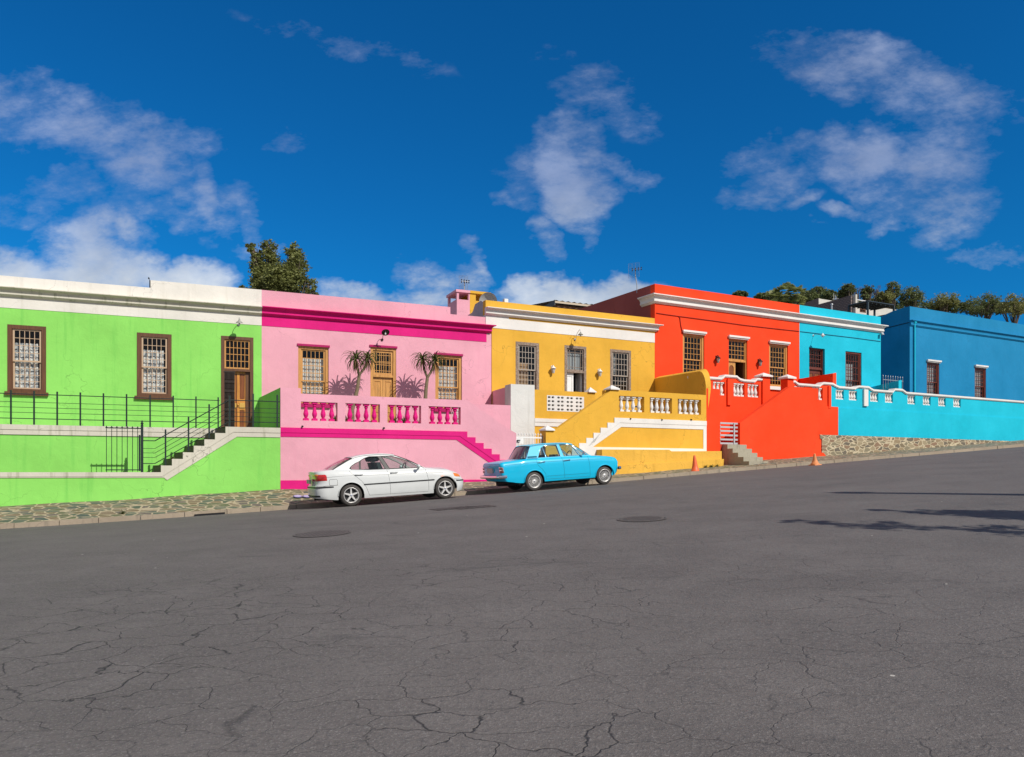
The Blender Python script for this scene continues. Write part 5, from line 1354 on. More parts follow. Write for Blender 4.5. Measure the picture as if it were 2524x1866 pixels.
def rim_star(m, R_, s):
    """five-spoke alloy; local origin at the wheel's outer face centre, outward is s*y"""
    o = lambda y: s*y
    m.lathe([(R_*.99, o(-.03)), (R_*1.0, o(.004)), (R_*.93, o(.006)), (R_*.89, o(-.02)), (R_*.86, o(-.09)), (0, o(-.095))], seg=36, axis='y', mi=0)
    m.f = m.f if s > 0 else m.f
    for v in (len(m.v)-36*2,): pass
    m.lathe([(R_*.85, o(-.07)), (0, o(-.072))], seg=30, axis='y', mi=1)
    for k in range(5):
        a = pi/2+2*pi*k/5; ca, sa = cos(a), sin(a)
        def pt(r, t, y): return (r*ca-t*sa, o(y), r*sa+t*ca)
        r0, r1 = R_*.16, R_*.93; h0, h1 = R_*.15, R_*.095
        P8 = [pt(r0, -h0, -.06), pt(r1, -h1, -.06), pt(r1, h1, -.06), pt(r0, h0, -.06), pt(r0, -h0*.8, -.008), pt(r1, -h1*.7, -.004), pt(r1, h1*.7, -.004), pt(r0, h0*.8, -.008)]
        m.hexa(P8, 0)
    m.lathe([(0, o(.006)), (R_*.12, o(.004)), (R_*.2, o(-.01)), (R_*.24, o(-.05))], seg=20, axis='y', mi=0)
    m.lathe([(0, o(.011)), (R_*.115, o(.009)), (R_*.12, o(.003))], seg=16, axis='y', mi=2)
    for q in (0, 2):
        vs = [(0, o(.0125), 0)] + [(R_*.08*cos(q*pi/2+pi/2*t/6), o(.0125), R_*.08*sin(q*pi/2+pi/2*t/6)) for t in range(7)]
        m.add(vs, [(0, i+1, i+2) for i in range(6)], 3); vs = [(a*-1 if 0 else -c_, b, a) for a, b, c_ in vs]; m.add(vs, [(0, i+1, i+2) for i in range(6)], 4)
def rim_mesh(m, R_, s):
    """cross-spoked lattice alloy with a polished lip"""
    o = lambda y: s*y
    m.lathe([(R_*.99, o(-.03)), (R_*1.0, o(.006)), (R_*.93, o(.008)), (R_*.84, o(-.03)), (R_*.80, o(-.05))], seg=36, axis='y', mi=0)
    m.lathe([(R_*.84, o(-.085)), (0, o(-.085))], seg=30, axis='y', mi=1)
    nsp = 20
    for k in range(nsp):
        for d in (1, -1):
            a = 2*pi*k/nsp; b = a+d*2*pi/nsp*1.1
            m.tube([(R_*.24*cos(a), o(-.012), R_*.24*sin(a)), (R_*.5*cos(lerp(a, b, .5)), o(-.016), R_*.5*sin(lerp(a, b, .5))), (R_*.83*cos(b), o(-.03), R_*.83*sin(b))], R_*.022, 4, 0)
    m.lathe([(0, o(.0)), (R_*.16, o(-.002)), (R_*.27, o(-.015)), (R_*.28, o(-.05))], seg=20, axis='y', mi=0)
    m.lathe([(0, o(.02)), (R_*.10, o(.016)), (R_*.13, o(.0))], seg=8, axis='y', mi=2)
BLUEE = simple('emblem_blue', (.02, .14, .45), .3); WHITEE = simple('emblem_white', (.8, .8, .8), .3)
# ---- white saloon
rw, ar, wb = .305, .358, 2.725
PW = dict(W=.865, x0=-.985, x1=3.44, wb=wb, rw=rw, ar=ar, tw=.205, lip=.010, rows=16,
    bot=[(-.99, .27), (-.6, .22), (-.4, .20), (3.0, .19), (3.2, .20), (3.45, .24)],
    top=[(-.99, .985), (-.85, 1.005), (-.45, 1.03), (.0, 1.01), (.6, .965), (1.9, .915), (2.2, .925), (2.5, .885), (2.85, .845), (3.1, .80), (3.3, .725), (3.45, .63)],
    wprof=[(0, .955), (.12, .985), (.3, 1.0), (.55, 1.0), (.75, .985), (.88, .955), (.96, .915), (1, .86)],
    rf=.42, rr=.30, bf=.14, br=.05, tapf=.05, tapr=.06,
    fprof=[(.2, -.05), (.35, 0), (.5, .01), (.56, -.03), (.7, -.09), (.8, -.16)], rprof=[(.2, -.10), (.3, -.02), (.5, .0), (.6, -.005), (.64, -.07), (.85, -.06), (1.0, -.035)],
    crown=[(-.99, .02), (-.4, .03), (0, .0), (1.9, .0), (2.3, .05), (2.9, .07), (3.3, .05), (3.45, .02)],
    doors=[('rear', [(.48, .26), (.42, .5), (.30, .68), (.05, .99), (1.10, .97), (1.10, .26)]), ('front', [(1.10, .26), (1.10, .99), (2.22, .96), (2.22, .26)])],
    seams=[[(.50, .27), (.42, .5), (.30, .68), (.10, .86), (-.02, .97)], [(.50, .27), (2.20, .255)], [(1.10, .26), (1.095, .6), (1.05, .93)], [(2.22, .27), (2.22, .6), (2.17, .89)], [(-.8, .83), (-.2, .845), (.3, .83), (1.2, .81), (2.2, .79), (2.7, .765)],
           [(-.58, .64), (-.56, .61), (-.38, .61), (-.36, .64), (-.36, .74), (-.38, .77), (-.56, .77), (-.58, .74), (-.58, .64)], [(-.93, .605), (-.35, .605)], [(2.95, .56), (3.2, .56)]],
    belt=.94, inset=.015, tumble=.47,
    side=[(-.62, 1.0), (.0, .985), (.9, .935), (1.95, .895), (2.10, .90), (2.02, .955), (1.75, 1.115), (1.45, 1.265), (1.22, 1.345), (.95, 1.385), (.60, 1.392), (.28, 1.375), (.05, 1.335), (-.15, 1.25), (-.35, 1.135), (-.50, 1.055)],
    wins=[[(-.06, 1.045), (.02, 1.0), (.20, .985), (.20, 1.225), (.08, 1.17), (-.02, 1.10)],
          [(.235, .983), (.88, .965), (.80, 1.335), (.52, 1.34), (.36, 1.30), (.235, 1.243)],
          [(.99, .962), (1.86, .945), (1.92, .955), (1.62, 1.14), (1.38, 1.255), (1.18, 1.32), (.90, 1.338)]],
    winseal=(.010, TRIM), roof=[(1.25, 1.345), (1.1, 1.372), (.95, 1.388), (.75, 1.395), (.5, 1.392), (.28, 1.378), (.05, 1.345), (-.05, 1.31)], rbow=.06, rmid=.6, rcrown=.035,
    ws=((2.06, .905), (1.25, 1.345)), rwn=((-.60, 1.01), (-.05, 1.315)), wsb=.20, wst=.07, rwb=.16, rwt=.04, scurve=.035,
    seatx=.95, seatz=1.17, rseatx=.0, rseatz=1.08, steer=1.65, rim=rim_star, rimmats=[ALLOY, TRIM, CHROME, BLUEE, WHITEE])
def shift_house(P, lo, hi):
    """slide the cabin outline fore and aft: lo for the waistline, hi for the roof"""
    f = lambda x, z: (round(x + lerp(cinterp(lo, x), cinterp(hi, x), max(0, min(1, (z-1.03)/.28))), 4), z)
    P['side'] = [f(*p) for p in P['side']]; P['wins'] = [[f(*p) for p in w_] for w_ in P['wins']]; P['roof'] = [f(*p) for p in P['roof']]
    P['ws'] = tuple(f(*p) for p in P['ws']); P['rwn'] = tuple(f(*p) for p in P['rwn']); return f
FW = shift_house(PW, [(-.62, .13), (0, .07), (.88, .15), (.99, .16), (1.9, .12), (2.06, .12)], [(-.05, .18), (.3, .12), (.8, .06), (1.25, .08)])
SL = atan2(interp(ZG, 7.3)-interp(ZG, 4.6), 2.725)
CARW = carpaint('white_car_paint', (.62, .64, .635), .34)
k = (868-CX)/FOC; Yr = 21.25; loc = Vector((k*Yr, Yr, 0)); ca_ = R(23.5); U_ = Vector((cos(ca_), sin(ca_), 0)); N_ = Vector((-sin(ca_), cos(ca_), 0))
loc2 = loc + N_*(PW['W']-.035); 
s_, n_ = loc.x*ST.U[0]+loc.y*ST.U[1], loc.x*ST.N[0]+loc.y*ST.N[1]
loc2.z = road_z(s_, n_)
ev, part, ons, yf, B, dp, pos, pts, ROWS, sv = car('parked_car', 'white four door saloon parked in front of the pink wall', PW, CARW, loc2, ca_, SL)
for s in (1, -1):
    m = MB(); m.hexa([ons(-.30+.0, .62, s, -.02)]*0 or [(*ons(.36, .565, s, -.01)[:2], .565), (*ons(2.62, .545, s, -.01)[:2], .545), (*ons(2.62, .545, s, .014)[:2], .545), (*ons(.36, .565, s, .014)[:2], .565), (*ons(.36, .565, s, -.01)[:2], .595), (*ons(2.62, .545, s, -.01)[:2], .575), (*ons(2.62, .545, s, .014)[:2], .575), (*ons(.36, .565, s, .014)[:2], .595)] if False else [(*ons(.36, .575, s, -.01)[:2], .562), (*ons(2.40, .575, s, -.01)[:2], .562), (*ons(2.40, .575, s, .012)[:2], .562), (*ons(.36, .575, s, .012)[:2], .562), (*ons(.36, .575, s, -.01)[:2], .592), (*ons(2.40, .575, s, -.01)[:2], .592), (*ons(2.40, .575, s, .012)[:2], .592), (*ons(.36, .575, s, .012)[:2], .592)]); part('rubbing_strip', m, TRIM)
    for (xa, k_) in ((.22, 0), (1.22, 1)):
        m = MB(); a = ons(xa, .86, s, .022); pts_ = [ons(xa-.10, .855, s, .0), ons(xa-.08, .86, s, .03), a, ons(xa+.10, .86, s, .03), ons(xa+.13, .856, s, .0)]
        m.tube(pts_, [.012, .018, .02, .018, .012], 8); part('handle', m, CARW, dp.get((k_, s)))
    m = MB(); c = ons(1.98, .93, s, .0); d = (1.93, c[1]+s*.20, .99)
    m.lathe([(0, -.06), (.035, -.055), (.055, -.02), (.055, .02), (.03, .05), (0, .055)], d, 12, 'x'); m.v = [((p[0]-d[0])*.8+d[0], (p[1]-d[1])*1.25+d[1], p[2]) for p in m.v]; m.tube([(2.0, c[1]-s*.03, .93), (1.95, d[1]-s*.05, .965)], .025, 6); part('mirror', m, CARW)
    m = MB(); q = [ons(2.60, .66, s, .003), ons(2.72, .663, s, .003)]; m.tube([q[0], q[1]], .014, 6); part('side_repeater', m, AMBL)
def wrap_patch(nm, mat, sgn, za, zb_, i0, i1, off=.006, parent=None, zlow=None):
    """lamp or bumper strip hugging the body surface between two outline samples"""
    m = MB(); rows = 5; vs = []
    idx = list(range(i0, i1+1)) if i1 >= i0 else list(range(i0, i1-1, -1))
    for c_, i in enumerate(idx):
        f = c_/(len(idx)-1); lo = za[0]+(za[1]-za[0])*f; hi = zb_[0]+(zb_[1]-zb_[0])*f
        V = sv[sgn][i]; Vp = sv[sgn][max(0, i-1)]; Vn = sv[sgn][min(len(pts)-1, i+1)]
        for r in range(rows+1):
            z = lerp(lo, hi, r/rows)
            def at(VV):
                for a, b in zip(VV, VV[1:]):
                    if a[2] <= z <= b[2] and b[2] > a[2]: t = (z-a[2])/(b[2]-a[2]); return Vector((lerp(a[0], b[0], t), lerp(a[1], b[1], t), z))
                return Vector(VV[-1] if z > VV[-1][2] else VV[0])
            p = at(V); t = at(Vn)-at(Vp); nrm = Vector((t.y, -t.x, 0)); 
            if nrm.length > 0: nrm.normalize()
            cen = Vector((1.3, 0, z))
            if nrm.dot(p-cen) < 0: nrm = -nrm
            edge = 0 if r in (0, rows) or c_ in (0, len(idx)-1) else 1
            vs.append(p + nrm*(off if edge else -.004))
    fs = [(a*(rows+1)+b, (a+1)*(rows+1)+b, (a+1)*(rows+1)+b+1, a*(rows+1)+b+1) for a in range(len(idx)-1) for b in range(rows)]
    if sgn > 0: fs = [tuple(reversed(f)) for f in fs]
    m.add(vs, fs, 0, True); return part(nm, m, mat, parent)
npt = len(pts); iside = next(i for i, p in enumerate(pts) if p[0] < -.66); icor = npt-7-9
for s in (1, -1):
    wrap_patch('tail_lamp', REDL, s, (.735, .725), (.93, .925), iside, npt-3, .014, lab if False else None)
    wrap_patch('turn_lamp', AMBL, s, (.865, .87), (.935, .93), iside+4, npt-4, .020)
    wrap_patch('bumper_strip', TRIM, s, (.545, .55), (.59, .595), next(i for i, p in enumerate(pts) if p[0] < -.40), npt-1, .014)
    wrap_patch('bumper_strip', TRIM, s, (.30, .30), (.36, .36), next(i for i, p in enumerate(pts) if p[0] < -.80), npt-1, .008)
    wrap_patch('headlamp', CLEARL, s, (.59, .60), (.67, .71), 3, 9, .012)
    wrap_patch('turn_lamp', AMBL, s, (.60, .62), (.71, .745), 10, 14, .014)
    for pl in ([FW(.885, .955), FW(.985, .95), FW(.895, 1.345), FW(.80, 1.342)], [FW(.20, .985), FW(.235, .98), FW(.235, 1.245), FW(.20, 1.235)]):
        m = MB(); m.slab(pl, [], -.004, .0, mapf=lambda a, b, w, s=s: (a, s*(yf(a, b)-w), b)); part('window_pillar', m, TRIM)
    wrap_patch('bumper_strip', TRIM, s, (.48, .49), (.52, .53), 0, 14, .014)
m = MB(); m.box(-.985-.035, -.985+.01, -.26, .26, .68, .79); part('number_plate', m, PLATE)

# ---- blue classic saloon
rw2, ar2, wb2 = .293, .345, 2.49
PB = dict(W=.80, x0=-1.10, x1=3.10, wb=wb2, rw=rw2, ar=ar2, tw=.185, lip=.016, rows=16,
    bot=[(-1.1, .36), (-.7, .30), (-.4, .27), (2.0, .25), (2.9, .27), (3.1, .36)],
    top=[(-1.10, .90), (-1.0, .94), (-.6, .965), (-.2, .985), (.8, .975), (1.9, .955), (2.2, .935), (2.6, .90), (2.9, .865), (3.02, .83), (3.1, .76)],
    wprof=[(0, .94), (.1, .975), (.3, .995), (.6, 1.0), (.80, .995), (.92, .965), (.975, .93), (1, .885)],
    rf=.16, rr=.10, bf=.05, br=.04, tapf=.03, tapr=.04,
    fprof=[(.25, -.14), (.4, -.05), (.55, -.01), (.7, 0), (.85, -.05)], rprof=[(.3, -.14), (.42, -.05), (.5, .0), (.75, .0), (.86, .025), (.95, -.02)],
    crown=[(-1.10, .012), (-.4, .03), (-.1, .0), (1.85, .0), (2.2, .035), (2.9, .05), (3.1, .02)],
    doors=[('rear', [(.40, .30), (.385, .5), (.26, .66), (.12, .78), (.10, 1.0), (1.02, 1.0), (1.04, .30)]), ('front', [(1.04, .30), (1.02, 1.0), (1.93, .97), (1.95, .30)])],
    seams=[[(.40, .32), (.385, .5), (.27, .66), (.15, .77), (.12, .86), (.11, .96)], [(1.04, .32), (1.035, .6), (1.0, .965)], [(1.95, .33), (1.95, .6), (1.92, .935)], [(.40, .33), (1.95, .31)], [(-.95, .845), (-.3, .86), (.15, .865)], [(.15, .865), (1.9, .85), (2.8, .80)], [(.42, .42), (1.93, .41)]],
    belt=.975, inset=.03, tumble=.36,
    side=[(-.36, .972), (.3, .978), (1.2, .965), (1.86, .945), (1.95, .95), (1.80, 1.02), (1.60, 1.17), (1.42, 1.30), (1.32, 1.365), (1.15, 1.392), (.7, 1.41), (.25, 1.405), (-.02, 1.385), (-.13, 1.355), (-.20, 1.27), (-.28, 1.13)],
    wins=[[(.14, 1.005), (.40, 1.003), (.285, 1.315), (.25, 1.31)], [(.43, 1.002), (.91, 1.0), (.84, 1.37), (.55, 1.368), (.33, 1.35), (.305, 1.32)], [(1.03, .998), (1.53, .992), (1.36, 1.325), (1.30, 1.352), (.94, 1.368)], [(1.56, .992), (1.80, .985), (1.60, 1.135), (1.395, 1.305)]],
    winseal=(.009, CHROME), roof=[(1.38, 1.345), (1.27, 1.375), (1.1, 1.398), (.8, 1.412), (.45, 1.418), (.15, 1.412), (-.05, 1.392), (-.14, 1.36)], rbow=.05, rmid=.6, rcrown=.03,
    ws=((1.88, .955), (1.38, 1.345)), rwn=((-.34, .985), (-.14, 1.36)), wsb=.10, wst=.04, rwb=.14, rwt=.05, scurve=.012,
    seatx=.98, seatz=1.07, rseatx=.15, rseatz=.99, head=0, steer=1.45, rim=rim_mesh, rimmats=[ALLOY, TRIM, CHROME])
FB = shift_house(PB, [(-.34, .15), (.14, .08), (1.0, .09), (1.55, .14), (1.88, .16)], [(-.14, .16), (.28, .14), (.9, .10), (1.38, .12)])
CARB = carpaint('turquoise_car_paint', (.001, .46, .72), .42)
k = (1319-CX)/FOC; Yr = 23.6; loc = Vector((k*Yr, Yr, 0)); cb_ = R(24.0); N_ = Vector((-sin(cb_), cos(cb_), 0)); loc2 = loc+N_*(PB['W']-.035)
s_, n_ = loc.x*ST.U[0]+loc.y*ST.U[1], loc.x*ST.N[0]+loc.y*ST.N[1]; loc2.z = road_z(s_, n_)
SL2 = atan2(interp(ZG, 12.5)-interp(ZG, 10.2), 2.3)
ev, part, ons, yf, B, dp, pos, pts, ROWS, sv = car('classic_car', 'turquoise blue boxy vintage saloon with chrome trim parked beside the yellow stair', PB, CARB, loc2, cb_, SL2)
npt = len(pts)
for s in (1, -1):
    # chrome drip rail and window surround
    m = MB(); m.tube([(x, s*(yf(x, z)+.018), z-.012) for x, z in PB['roof'][1:-1]], .008, 5); part('drip_rail', m, CHROME)
    m = MB(); m.tube([(-.18, s*(yf(-.33, .99)+.012), 1.0), (.20, s*(yf(.1, 1)+.014), 1.0)], .008, 5); part('chrome_strip', m, CHROME)
    m = MB(); m.box(-.13, .18, *(sorted((s*(yf(0, 1.02)-.002), s*(yf(0, 1.02)+.010)))), 1.02, 1.065); part('vent_grille', m, simple('dark_teal_paint', (.003, .16, .24), .4))
    for xa, k_ in ((.24, 0), (1.12, 1)):
        m = MB(); m.tube([ons(xa-.09, .862, s, .0), ons(xa-.08, .865, s, .035), ons(xa, .87, s, .04), ons(xa+.10, .872, s, .032)], .010, 6); m.lathe([(0, 0), (.022, .004), (.022, .03), (0, .034)], (ons(xa+.12, .87, s)[0], ons(xa+.12, .87, s)[1]-(.0 if s > 0 else .034), .87), 10, 'y'); part('handle', m, CHROME, dp.get((k_, s)))
    m = MB(); c = ons(1.72, .955, s, .0); m.tube([(1.76, c[1]-s*.03, .985), (1.74, c[1]+s*.06, 1.03)], .008, 5); m.lathe([(0, .05), (.035, .045), (.058, .015), (.06, -.005), (.055, -.008), (0, -.008)], (1.73, c[1]+s*.10, 1.05), 14, 'x'); part('mirror', m, CHROME)
    i0 = npt-6; 
    m = MB(); y0_, y1_ = s*.52, s*.715
    x_ = -1.10-.022
    wrap_patch('tail_lamp', CHROME, s, (.605, .605), (.80, .80), npt-15, npt-7, .016)
    o = wrap_patch('tail_lamp', simple('dark_red_lens', (.17, .025, .02), .15, coat=1.0), s, (.62, .62), (.70, .70), npt-14, npt-7, .024); wrap_patch('turn_lamp', simple('dull_amber_lens', (.24, .06, .03), .15, coat=1.0), s, (.705, .705), (.785, .785), npt-14, npt-7, .024)
    m = MB(); m.lathe([(0, .03), (.06, .025), (.085, .0), (.09, -.03)], (3.06, s*.56, .66), 16, 'x'); part('headlamp', m, CLEARL)
# wrap-round chrome bumpers
def bumper(xe, z, dirn, wrap):
    m = MB(); P_ = []
    for k_ in range(-12, 13):
        t = k_/12; y = t*.80
        if abs(t) > .86: f = (abs(t)-.86)/.14; P_.append((xe+dirn*(.085-.30*f*wrap-.02), (.79 if t > 0 else -.79)+(.035*f)*(1 if t > 0 else -1), z))
        else: P_.append((xe+dirn*(.10-.03*t*t), y*.99, z))
    vs = []
    for p in P_:
        for (o_, h_) in ((0, -.05), (.028, -.035), (.034, 0), (.024, .038), (0, .05)):
            q = Vector((p[0]-(xe-dirn*.8), p[1], 0)).normalized(); vs.append((p[0]+q.x*o_, p[1]+q.y*o_, p[2]+h_))
    fs = [(i*5+j, (i+1)*5+j, (i+1)*5+j+1, i*5+j+1) for i in range(24) for j in range(4)] + [(i*5+4, (i+1)*5+4, (i+1)*5, i*5) for i in range(24)]
    m.add(vs, fs, 0, True); return part('bumper', m, CHROME)
bumper(-1.10, .50, -1, .8); bumper(3.06, .50, 1, .5)
m = MB(); m.box(-1.145, -1.09, -.21, .21, .625, .77); part('number_plate', m, PLATE)
m = MB(); m.lathe([(.018, 0), (.02, .02), (0, .026)], (-1.135, .02, .845), 8, 'x'); part('boot_badge', m, CHROME)
m = MB(); m.box(3.04, 3.075, -.42, .42, .58, .72); part('grille', m, CHROME)
# ================================================================== PLANTS, TREES, ROOFTOP THINGS, CONES
def foliage_mat(name, c, var=.5, yel=(.16, .17, .03)):
    if name in MATS: return MATS[name]
    m = bpy.data.materials.new(name); nt = nodes_of(m); P = world_pos(nt)
    a = mix_rgb(nt, ramp(nt, noise(nt, P, 1.1, 4, .7), [(.3, 0.0), (.7, 1.0)]), tuple(v*(1-var) for v in c), tuple(v*(1+var) for v in c))
    a = mix_rgb(nt, ramp(nt, noise(nt, P, 5.5, 3, .7), [(.5, 0.0), (.72, .7)]), a, yel)
    p = principled(nt, a, .55); p.inputs['Specular IOR Level'].default_value = .3
    tr = N(nt, 'ShaderNodeBsdfTranslucent'); nt.links.new(a, tr.inputs[0]); mx = N(nt, 'ShaderNodeMixShader'); mx.inputs[0].default_value = .35
    o = next(n_ for n_ in nt.nodes if n_.type == 'OUTPUT_MATERIAL'); nt.links.new(p.outputs[0], mx.inputs[1]); nt.links.new(tr.outputs[0], mx.inputs[2]); nt.links.new(mx.outputs[0], o.inputs[0])
    MATS[name] = m; return m
BARK = simple('grey_brown_bark', (.14, .11, .08), .9, 0, .35, 10, .6)
def leaf_cloud(mb, lobes, n, size, rng, flat=.6):
    """leaves in clumps spread over the shell and inside of each lobe; lobes are (centre, radii)"""
    tot = sum(l[1][0]*l[1][1]*l[1][2] for l in lobes)
    for (c, r) in lobes:
        cl = max(4, int(n*(r[0]*r[1]*r[2])/tot/26))
        for _ in range(cl):
            while True:
                d = Vector((rng.uniform(-1, 1), rng.uniform(-1, 1), rng.uniform(-1, 1)))
                if .25 < d.length < 1: break
            k = d.length; d = d/k*(k**.45); k2 = rng.uniform(.92, 1.12)
            cc = Vector((c[0]+d.x*r[0]*k2, c[1]+d.y*r[1]*k2, c[2]+d.z*r[2]*k2)); cr = min(r)*rng.uniform(.13, .26)
            for _ in range(26):
                p = cc + Vector((rng.gauss(0, cr), rng.gauss(0, cr), rng.gauss(0, cr*.75)))
                a = Vector((rng.gauss(0, 1), rng.gauss(0, 1), rng.gauss(0, .6))).normalized(); b = a.cross(Vector((rng.gauss(0, 1), rng.gauss(0, 1), rng.gauss(0, 1)))).normalized()
                s = size*rng.uniform(.6, 1.4); mb.add([p-a*s, p-b*s*.5, p+a*s, p+b*s*.5], [(0, 1, 2, 3)])
def tree(name, label, base, lobes, leafn, size, mat, trunk_r, seed, cat='tree', group=None, limbs=True):
    rng = random.Random(seed); e = bpy.data.objects.new(name, None); col.objects.link(e); e.location = base; tag(e, label, cat, group)
    mb = MB(); rel = [((c[0]-base[0], c[1]-base[1], c[2]-base[2]), r) for c, r in lobes]
    leaf_cloud(mb, rel, leafn, size, rng); mb.build('crown', mat, e)
    mb = MB(); low = min(c[2]-r[2]*.3 for c, r in rel); fork = max(.5, low*.6)
    mb.tube([(0, 0, -.5), (.02, 0, fork*.5), (0, 0, fork)], [trunk_r*1.25, trunk_r, trunk_r*.85], 8)
    for c, r in rel:
        m_ = (c[0]*.35, c[1]*.35, lerp(fork, c[2], .45)); mb.tube([(0, 0, fork-.1), m_, (c[0], c[1], c[2]), (c[0]+rng.uniform(-.2, .2)*r[0], c[1], c[2]+r[2]*.6)], [trunk_r*.6, trunk_r*.45, trunk_r*.28, trunk_r*.1], 6)
        for _ in range(5):
            q = (c[0]+rng.uniform(-.8, .8)*r[0], c[1]+rng.uniform(-.8, .8)*r[1], c[2]+rng.uniform(-.3, .8)*r[2]); mb.tube([m_, ((m_[0]+q[0])/2, (m_[1]+q[1])/2, (m_[2]+q[2])/2-.1), q], [trunk_r*.25, trunk_r*.16, trunk_r*.05], 5)
    mb.build('trunk', BARK, e); return e
def P3(x, y, Y): return ((x-CX)/FOC*Y, Y, EYE+(HY-y)/FOC*Y)
def lobe(x, y, rx, ry, Y, dz=0, depth=1.0): 
    return (tuple(a+b for a, b in zip(P3(x, y, Y), (0, dz, 0))), (rx/FOC*Y, rx/FOC*Y*depth, ry/FOC*Y))
Yt = 52
gb = P3(690, 0, Yt); base = (gb[0], Yt, 2.0)
OLIVE = foliage_mat('olive_green_leaves', (.19, .21, .065), .4, (.32, .30, .09))
tree('leafy_tree', 'dense olive green tree rising behind the white and pink parapets', base,
     [lobe(620, 610, 13, 10, Yt), lobe(628, 622, 14, 14, Yt), lobe(632, 646, 16, 22, Yt), lobe(628, 678, 16, 30, Yt, 1), lobe(662, 612, 17, 17, Yt), lobe(664, 648, 20, 34, Yt), lobe(650, 690, 26, 32, Yt), lobe(724, 618, 20, 15, Yt), lobe(732, 640, 20, 22, Yt), lobe(742, 675, 22, 34, Yt, -1), lobe(705, 668, 18, 28, Yt, .6), lobe(712, 702, 36, 32, Yt, -1.5), lobe(755, 704, 20, 22, Yt, .5), lobe(680, 715, 50, 28, Yt), lobe(770, 722, 16, 9, Yt)], 30000, .085, OLIVE, .35, 5)
tree('leafy_tree', 'tiny dark treetop just clearing the white parapet left of the big tree', (P3(598, 0, 60)[0], 60, 2), [lobe(598, 709, 7, 8, 60), lobe(606, 712, 6, 6, 60)], 500, .08, OLIVE, .2, 6)

# ---- hill and the trees on it, far right behind the roofs
HILLM = simple('scrub_hill_earth', (.09, .085, .04), .95, 0, .4, .3)
def hill_z(X, Y):
    return 1.0 + 16*smooth((Y-70)/70)*smooth((X-8)/50)
hb = MB(); xs_ = frange(-30, 320, 12); ys_ = frange(62, 330, 12)
hb.add([(x, y, hill_z(x, y)-(2 if y < 64 or x < -28 else 0)) for x in xs_ for y in ys_], [(i*len(ys_)+j, (i+1)*len(ys_)+j, (i+1)*len(ys_)+j+1, i*len(ys_)+j+1) for i in range(len(xs_)-1) for j in range(len(ys_)-1)], 0, True)
ho = hb.build('hill', HILLM); ho['kind'] = 'structure'
DKG = foliage_mat('dark_hill_leaves', (.15, .185, .07), .5, (.27, .27, .10)); MIDG = foliage_mat('mid_hill_leaves', (.25, .26, .09), .4, (.38, .34, .12)); TWIG = foliage_mat('grey_twiggy_crown', (.20, .165, .155), .3, (.15, .12, .11)); PALMG = foliage_mat('palm_leaves', (.34, .38, .15), .4, (.50, .48, .24))
HT = [(1824, 727, 24, 9, 95, DKG, 'small dark bush peeping over the left part of the red parapet'),
      (1878, 731, 22, 9, 100, DKG, 'low dark bush on the hill, between the small bush and the palm'),
      (1905, 732, 26, 16, 104, MIDG, 'mid green tree at the left foot of the fan palm'),
      (1966, 738, 22, 14, 98, MIDG, 'yellow green bush just right of the fan palm over the red parapet'),
      (1994, 735, 26, 18, 110, DKG, 'rounded dark green tree on the hill over the red and blue boundary'),
      (2018, 724, 20, 20, 116, DKG, 'taller pointed dark tree on the hill left of the grey building'),
      (2040, 730, 22, 16, 112, DKG, 'broad green tree on the hill just behind the grey roof'),
      (2090, 716, 17, 18, 120, DKG, 'round topped dark pine left of the white stair tower top'),
      (2078, 728, 14, 18, 121, DKG, 'smaller shaded dark pine close behind the round topped pine'),
      (2110, 724, 26, 18, 126, TWIG, 'leafless grey twiggy tree between the two dark pines'),
      (2135, 722, 14, 24, 119, DKG, 'narrow upright dark tree over the pergola'),
      (2162, 720, 18, 20, 124, TWIG, 'leafless grey twiggy tree with a vase shaped crown right of the upright tree'),
      (2182, 734, 24, 16, 115, MIDG, 'mid green tree behind the right end of the pergola'),
      (2200, 716, 18, 26, 118, DKG, 'tall dark pine at the right edge of the hill group'),
      (2245, 730, 34, 26, 120, DKG, 'wide dark tree over the deep blue house'), (2330, 744, 40, 24, 125, MIDG, 'spreading mid green tree far right over the deep blue house'), (2420, 752, 44, 30, 122, DKG, 'large dark tree far right above the deep blue roof'), (2500, 752, 36, 30, 118, MIDG, 'green tree at the far right end of the hill')]
# scrub closing the ground between the hill trees
scr = MB(); rngs = random.Random(12)
leaf_cloud(scr, [lobe(x_, 752+rngs.uniform(-6, 5)-max(0, (x_-1990))*-.02, 20, 13, 128+rngs.uniform(-6, 6)) for x_ in range(1870, 2560, 18)], 30000, .17, rngs)
so_ = scr.build('hill_scrub', DKG); so_['kind'] = 'stuff'; so_['label'] = 'dark green scrub covering the hill between the trees'; so_['category'] = 'scrub'
for i, (x, y, rx, ry, Y, mt, lab) in enumerate(HT):
    X, _, Z = P3(x, y+ry, Y); zb_ = min(hill_z(X, Y), Z-1); rng = random.Random(40+i)
    L = [lobe(x, y, rx*.8, ry*.8, Y)] + [lobe(x+rng.uniform(-.55, .55)*rx, y+rng.uniform(-.5, .45)*ry, rx*rng.uniform(.35, .55), ry*rng.uniform(.35, .55), Y, rng.uniform(-1, 1)) for _ in range(5)]
    tree('bare_tree' if mt is TWIG else 'hill_tree', lab, (X, Y, zb_), L, 900 if mt is TWIG else 3200, .13 if mt is not TWIG else .07, mt, .22, 60+i, 'tree', 'trees on the hill behind the roofs')
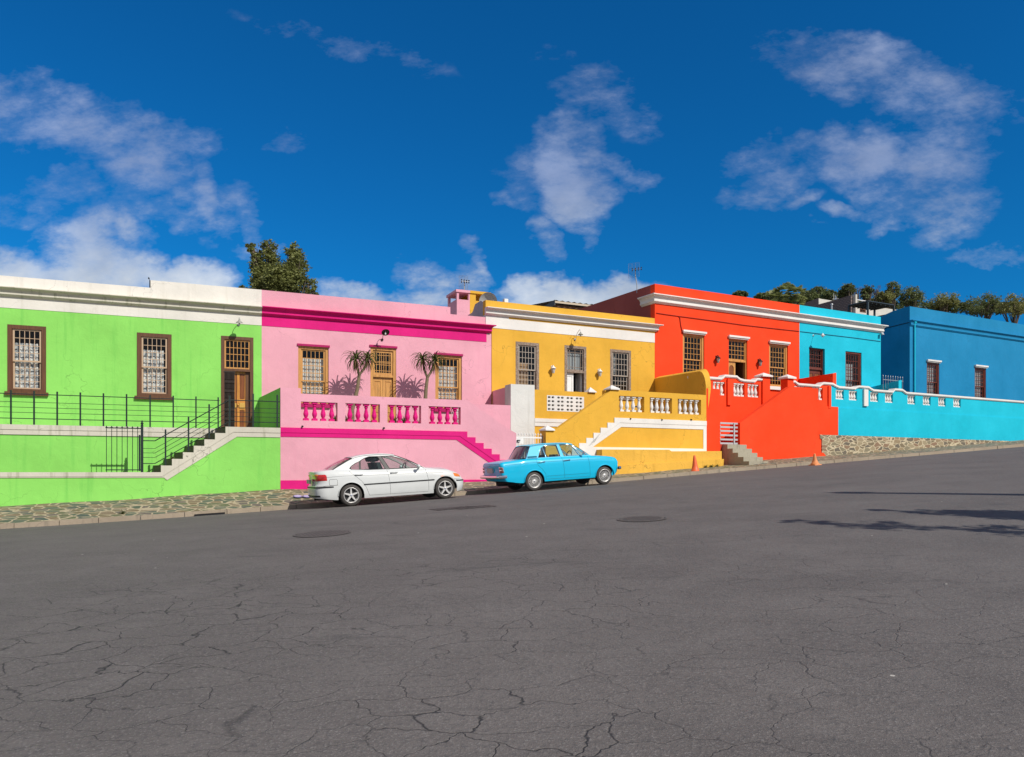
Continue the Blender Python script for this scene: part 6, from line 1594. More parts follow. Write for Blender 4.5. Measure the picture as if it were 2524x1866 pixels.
# fan palm
def palm(x, y, r, Y, seed):
    rng = random.Random(seed); c = Vector(P3(x, y, Y)); R_ = r/FOC*Y; e = bpy.data.objects.new('fan_palm', None); col.objects.link(e); zb_ = hill_z(c.x, Y); e.location = (c.x, Y, zb_)
    tag(e, 'clump of fan palms with spiky pale green heads behind the red parapet', 'palm')
    heads = [Vector((0, 0, c.z-zb_)), Vector((-R_*.75, .5, c.z-zb_-R_*.35)), Vector((R_*.55, -.4, c.z-zb_-R_*.15)), Vector((-.2*R_, 0, c.z-zb_-R_*.95)), Vector((R_*.6, 0, c.z-zb_-R_*.95)), Vector((-R_*.85, 0, c.z-zb_-R_*1.1))]
    mb = MB(); tb = MB()
    for h in heads:
        tb.tube([(h.x*.6, h.y, 0), (h.x, h.y, h.z)], [.3, .22], 8)
        for k in range(38):
            az = rng.uniform(0, 2*pi); el = rng.uniform(-.6, 1.35); d = Vector((cos(az)*cos(el), sin(az)*cos(el), sin(el))); L = R_*rng.uniform(.35, .5); cc = h+d*L
            side = d.cross(Vector((0, 0, 1))).normalized(); up = side.cross(d)
            for q in range(11):
                a = lerp(-1.25, 1.25, q/10); v = (d*cos(a)+side*sin(a)); t = cc+v*R_*rng.uniform(.32, .42)-Vector((0, 0, R_*.05)); w_ = side*cos(a)-d*sin(a)
                mb.add([cc, cc+v*R_*.2+w_*.09, t, cc+v*R_*.2-w_*.09], [(0, 1, 2, 3)])
    mb.build('crown', PALMG, e); tb.build('trunk', BARK, e)
palm(1938, 723, 36, 92, 3)

# ---- buildings behind the right end
GREYW_ = paint('grey_brown_render', (.25, .20, .19), .8, (.09, .07, .07), .8); CREAMW = paint('cream_render', (.62, .60, .55), .4, (.36, .34, .28)); DKSTEEL = simple('dark_steel', (.05, .07, .08), .5, .4)
def mat_brick():
    m = bpy.data.materials.new('brown_brick'); nt = nodes_of(m); tc_ = N(nt, 'ShaderNodeTexCoord'); s_ = N(nt, 'ShaderNodeSeparateXYZ'); nt.links.new(tc_.outputs['Object'], s_.inputs[0])
    c_ = N(nt, 'ShaderNodeCombineXYZ'); nt.links.new(s_.outputs[1], c_.inputs[0]); nt.links.new(s_.outputs[2], c_.inputs[1])
    b = N(nt, 'ShaderNodeTexBrick'); nt.links.new(c_.outputs[0], b.inputs['Vector']); b.inputs['Scale'].default_value = 1.6; b.inputs['Color1'].default_value = (.27, .20, .18, 1); b.inputs['Color2'].default_value = (.20, .155, .15, 1); b.inputs['Mortar'].default_value = (.12, .10, .095, 1); b.inputs['Mortar Size'].default_value = .05
    principled(nt, b.outputs['Color'], .9); return m
BRICKM = mat_brick()
YB = 62.0
def bx(fr, xa, xb, ya, yb, w, dep):
    u0_, u1_ = fr.u(xa, w), fr.u(xb, w); return u0_, u1_, fr.z((xa+xb)/2, ya, w), fr.z((xa+xb)/2, yb, w)
wB = 42.0
b1 = Thing('grey_building', 'low building with grey side and beige front behind the red and blue roofs', 'building', FR, (FR.u(2010, wB), wB, 3))
ua = FR.u(1968, wB); ub_ = FR.u(2018, wB); zt_ = FR.z(2018, 735.5, wB); mb = MB()
mb.slab([(wB, 3), (wB+16, 3), (wB+16, zt_-1.5), (wB, zt_)], [], ub_, ub_+.3, mapf=lambda a, b, w: (w, a, b)); mb.box(ub_+.301, ub_+9, wB, wB+.3, 3, zt_-.02); b1.part('wall', mb, CREAMW)
mb = MB(); mb.slab([(wB-.01, 3), (wB+15.9, 3), (wB+15.9, zt_-1.45), (wB-.01, zt_+.05)], [], ub_-.03, ub_-.002, mapf=lambda a, b, w: (w, a, b)); b1.part('side_wall', mb, GREYW_)
wC = 19.0
b2 = Thing('terraced_building', 'white building with a stepped brown brick side wall behind the blue house', 'building', FR, (FR.u(2120, wC), wC, 3))
uc = FR.u(2102, wC); ztc = FR.z(2102, 727, wC); uC1 = FR.u(2300, wC)
gpts = []
for x, y in ((2101, 729), (2075, 736), (2055, 742), (2010, 754)):
    lo, hi = wC, wC+60
    for _ in range(50):
        mid = (lo+hi)/2
        if FR.u(x, mid) < uc: lo = mid
        else: hi = mid
    gpts.append((lo, FR.z(x, y, lo)))
mb = MB(); mb.slab([(wC, 3), (gpts[-1][0], 3)] + list(reversed(gpts)) + [(wC, ztc-.1)], [], uc-.25, uc, mapf=lambda a, b, w: (w, a, b)); b2.part('side_wall', mb, BRICKM)
wn = (FR.u(2112, wC), FR.u(2127.5, wC), FR.z(2120, 772, wC), FR.z(2120, 761.5, wC)); zlow2 = FR.z(2150, 757, wC)
mb = MB(); mb.slab([(uc+.001, 3), (uC1, 3), (uC1, zlow2), (FR.u(2106, wC), zlow2), (FR.u(2106, wC), ztc), (uc+.001, ztc)], [rect(*wn)], wC-.3, wC-.001); b2.part('wall', mb, CREAMW)
window(b2, *wn, wC-.3, BWOOD, BWOOD, .02, 2, 1, 1, .12, .03)
interior(b2, uc+.5, uC1-.5, 3, zlow2-.1, wC+.02, wC+4)
mb = MB(); zr = FR.z(2120, 742, wC); mb.tube([(FR.u(2106, wC), wC-.2, zr), (FR.u(2145, wC), wC-.2, zr)], .05, 5); mb.tube([(FR.u(2106, wC), wC-.2, zr-.35), (FR.u(2145, wC), wC-.2, zr-.35)], .05, 5)
for x in (2110, 2120, 2130, 2140): u_ = FR.u(x, wC); mb.tube([(u_, wC-.2, zlow2), (u_, wC-.2, zr)], .03, 4)
b2.part('roof_railing', mb, WHITEP)
pg = Thing('pergola', 'flat dark pergola roof on thin posts above the blue parapet', 'pergola', FR, (FR.u(2140, 13), 13, 6))
zr = FR.z(2138, 741, 10.5); w0_, w1_ = 10.0, 16.2
zr = FR.z(2139, 741, 10.2); u0_ = FR.u(2139, 10.2); wfar = w_at(u0_, 2092); cs = [(u0_, 10.2), (FR.u(2203, 10.2), 10.2), (FR.u(2203, 10.2), wfar), (u0_, wfar)]
mb = MB(); mb.hexa([(a, b, zr-.10) for a, b in cs]+[(a, b, zr) for a, b in cs]); pg.part('roof', mb, simple('dark_shade_cloth', (.055, .055, .06), .8))
mb = MB()
for (a, b), (c_, d) in zip(cs, cs[1:]+cs[:1]): mb.tube([(a, b, zr-.05), (c_, d, zr-.05)], .07, 4)
for k_ in range(1, 6): mb.tube([(lerp(cs[0][0], cs[1][0], k_/6), cs[0][1], zr-.16), (lerp(cs[3][0], cs[2][0], k_/6), cs[3][1], zr-.16)], .04, 4)
pg.part('frame', mb, DKSTEEL)
for a, b in cs: mb = MB(); mb.box(a-.06, a+.06, b-.06, b+.06, 5, zr-.11); pg.part('post', mb, DKSTEEL)
tw = Thing('steel_mast', 'thin white lattice mast poking above the grey building', 'mast', FR, (FR.u(2052, 24), 24, 6)); mb = MB(); u_ = FR.u(2052, 24); zt_ = FR.z(2052, 722, 24)
for k_ in range(4): mb.tube([(u_+k_*.22, 24, 6), (u_+k_*.22+.18, 24, zt_-.15*k_)], .03, 4)
for k_ in range(5): mb.tube([(u_, 24, zt_-.6-.35*k_), (u_+.9, 24, zt_-.5-.35*k_)], .02, 4)
tw.part('lattice', mb, simple('pale_steel', (.5, .5, .5), .5))
# vent pipe on blue roof
vp = Thing('vent_pipe', 'short pale vent pipe standing behind the blue parapet', 'pipe', FR, (FR.u(2050, 1.2), 1.2, 8)); mb = MB(); zt_ = FR.z(2050, 751.5, 1.2); u_ = FR.u(2050, 1.2); mb.tube([(u_, 1.2, 7.5), (u_, 1.2, zt_)], .045, 8); mb.lathe([(.08, 0), (.08, .05), (0, .09)], (u_, 1.2, zt_), 8); vp.part('pipe', mb, GREYM)

# ---- shed roof behind the yellow house
wS_ = 12.0
sh = Thing('tin_roof_shed', 'corrugated iron roof with dark eaves rising behind the yellow parapet', 'shed', FY, (FY.u(1400, wS_), wS_, 4))
ua, ub_ = FY.u(1362, wS_), FY.u(1440, wS_); ze = FY.z(1362, 742.5, wS_); 
mb = MB(); nn = 40; vs = []
for i in range(nn+1):
    u_ = lerp(ua, ub_+2, i/nn); h = .035*sin(i*pi*.5*1.0)
    vs += [(u_, wS_-.3, ze+h), (u_, wS_+5, ze+.55+h)]
mb.add(vs, [(2*i, 2*i+2, 2*i+3, 2*i+1) for i in range(nn)], 0, True)
mb.add([(a, b, c-.03) for a, b, c in vs], [(2*i, 2*i+1, 2*i+3, 2*i+2) for i in range(nn)], 0, True); sh.part('roof', mb, simple('pale_roof_iron', (.42, .38, .33), .6, .2))
mb = MB(); mb.box(ua, ub_+2, wS_-.32, wS_-.302, ze-.16, ze-.04); sh.part('fascia', mb, simple('cream_fascia', (.5, .42, .32), .7))
mb = MB(); mb.box(ua+.1, ub_+2, wS_, wS_+4.9, 4, ze-.17); sh.part('wall', mb, BWOOD)
P0 = (ua, wS_-.3); mb = MB(); lo_w = wS_+6
mb.hexa([(ua-.02, wS_-.3, ze-.30), (ua+.02, wS_-.3, ze-.30), (ua+.02, lo_w, ze-.9), (ua-.02, lo_w, ze-.9), (ua-.02, wS_-.3, ze+.03), (ua+.02, wS_-.3, ze+.03), (ua+.02, lo_w, ze-.55), (ua-.02, lo_w, ze-.55)]); sh.part('barge_board', mb, simple('grey_board', (.10, .11, .11), .7))

# ---- aerials, dish, pole
def grid_aerial(label, fr, x, ytop, ybase, w, pole_xy, wid, hgt, yaw, group='television aerials'):
    u, zt = fr.uz(x, ytop, w); zb_ = fr.z(x, ybase, w); ub0 = fr.u(pole_xy, w); t = Thing('television_aerial', label, 'aerial', fr, (ub0, w, zb_), group)
    zc = zt-hgt/2; mb = MB(); mb.tube([(ub0, w, zb_), (ub0, w, lerp(zb_, zc, .35)), (u, w, lerp(zb_, zc, .75)), (u, w, zc+.1)], .022, 6); t.part('pole', mb, GREYM)
    mb = MB(); ca, sa = cos(yaw), sin(yaw)
    for k in range(12):
        z = lerp(zt-hgt, zt, k/11); mb.tube([(u-wid/2*ca, w-wid/2*sa+.12, z), (u+wid/2*ca, w+wid/2*sa+.12, z)], .004, 4)
    for k in (-1, -.33, .33, 1): mb.tube([(u+k*wid/2*ca, w+k*wid/2*sa+.12, zt-hgt), (u+k*wid/2*ca, w+k*wid/2*sa+.12, zt)], .006, 4)
    t.part('reflector_grid', mb, simple('dull_aluminium', (.38, .42, .48), .4, .7))
    mb = MB(); bw = wid*.42
    mb.tube([(u-bw*ca, w-bw*sa-.1, zc), (u+bw*ca, w+bw*sa-.1, zc)], .014, 5)
    for k in (-1, -.3, .35, 1):
        for z in (zc+.05, zc-.05): mb.lathe([(0, -.02), (.03, -.015), (.03, .015), (0, .02)], (u+k*bw*ca, w+k*bw*sa-.12, z), 8, 'y', 1)
    t.part('dipole', mb, [GREYM, BLACK]); return t
grid_aerial('television aerial with square wire grid standing on the pink chimney', FP, 1144.5, 678, 714, wc+.6, 1144.5, .42, .62, 0)
wa = sp[0][0] + 2.9
ux = 0.0; 
lo, hi = 0, 12
for _ in range(40):
    mid = (lo+hi)/2
    if FR.u(1570, mid) < 0: lo = mid
    else: hi = mid
grid_aerial('television aerial on a bent pole fixed to the side wall of the red house', FR, 1566, 647, 722, lo, 1570, .55, .70, -1.0)
ap = Thing('roof_pole', 'short dark pole with a small whip at the step of the white parapet', 'pole', FG, (ustep-.05, .15, FG.z(368, 708)))
mb = MB(); u_ = FG.u(369.5, .15); z0_, z1_ = FG.z(369.5, 709, .15), FG.z(369.5, 691, .15); mb.tube([(u_, .15, z0_-.3), (u_, .15, z1_)], .022, 6); mb.tube([(u_, .15, z1_), (u_-.05, .15, z1_+.09), (FG.u(366, .15), .15, FG.z(366, 683, .15))], .009, 5); mb.box(u_-.06, u_-.01, .13, .17, z1_+.04, z1_+.09); ap.part('pole', mb, BLACK)
wd = 1.6; u_, z_ = FY.uz(1203, 742, wd); sd_ = Thing('satellite_dish', 'pale grey satellite dish behind the left end of the yellow parapet', 'satellite dish', FY, (u_, wd, zpar if False else z_-.8))
mb = MB(); rr_ = .40; rings = [(r_/6*rr_, .10*(r_/6)**2) for r_ in range(7)]; mb.lathe([(a, -b) for a, b in rings], (0, 0, 0), 28, 'y'); mb.lathe([(a, -b+.006) for a, b in reversed(rings)], (0, 0, 0), 28, 'y')
M_ = Matrix.Rotation(R(25), 3, 'X') @ Matrix.Rotation(R(-20), 3, 'Z'); mb.v = [tuple(Vector((u_, wd, z_)) + M_ @ Vector(p)) for p in mb.v]; sd_.part('dish', mb, simple('pale_grey_dish', (.50, .52, .53), .5))
mb = MB(); mb.tube([(u_, wd+.1, z_-.8), (u_, wd+.05, z_)], .03, 6); mb.tube([(u_, wd, z_-.35), (u_+.05, wd-.45, z_-.05)], .012, 5); sd_.part('bracket', mb, GREYM)
rb = Thing('roof_vent', 'small white box vent behind the yellow parapet right of the satellite dish', 'vent', FY, (FY.u(1247, .8), .8, zct)); u_ = FY.u(1247, .8); zq = FY.z(1247, 737, .8); mb = MB(); mb.box(u_-.09, u_+.09, .75, .95, zq-.8, zq); rb.part('vent_box', mb, WHITEP)

# ---- aloes and pots on the pink terrace
ALOE = foliage_mat('aloe_leaf_green', (.16, .19, .06), .35, (.30, .24, .08)); DEADL = simple('dry_aloe_leaf', (.22, .13, .06), .8, 0, .3, 20); ALB = simple('aloe_trunk_bark', (.20, .15, .09), .85, 0, .4, 14, .8)
def rosette(mb, c, r, n, rng, mi, el0, el1, curl=1.0, wid=.036):
    for k in range(n):
        az = 2*pi*k*.381966+rng.uniform(-.15, .15); el = lerp(el0, el1, (k+.5)/n)+rng.uniform(-.1, .1); L = r*rng.uniform(.85, 1.12); d = Vector((cos(az), sin(az), 0)); side = Vector((-sin(az), cos(az), 0))
        p = Vector(c); e_ = el; vs = []; S = 7
        for q in range(S+1):
            t = q/S; w_ = wid*(1-t)**.8*(1 if q else .8)+.002; vs += [p+side*w_, p-Vector((0, 0, w_*.5)), p-side*w_]
            p = p + (d*cos(e_)+Vector((0, 0, sin(e_))))*L/S; e_ -= curl*(.20+.28*t)
        mb.add(vs, [(a*3+b, a*3+3+b, a*3+4+b, a*3+1+b) for a in range(S) for b in range(2)] + [(a*3+2, a*3+5, a*3+3, a*3) for a in range(S)], mi, True)
def aloe(label, w, trunk, crowns, r, seed):
    fr = FP; rng = random.Random(seed); pts_ = [(fr.u(x, w), w+dw, fr.z(x, y, w)) for x, y, dw in trunk]
    t = Thing('tree_aloe', label, 'aloe', fr, (pts_[0][0], w, zfl)); t.b = (pts_[0][0], w, zb_p)
    t.e.location = (*fr.xy(pts_[0][0], w), zb_p)
    mb = MB(); fk = pts_[-1]; rs_ = [.085, .07, .062, .055][:len(pts_)]
    mb.tube([(pts_[0][0], w, zb_p)] + pts_, [.10] + rs_, 9)
    C = []
    for x, y, dw in crowns:
        c = (fr.u(x, w+dw), w+dw, fr.z(x, y, w+dw)); C.append(c); m_ = tuple(lerp(a, b, .5) for a, b in zip(fk, c)); m_ = (m_[0]+(c[0]-fk[0])*.16, m_[1], m_[2]-.02)
        mb.tube([fk, m_, c], [.052, .044, .036], 8)
    t.part('trunk', mb, ALB)
    for c in C:
        mb = MB(); rosette(mb, c, r*1.05, 36, rng, 0, 1.35, -.3, 1.25); rosette(mb, (c[0], c[1], c[2]-.05), r*.8, 20, rng, 1, -.35, -1.1, .5, .02); t.part('leaf_crown', mb, [ALOE, DEADL])
    return t
zb_p = TP.z(900, 1057)
aloe('forked tree aloe with drooping spiky crowns between the left window and the door', -1.15, [(868, 1010, 0), (881, 960, 0), (885.5, 924, 0)], [(877, 884, -.05), (907, 884, .05)], .70, 3)
aloe('forked tree aloe with drooping spiky crowns left of the right hand window', -1.15, [(1047, 1010, 0), (1050, 960, 0), (1053.5, 931, 0)], [(1041, 886, .05), (1072, 889, -.05)], .70, 8)
# low spiky plants and pots behind the balusters
def pot_plant(fr, label, x, y, w, r, n, seed, group='spiky pot plants on the pink terrace', pot=True, potm=None, floor=None):
    rng = random.Random(seed); u_ = fr.u(x, w); z0_ = floor; t = Thing('pot_plant', label, 'pot plant', fr, (u_, w, z0_), group)
    mb = MB(); mb.lathe([(0, 0), (.13, 0), (.17, .24), (.19, .25), (.19, .29), (.16, .29), (.15, .26), (0, .26)], (u_, w, z0_), 14); t.part('pot', mb, potm or simple('dark_clay_pot', (.06, .05, .045), .7))
    mb = MB(); rosette(mb, (u_, w, z0_+.27), r, n, rng, 0, 1.4, .15, .45, .018); t.part('leaves', mb, ALOE); return t
for i, (x, lab) in enumerate(((826, 'spiky dark green pot plant behind the fourth magenta baluster'), (856, 'spiky pot plant at the left edge of the second baluster opening'), (972, 'tall spiky pot plant behind the left balusters of the third opening'), (996, 'spiky pot plant behind the middle balusters of the third opening'), (1034, 'low pot plant at the right end of the third baluster opening'))):
    pot_plant(FP, lab, x, 0, -3.3, .42 if i != 4 else .25, 44, 20+i, floor=zb_p)
bxp = Thing('planter_box', 'long dark planter box at the foot of the left tree aloe', 'planter', FP, (FP.u(880, -1.2), -1.2, zb_p)); u_ = FP.u(880, -1.2)
mb = MB(); mb.slab(rect(u_-.55, u_+.55, zb_p, zb_p+.42), [], -1.5, -.9); mb.box(u_-.58, u_+.58, -1.53, -.87, zb_p+.421, zb_p+.47); bxp.part('box', mb, simple('dark_grey_timber', (.06, .055, .05), .8))
bxp2 = Thing('planter_box', 'small dark planter at the foot of the right tree aloe', 'planter', FP, (FP.u(1050, -1.2), -1.2, zb_p)); u_ = FP.u(1050, -1.2)
mb = MB(); mb.slab(rect(u_-.4, u_+.4, zb_p, zb_p+.36), [], -1.5, -.9); mb.box(u_-.43, u_+.43, -1.53, -.87, zb_p+.361, zb_p+.41); bxp2.part('box', mb, MATS['dark_grey_timber'])
# trellis panel seen through the fourth opening
tp = Thing('trellis', 'white lattice screen leaning behind the fourth baluster opening', 'trellis', TP, (TP.u(1120, 1.0), 1.0, zb_p)); mb = MB(); ua, ub_ = TP.u(1108, 1.0), TP.u(1142, 1.0); za = zb_p+.02; zb2_ = zb_p+.95
for k_ in range(9):
    a = lerp(ua, ub_, k_/8); mb.tube([(a, 1.0, za), (min(ub_, a+.3), 1.02, min(zb2_, za+.9))], .010, 4); mb.tube([(a, 1.02, zb2_), (min(ub_, a+.3), 1.0, za+.05)], .010, 4)
mb.box(ua-.02, ub_+.02, .99, 1.03, zb2_, zb2_+.03); mb.box(ua-.02, ub_+.02, .99, 1.03, za-.02, za+.01); tp.part('lattice', mb, WHITEP)
# yellow terrace: table and two chairs glimpsed behind the balusters
zfy = TY.z(1627, 1033.7)
tb_ = Thing('patio_table', 'round dark patio table behind the left balusters of the yellow terrace', 'table', TY, (TY.u(1590, 2.2), 2.2, zfy)); u_ = TY.u(1590, 2.2); mb = MB(); mb.lathe([(0, .70), (.45, .70), (.45, .73), (0, .73)], (u_, 2.2, zfy), 24); tb_.part('tabletop', mb, BROWNI); 
for k_ in range(4): mb = MB(); a = k_*pi/2+.4; mb.tube([(u_+.1*cos(a), 2.2+.1*sin(a), zfy+.69), (u_+.33*cos(a), 2.2+.33*sin(a), zfy)], .018, 5); tb_.part('leg', mb, BROWNI)
pot_plant(TY, 'small bushy pot plant behind the right balusters of the yellow terrace', 1697, 0, 1.5, .3, 60, 77, None, floor=zfy)

# ---- traffic cones
ORG = simple('orange_cone_plastic', (.80, .13, .035), .5, 0, .15, 8); ORG2 = simple('faded_orange_plastic', (.68, .24, .08), .6, 0, .25, 8)
def cone(label, x, y, h, r, basew, mat):
    s, n, z = road_hit(x, y); X, Y = ST.xy(s, n); e = bpy.data.objects.new('traffic_cone', None); col.objects.link(e); e.location = (X, Y, road_z(s, n)); e.rotation_euler = (0, -.06, R(24)); tag(e, label, 'traffic cone', 'traffic cones by the kerb')
    mb = MB(); mb.hexa([(a*basew, b*basew, 0) for a, b in ((-1, -1), (1, -1), (1, 1), (-1, 1))]+[(a*basew*.94, b*basew*.94, .035) for a, b in ((-1, -1), (1, -1), (1, 1), (-1, 1))]); mb.build('base', mat, e)
    mb = MB(); mb.lathe([(r*1.25, .034), (r*1.22, .075), (r, .085), (r*.62, h*.45), (r*.34, h*.85), (r*.24, h*.97), (r*.15, h), (0, h)], (0, 0, 0), 24); mb.build('cone', mat, e)
cone('large orange traffic cone on the kerb before the yellow plinth', 1714, 1170, .72, .165, .21, ORG)
cone('small faded orange traffic cone at the kerb before the red wall', 2009, 1147, .45, .13, .17, ORG2)
# a tree and a lamp post out of frame on the right whose shade falls on the road
def ground_off(x, y, h):
    s, n, z = road_hit(x, y); X, Y = ST.xy(s, n); d = Vector((.724, -.690)).normalized()*(h/tan(R(41))); return (X+d.x, Y+d.y, road_z(s, n))
g = ground_off(1893, 1281, 7.0)
rng_ = random.Random(4)
tree('street_tree', 'slim street tree outside the view, its thin shade lying on the road', g, [((g[0]+rng_.uniform(-.15, .15), g[1]+rng_.uniform(-.15, .15), g[2]+h_), (.22+.2*(k_ % 2), .22+.2*(k_ % 2), .55)) for k_, h_ in enumerate((6.4, 5.7, 5.0, 3.9, 3.3, 1.9))], 1500, .06, OLIVE, .05, 91)
g = ground_off(2112, 1257, 6.0)  # unseen cypress shape, added for the wedge of shadow it casts
tree('shadow_cypress', 'narrow pointed cypress shape added outside the view to cast the wedge of shade on the road', g, [((g[0], g[1], g[2]+h_), (r_, r_, .6)) for h_, r_ in ((5.6, .10), (5.1, .2), (4.6, .3), (4.1, .4), (3.6, .48), (3.0, .55), (2.4, .6), (1.8, .62))], 7000, .07, OLIVE, .1, 92)
g = ground_off(2036, 1214, 8.0); e = bpy.data.objects.new('lamp_post', None); col.objects.link(e); e.location = g; tag(e, 'tall street lamp post outside the view, its straight shade crossing the road', 'lamp post')
mb = MB(); mb.tube([(0, 0, -.2), (0, 0, 1.2), (0, 0, 5), (0, 0, 7.6)], [.24, .19, .16, .12], 12); mb.build('post', DKSTEEL, e)
mb = MB(); mb.lathe([(.12, -.5), (.2, -.3), (.2, 0), (.05, .2), (0, .42)], (0, 0, 7.7), 12); mb.build('lamp_head', GREYM, e)

rngw = random.Random(33)
for lab, pts_w in (('small tuft of green weeds at the foot of the yellow plinth', [(TY.xy(TY.u(x, -.5), -.56)) for x in (1738, 1752, 1766)]), ('little patch of weeds in the stone pavement at the far left by the kerb', [ST.xy(-1.15, KERB+.45)]), ('sprig of weed growing on the mossy stair of the green terrace', None)):
    mb = MB()
    if pts_w is None:
        c0 = TG.xy(TG.u(425, .12), .12); base_ = (c0[0], c0[1], TG.z(425, 1130, .12)-.02); pts_w = [c0]
    else:
        s0_, n0_ = pts_w[0][0]*ST.U[0]+pts_w[0][1]*ST.U[1], pts_w[0][0]*ST.N[0]+pts_w[0][1]*ST.N[1]; base_ = (pts_w[0][0], pts_w[0][1], pave_z(s0_, n0_))
    for (x_, y_) in pts_w:
        s0_, n0_ = x_*ST.U[0]+y_*ST.U[1], x_*ST.N[0]+y_*ST.N[1]; z_ = base_[2] if len(pts_w) == 1 else pave_z(s0_, n0_)
        rosette(mb, (x_-base_[0], y_-base_[1], z_-base_[2]), .16, 22, rngw, 0, 1.4, .2, .6, .012)
    o_ = mb.build('weeds', ALOE); o_.location = base_; tag(o_, lab, 'weeds')
# ================================================================== camera, sun, sky
cam = bpy.data.cameras.new('camera'); co = bpy.data.objects.new('camera', cam); col.objects.link(co)
co.location = (0, 0, EYE); co.rotation_euler = (R(90), 0, 0)
cam.sensor_fit = 'HORIZONTAL'; cam.sensor_width = 36; cam.lens = 36*FOC/2524
cam.shift_y = (HY-933)/2524; cam.shift_x = 0; cam.clip_end = 6000; cam.clip_start = .05
scene.camera = co
SUN_EL = R(41); sdir = Vector((.724, -.690, 0)).normalized()*cos(SUN_EL) + Vector((0, 0, sin(SUN_EL)))
sl = bpy.data.lights.new('sun', 'SUN'); sl.energy = 4.3; sl.angle = R(.5); sl.color = (1.0, .945, .85)
so = bpy.data.objects.new('sun', sl); col.objects.link(so); so.rotation_euler = sdir.to_track_quat('Z', 'Y').to_euler(); so.location = (20, -20, 30)
w = bpy.data.worlds.new('World'); scene.world = w; w.use_nodes = True; nt = w.node_tree; nt.nodes.clear()
sky = N(nt, 'ShaderNodeTexSky', sky_type='NISHITA'); sky.sun_disc = False; sky.sun_elevation = SUN_EL
sky.sun_rotation = atan2(sdir.x, sdir.y); sky.air_density = 1.0; sky.dust_density = .7; sky.ozone_density = 2.5; sky.altitude = 200
tc = N(nt, 'ShaderNodeTexCoord'); D = tc.outputs['Generated']
sep = N(nt, 'ShaderNodeSeparateXYZ'); nt.links.new(D, sep.inputs[0])
yy = math_n(nt, 'MAXIMUM', sep.outputs[1], .05)
gx = math_n(nt, 'DIVIDE', sep.outputs[0], yy); gz = math_n(nt, 'DIVIDE', sep.outputs[2], yy)
cmb = N(nt, 'ShaderNodeCombineXYZ'); nt.links.new(gx, cmb.inputs[0]); nt.links.new(gz, cmb.inputs[1])
nz = N(nt, 'ShaderNodeTexNoise'); nt.links.new(cmb.outputs[0], nz.inputs['Vector']); nz.inputs['Scale'].default_value = 13; nz.inputs['Detail'].default_value = 4; nz.inputs['Roughness'].default_value = .62
wv = N(nt, 'ShaderNodeVectorMath', operation='MULTIPLY_ADD'); nt.links.new(nz.outputs['Color'], wv.inputs[0]); wv.inputs[1].default_value = (.07, .07, 0); nt.links.new(cmb.outputs[0], wv.inputs[2])
ws = N(nt, 'ShaderNodeSeparateXYZ'); nt.links.new(wv.outputs[0], ws.inputs[0])
# cloud banks by compass direction and height: centre x, y on the photo; half sizes; tilt; density
CL = [(350,400,150,85,25,.80),(330,350,190,60,0,.75),(500,470,40,95,-15,.72),(560,520,75,60,-30,.45),(615,540,32,60,-30,.60),(400,520,120,38,8,.50),(316,570,38,46,0,1.0),(330,672,90,62,0,1.25),(455,688,130,52,-6,1.3),(525,690,66,38,-10,1.2),(240,650,140,130,0,1.1),(640,598,75,20,-6,.55),
      (900,722,140,30,3,.85),(1010,738,230,40,0,.75),(1075,680,90,42,22,.50),(1170,625,24,60,-25,.50),(1150,680,45,50,-20,.42),(1410,738,210,50,-3,1.25),(1540,722,110,34,0,.95),(1310,722,90,34,8,.9),
      (1395,450,75,125,-24,1.0),(1345,430,60,50,0,.6),(1470,470,75,55,-30,.8),(1420,345,60,70,-20,.75),(1345,590,38,62,-22,.62),(1440,400,55,75,-20,.75),(1540,420,90,34,20,.72),(1440,540,40,60,-24,.62),(1300,440,62,70,0,.45),(1245,500,38,22,10,.55),(1235,425,30,20,0,.3),
      (1860,400,90,42,-14,.50),(1905,455,105,40,-18,.62),(1960,490,60,20,-8,.55),(2010,372,160,42,-4,.55),(2130,380,130,75,-10,.85),(2180,460,70,50,-20,.6),(2110,528,90,20,8,.50),(2190,560,60,28,-20,.45),(2290,430,150,150,0,.75),(2020,555,40,10,0,.35),
      (690,345,90,22,0,.3),(130,290,230,90,14,.7),(150,470,150,60,-20,.45),(1470,230,150,70,25,.45),(2190,190,300,80,12,.7),(850,120,240,30,15,.3),(2440,640,110,30,0,.5),(60,690,190,70,0,1.1)]
tot = None
for (x, y, rx, ry, ang, den) in CL:
    cx, cz = (x-CX)/FOC, (HY-y)/FOC; a = R(-ang); ca, sa = cos(a), sin(a)
    dx = math_n(nt, 'SUBTRACT', ws.outputs[0], cx+.035); dz = math_n(nt, 'SUBTRACT', ws.outputs[1], cz+.035)
    p = math_n(nt, 'MULTIPLY', math_n(nt, 'MULTIPLY_ADD', dz, sa, math_n(nt, 'MULTIPLY', dx, ca)), FOC/rx)
    q = math_n(nt, 'MULTIPLY', math_n(nt, 'MULTIPLY_ADD', dz, ca, math_n(nt, 'MULTIPLY', dx, -sa)), FOC/ry)
    r2 = math_n(nt, 'MULTIPLY_ADD', p, p, math_n(nt, 'MULTIPLY', q, q))
    g = math_n(nt, 'MULTIPLY', math_n(nt, 'SUBTRACT', 1.0, math_n(nt, 'MULTIPLY', r2, .55), clamp=True), den)
    tot = g if tot is None else math_n(nt, 'MAXIMUM', tot, g)
nf = noise(nt, scaled(nt, cmb.outputs[0], (1, 2.0, 1), R(-38)), 11, 12, .66, .0)
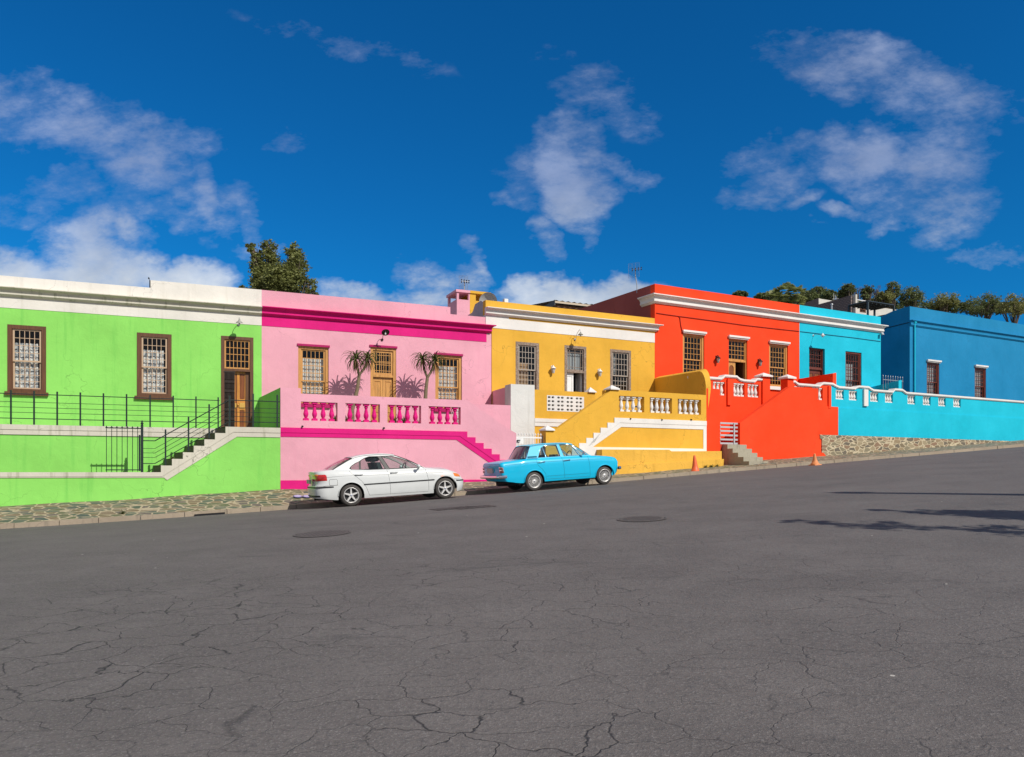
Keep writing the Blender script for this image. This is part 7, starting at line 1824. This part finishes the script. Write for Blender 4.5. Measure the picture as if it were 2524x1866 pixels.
cover = math_n(nt, 'ADD', math_n(nt, 'MULTIPLY', nf, 1.5), math_n(nt, 'MULTIPLY_ADD', tot, .68, -.87))
mask = math_n(nt, 'MULTIPLY', ramp(nt, cover, [(.0, 0.0), (.18, .16), (.50, .72), (.85, 1.0)]), math_n(nt, 'MULTIPLY_ADD', ramp(nt, gz, [(.25, 1.0), (.36, 0.0)]), .25, .72))
mask = math_n(nt, 'MULTIPLY', mask, ramp(nt, tot, [(.0, 0.0), (.16, 1.0)]))
# behind the viewer: unseen cloud cover added to make the light in shadows less blue
bn = ramp(nt, noise(nt, D, 3.0, 6, .6), [(.35, .45), (.65, .95)])
front = ramp(nt, sep.outputs[1], [(.05, 0.0), (.2, 1.0)])
mask = math_n(nt, 'ADD', math_n(nt, 'MULTIPLY', mask, front), math_n(nt, 'MULTIPLY', bn, math_n(nt, 'SUBTRACT', 1.0, front)), clamp=True)
skyc = mix_rgb(nt, 1.0, sky.outputs[0], (.035, .57, 1.04), 'MULTIPLY')
# thin cirrus reads lilac-grey, thick low cumulus white with grey undersides
low = ramp(nt, gz, [(.25, 1.0), (.38, 0.0)])
cc = mix_rgb(nt, low, (4.9, 5.6, 7.7), (8.0, 8.6, 9.3))
shade = ramp(nt, noise(nt, cmb.outputs[0], 7, 4, .6), [(.35, .72), (.65, 1.0)])
cc = mix_rgb(nt, 1.0, cc, shade, 'MULTIPLY')
cc = mix_rgb(nt, front, (4.9, 4.3, 4.1), cc)      # added warm cloud behind the viewer, fill light for the shaded sides
out = mix_rgb(nt, math_n(nt, 'MULTIPLY', mask, .93), skyc, cc)
bg = N(nt, 'ShaderNodeBackground'); bg.inputs[1].default_value = .1; nt.links.new(out, bg.inputs[0])
wo = N(nt, 'ShaderNodeOutputWorld'); nt.links.new(bg.outputs[0], wo.inputs[0])
scene.view_settings.view_transform = 'Standard'; scene.view_settings.look = 'None'; scene.view_settings.exposure = 0; scene.view_settings.gamma = 1
scene.render.engine = 'CYCLES'; scene.cycles.max_bounces = 8; scene.cycles.transparent_max_bounces = 16
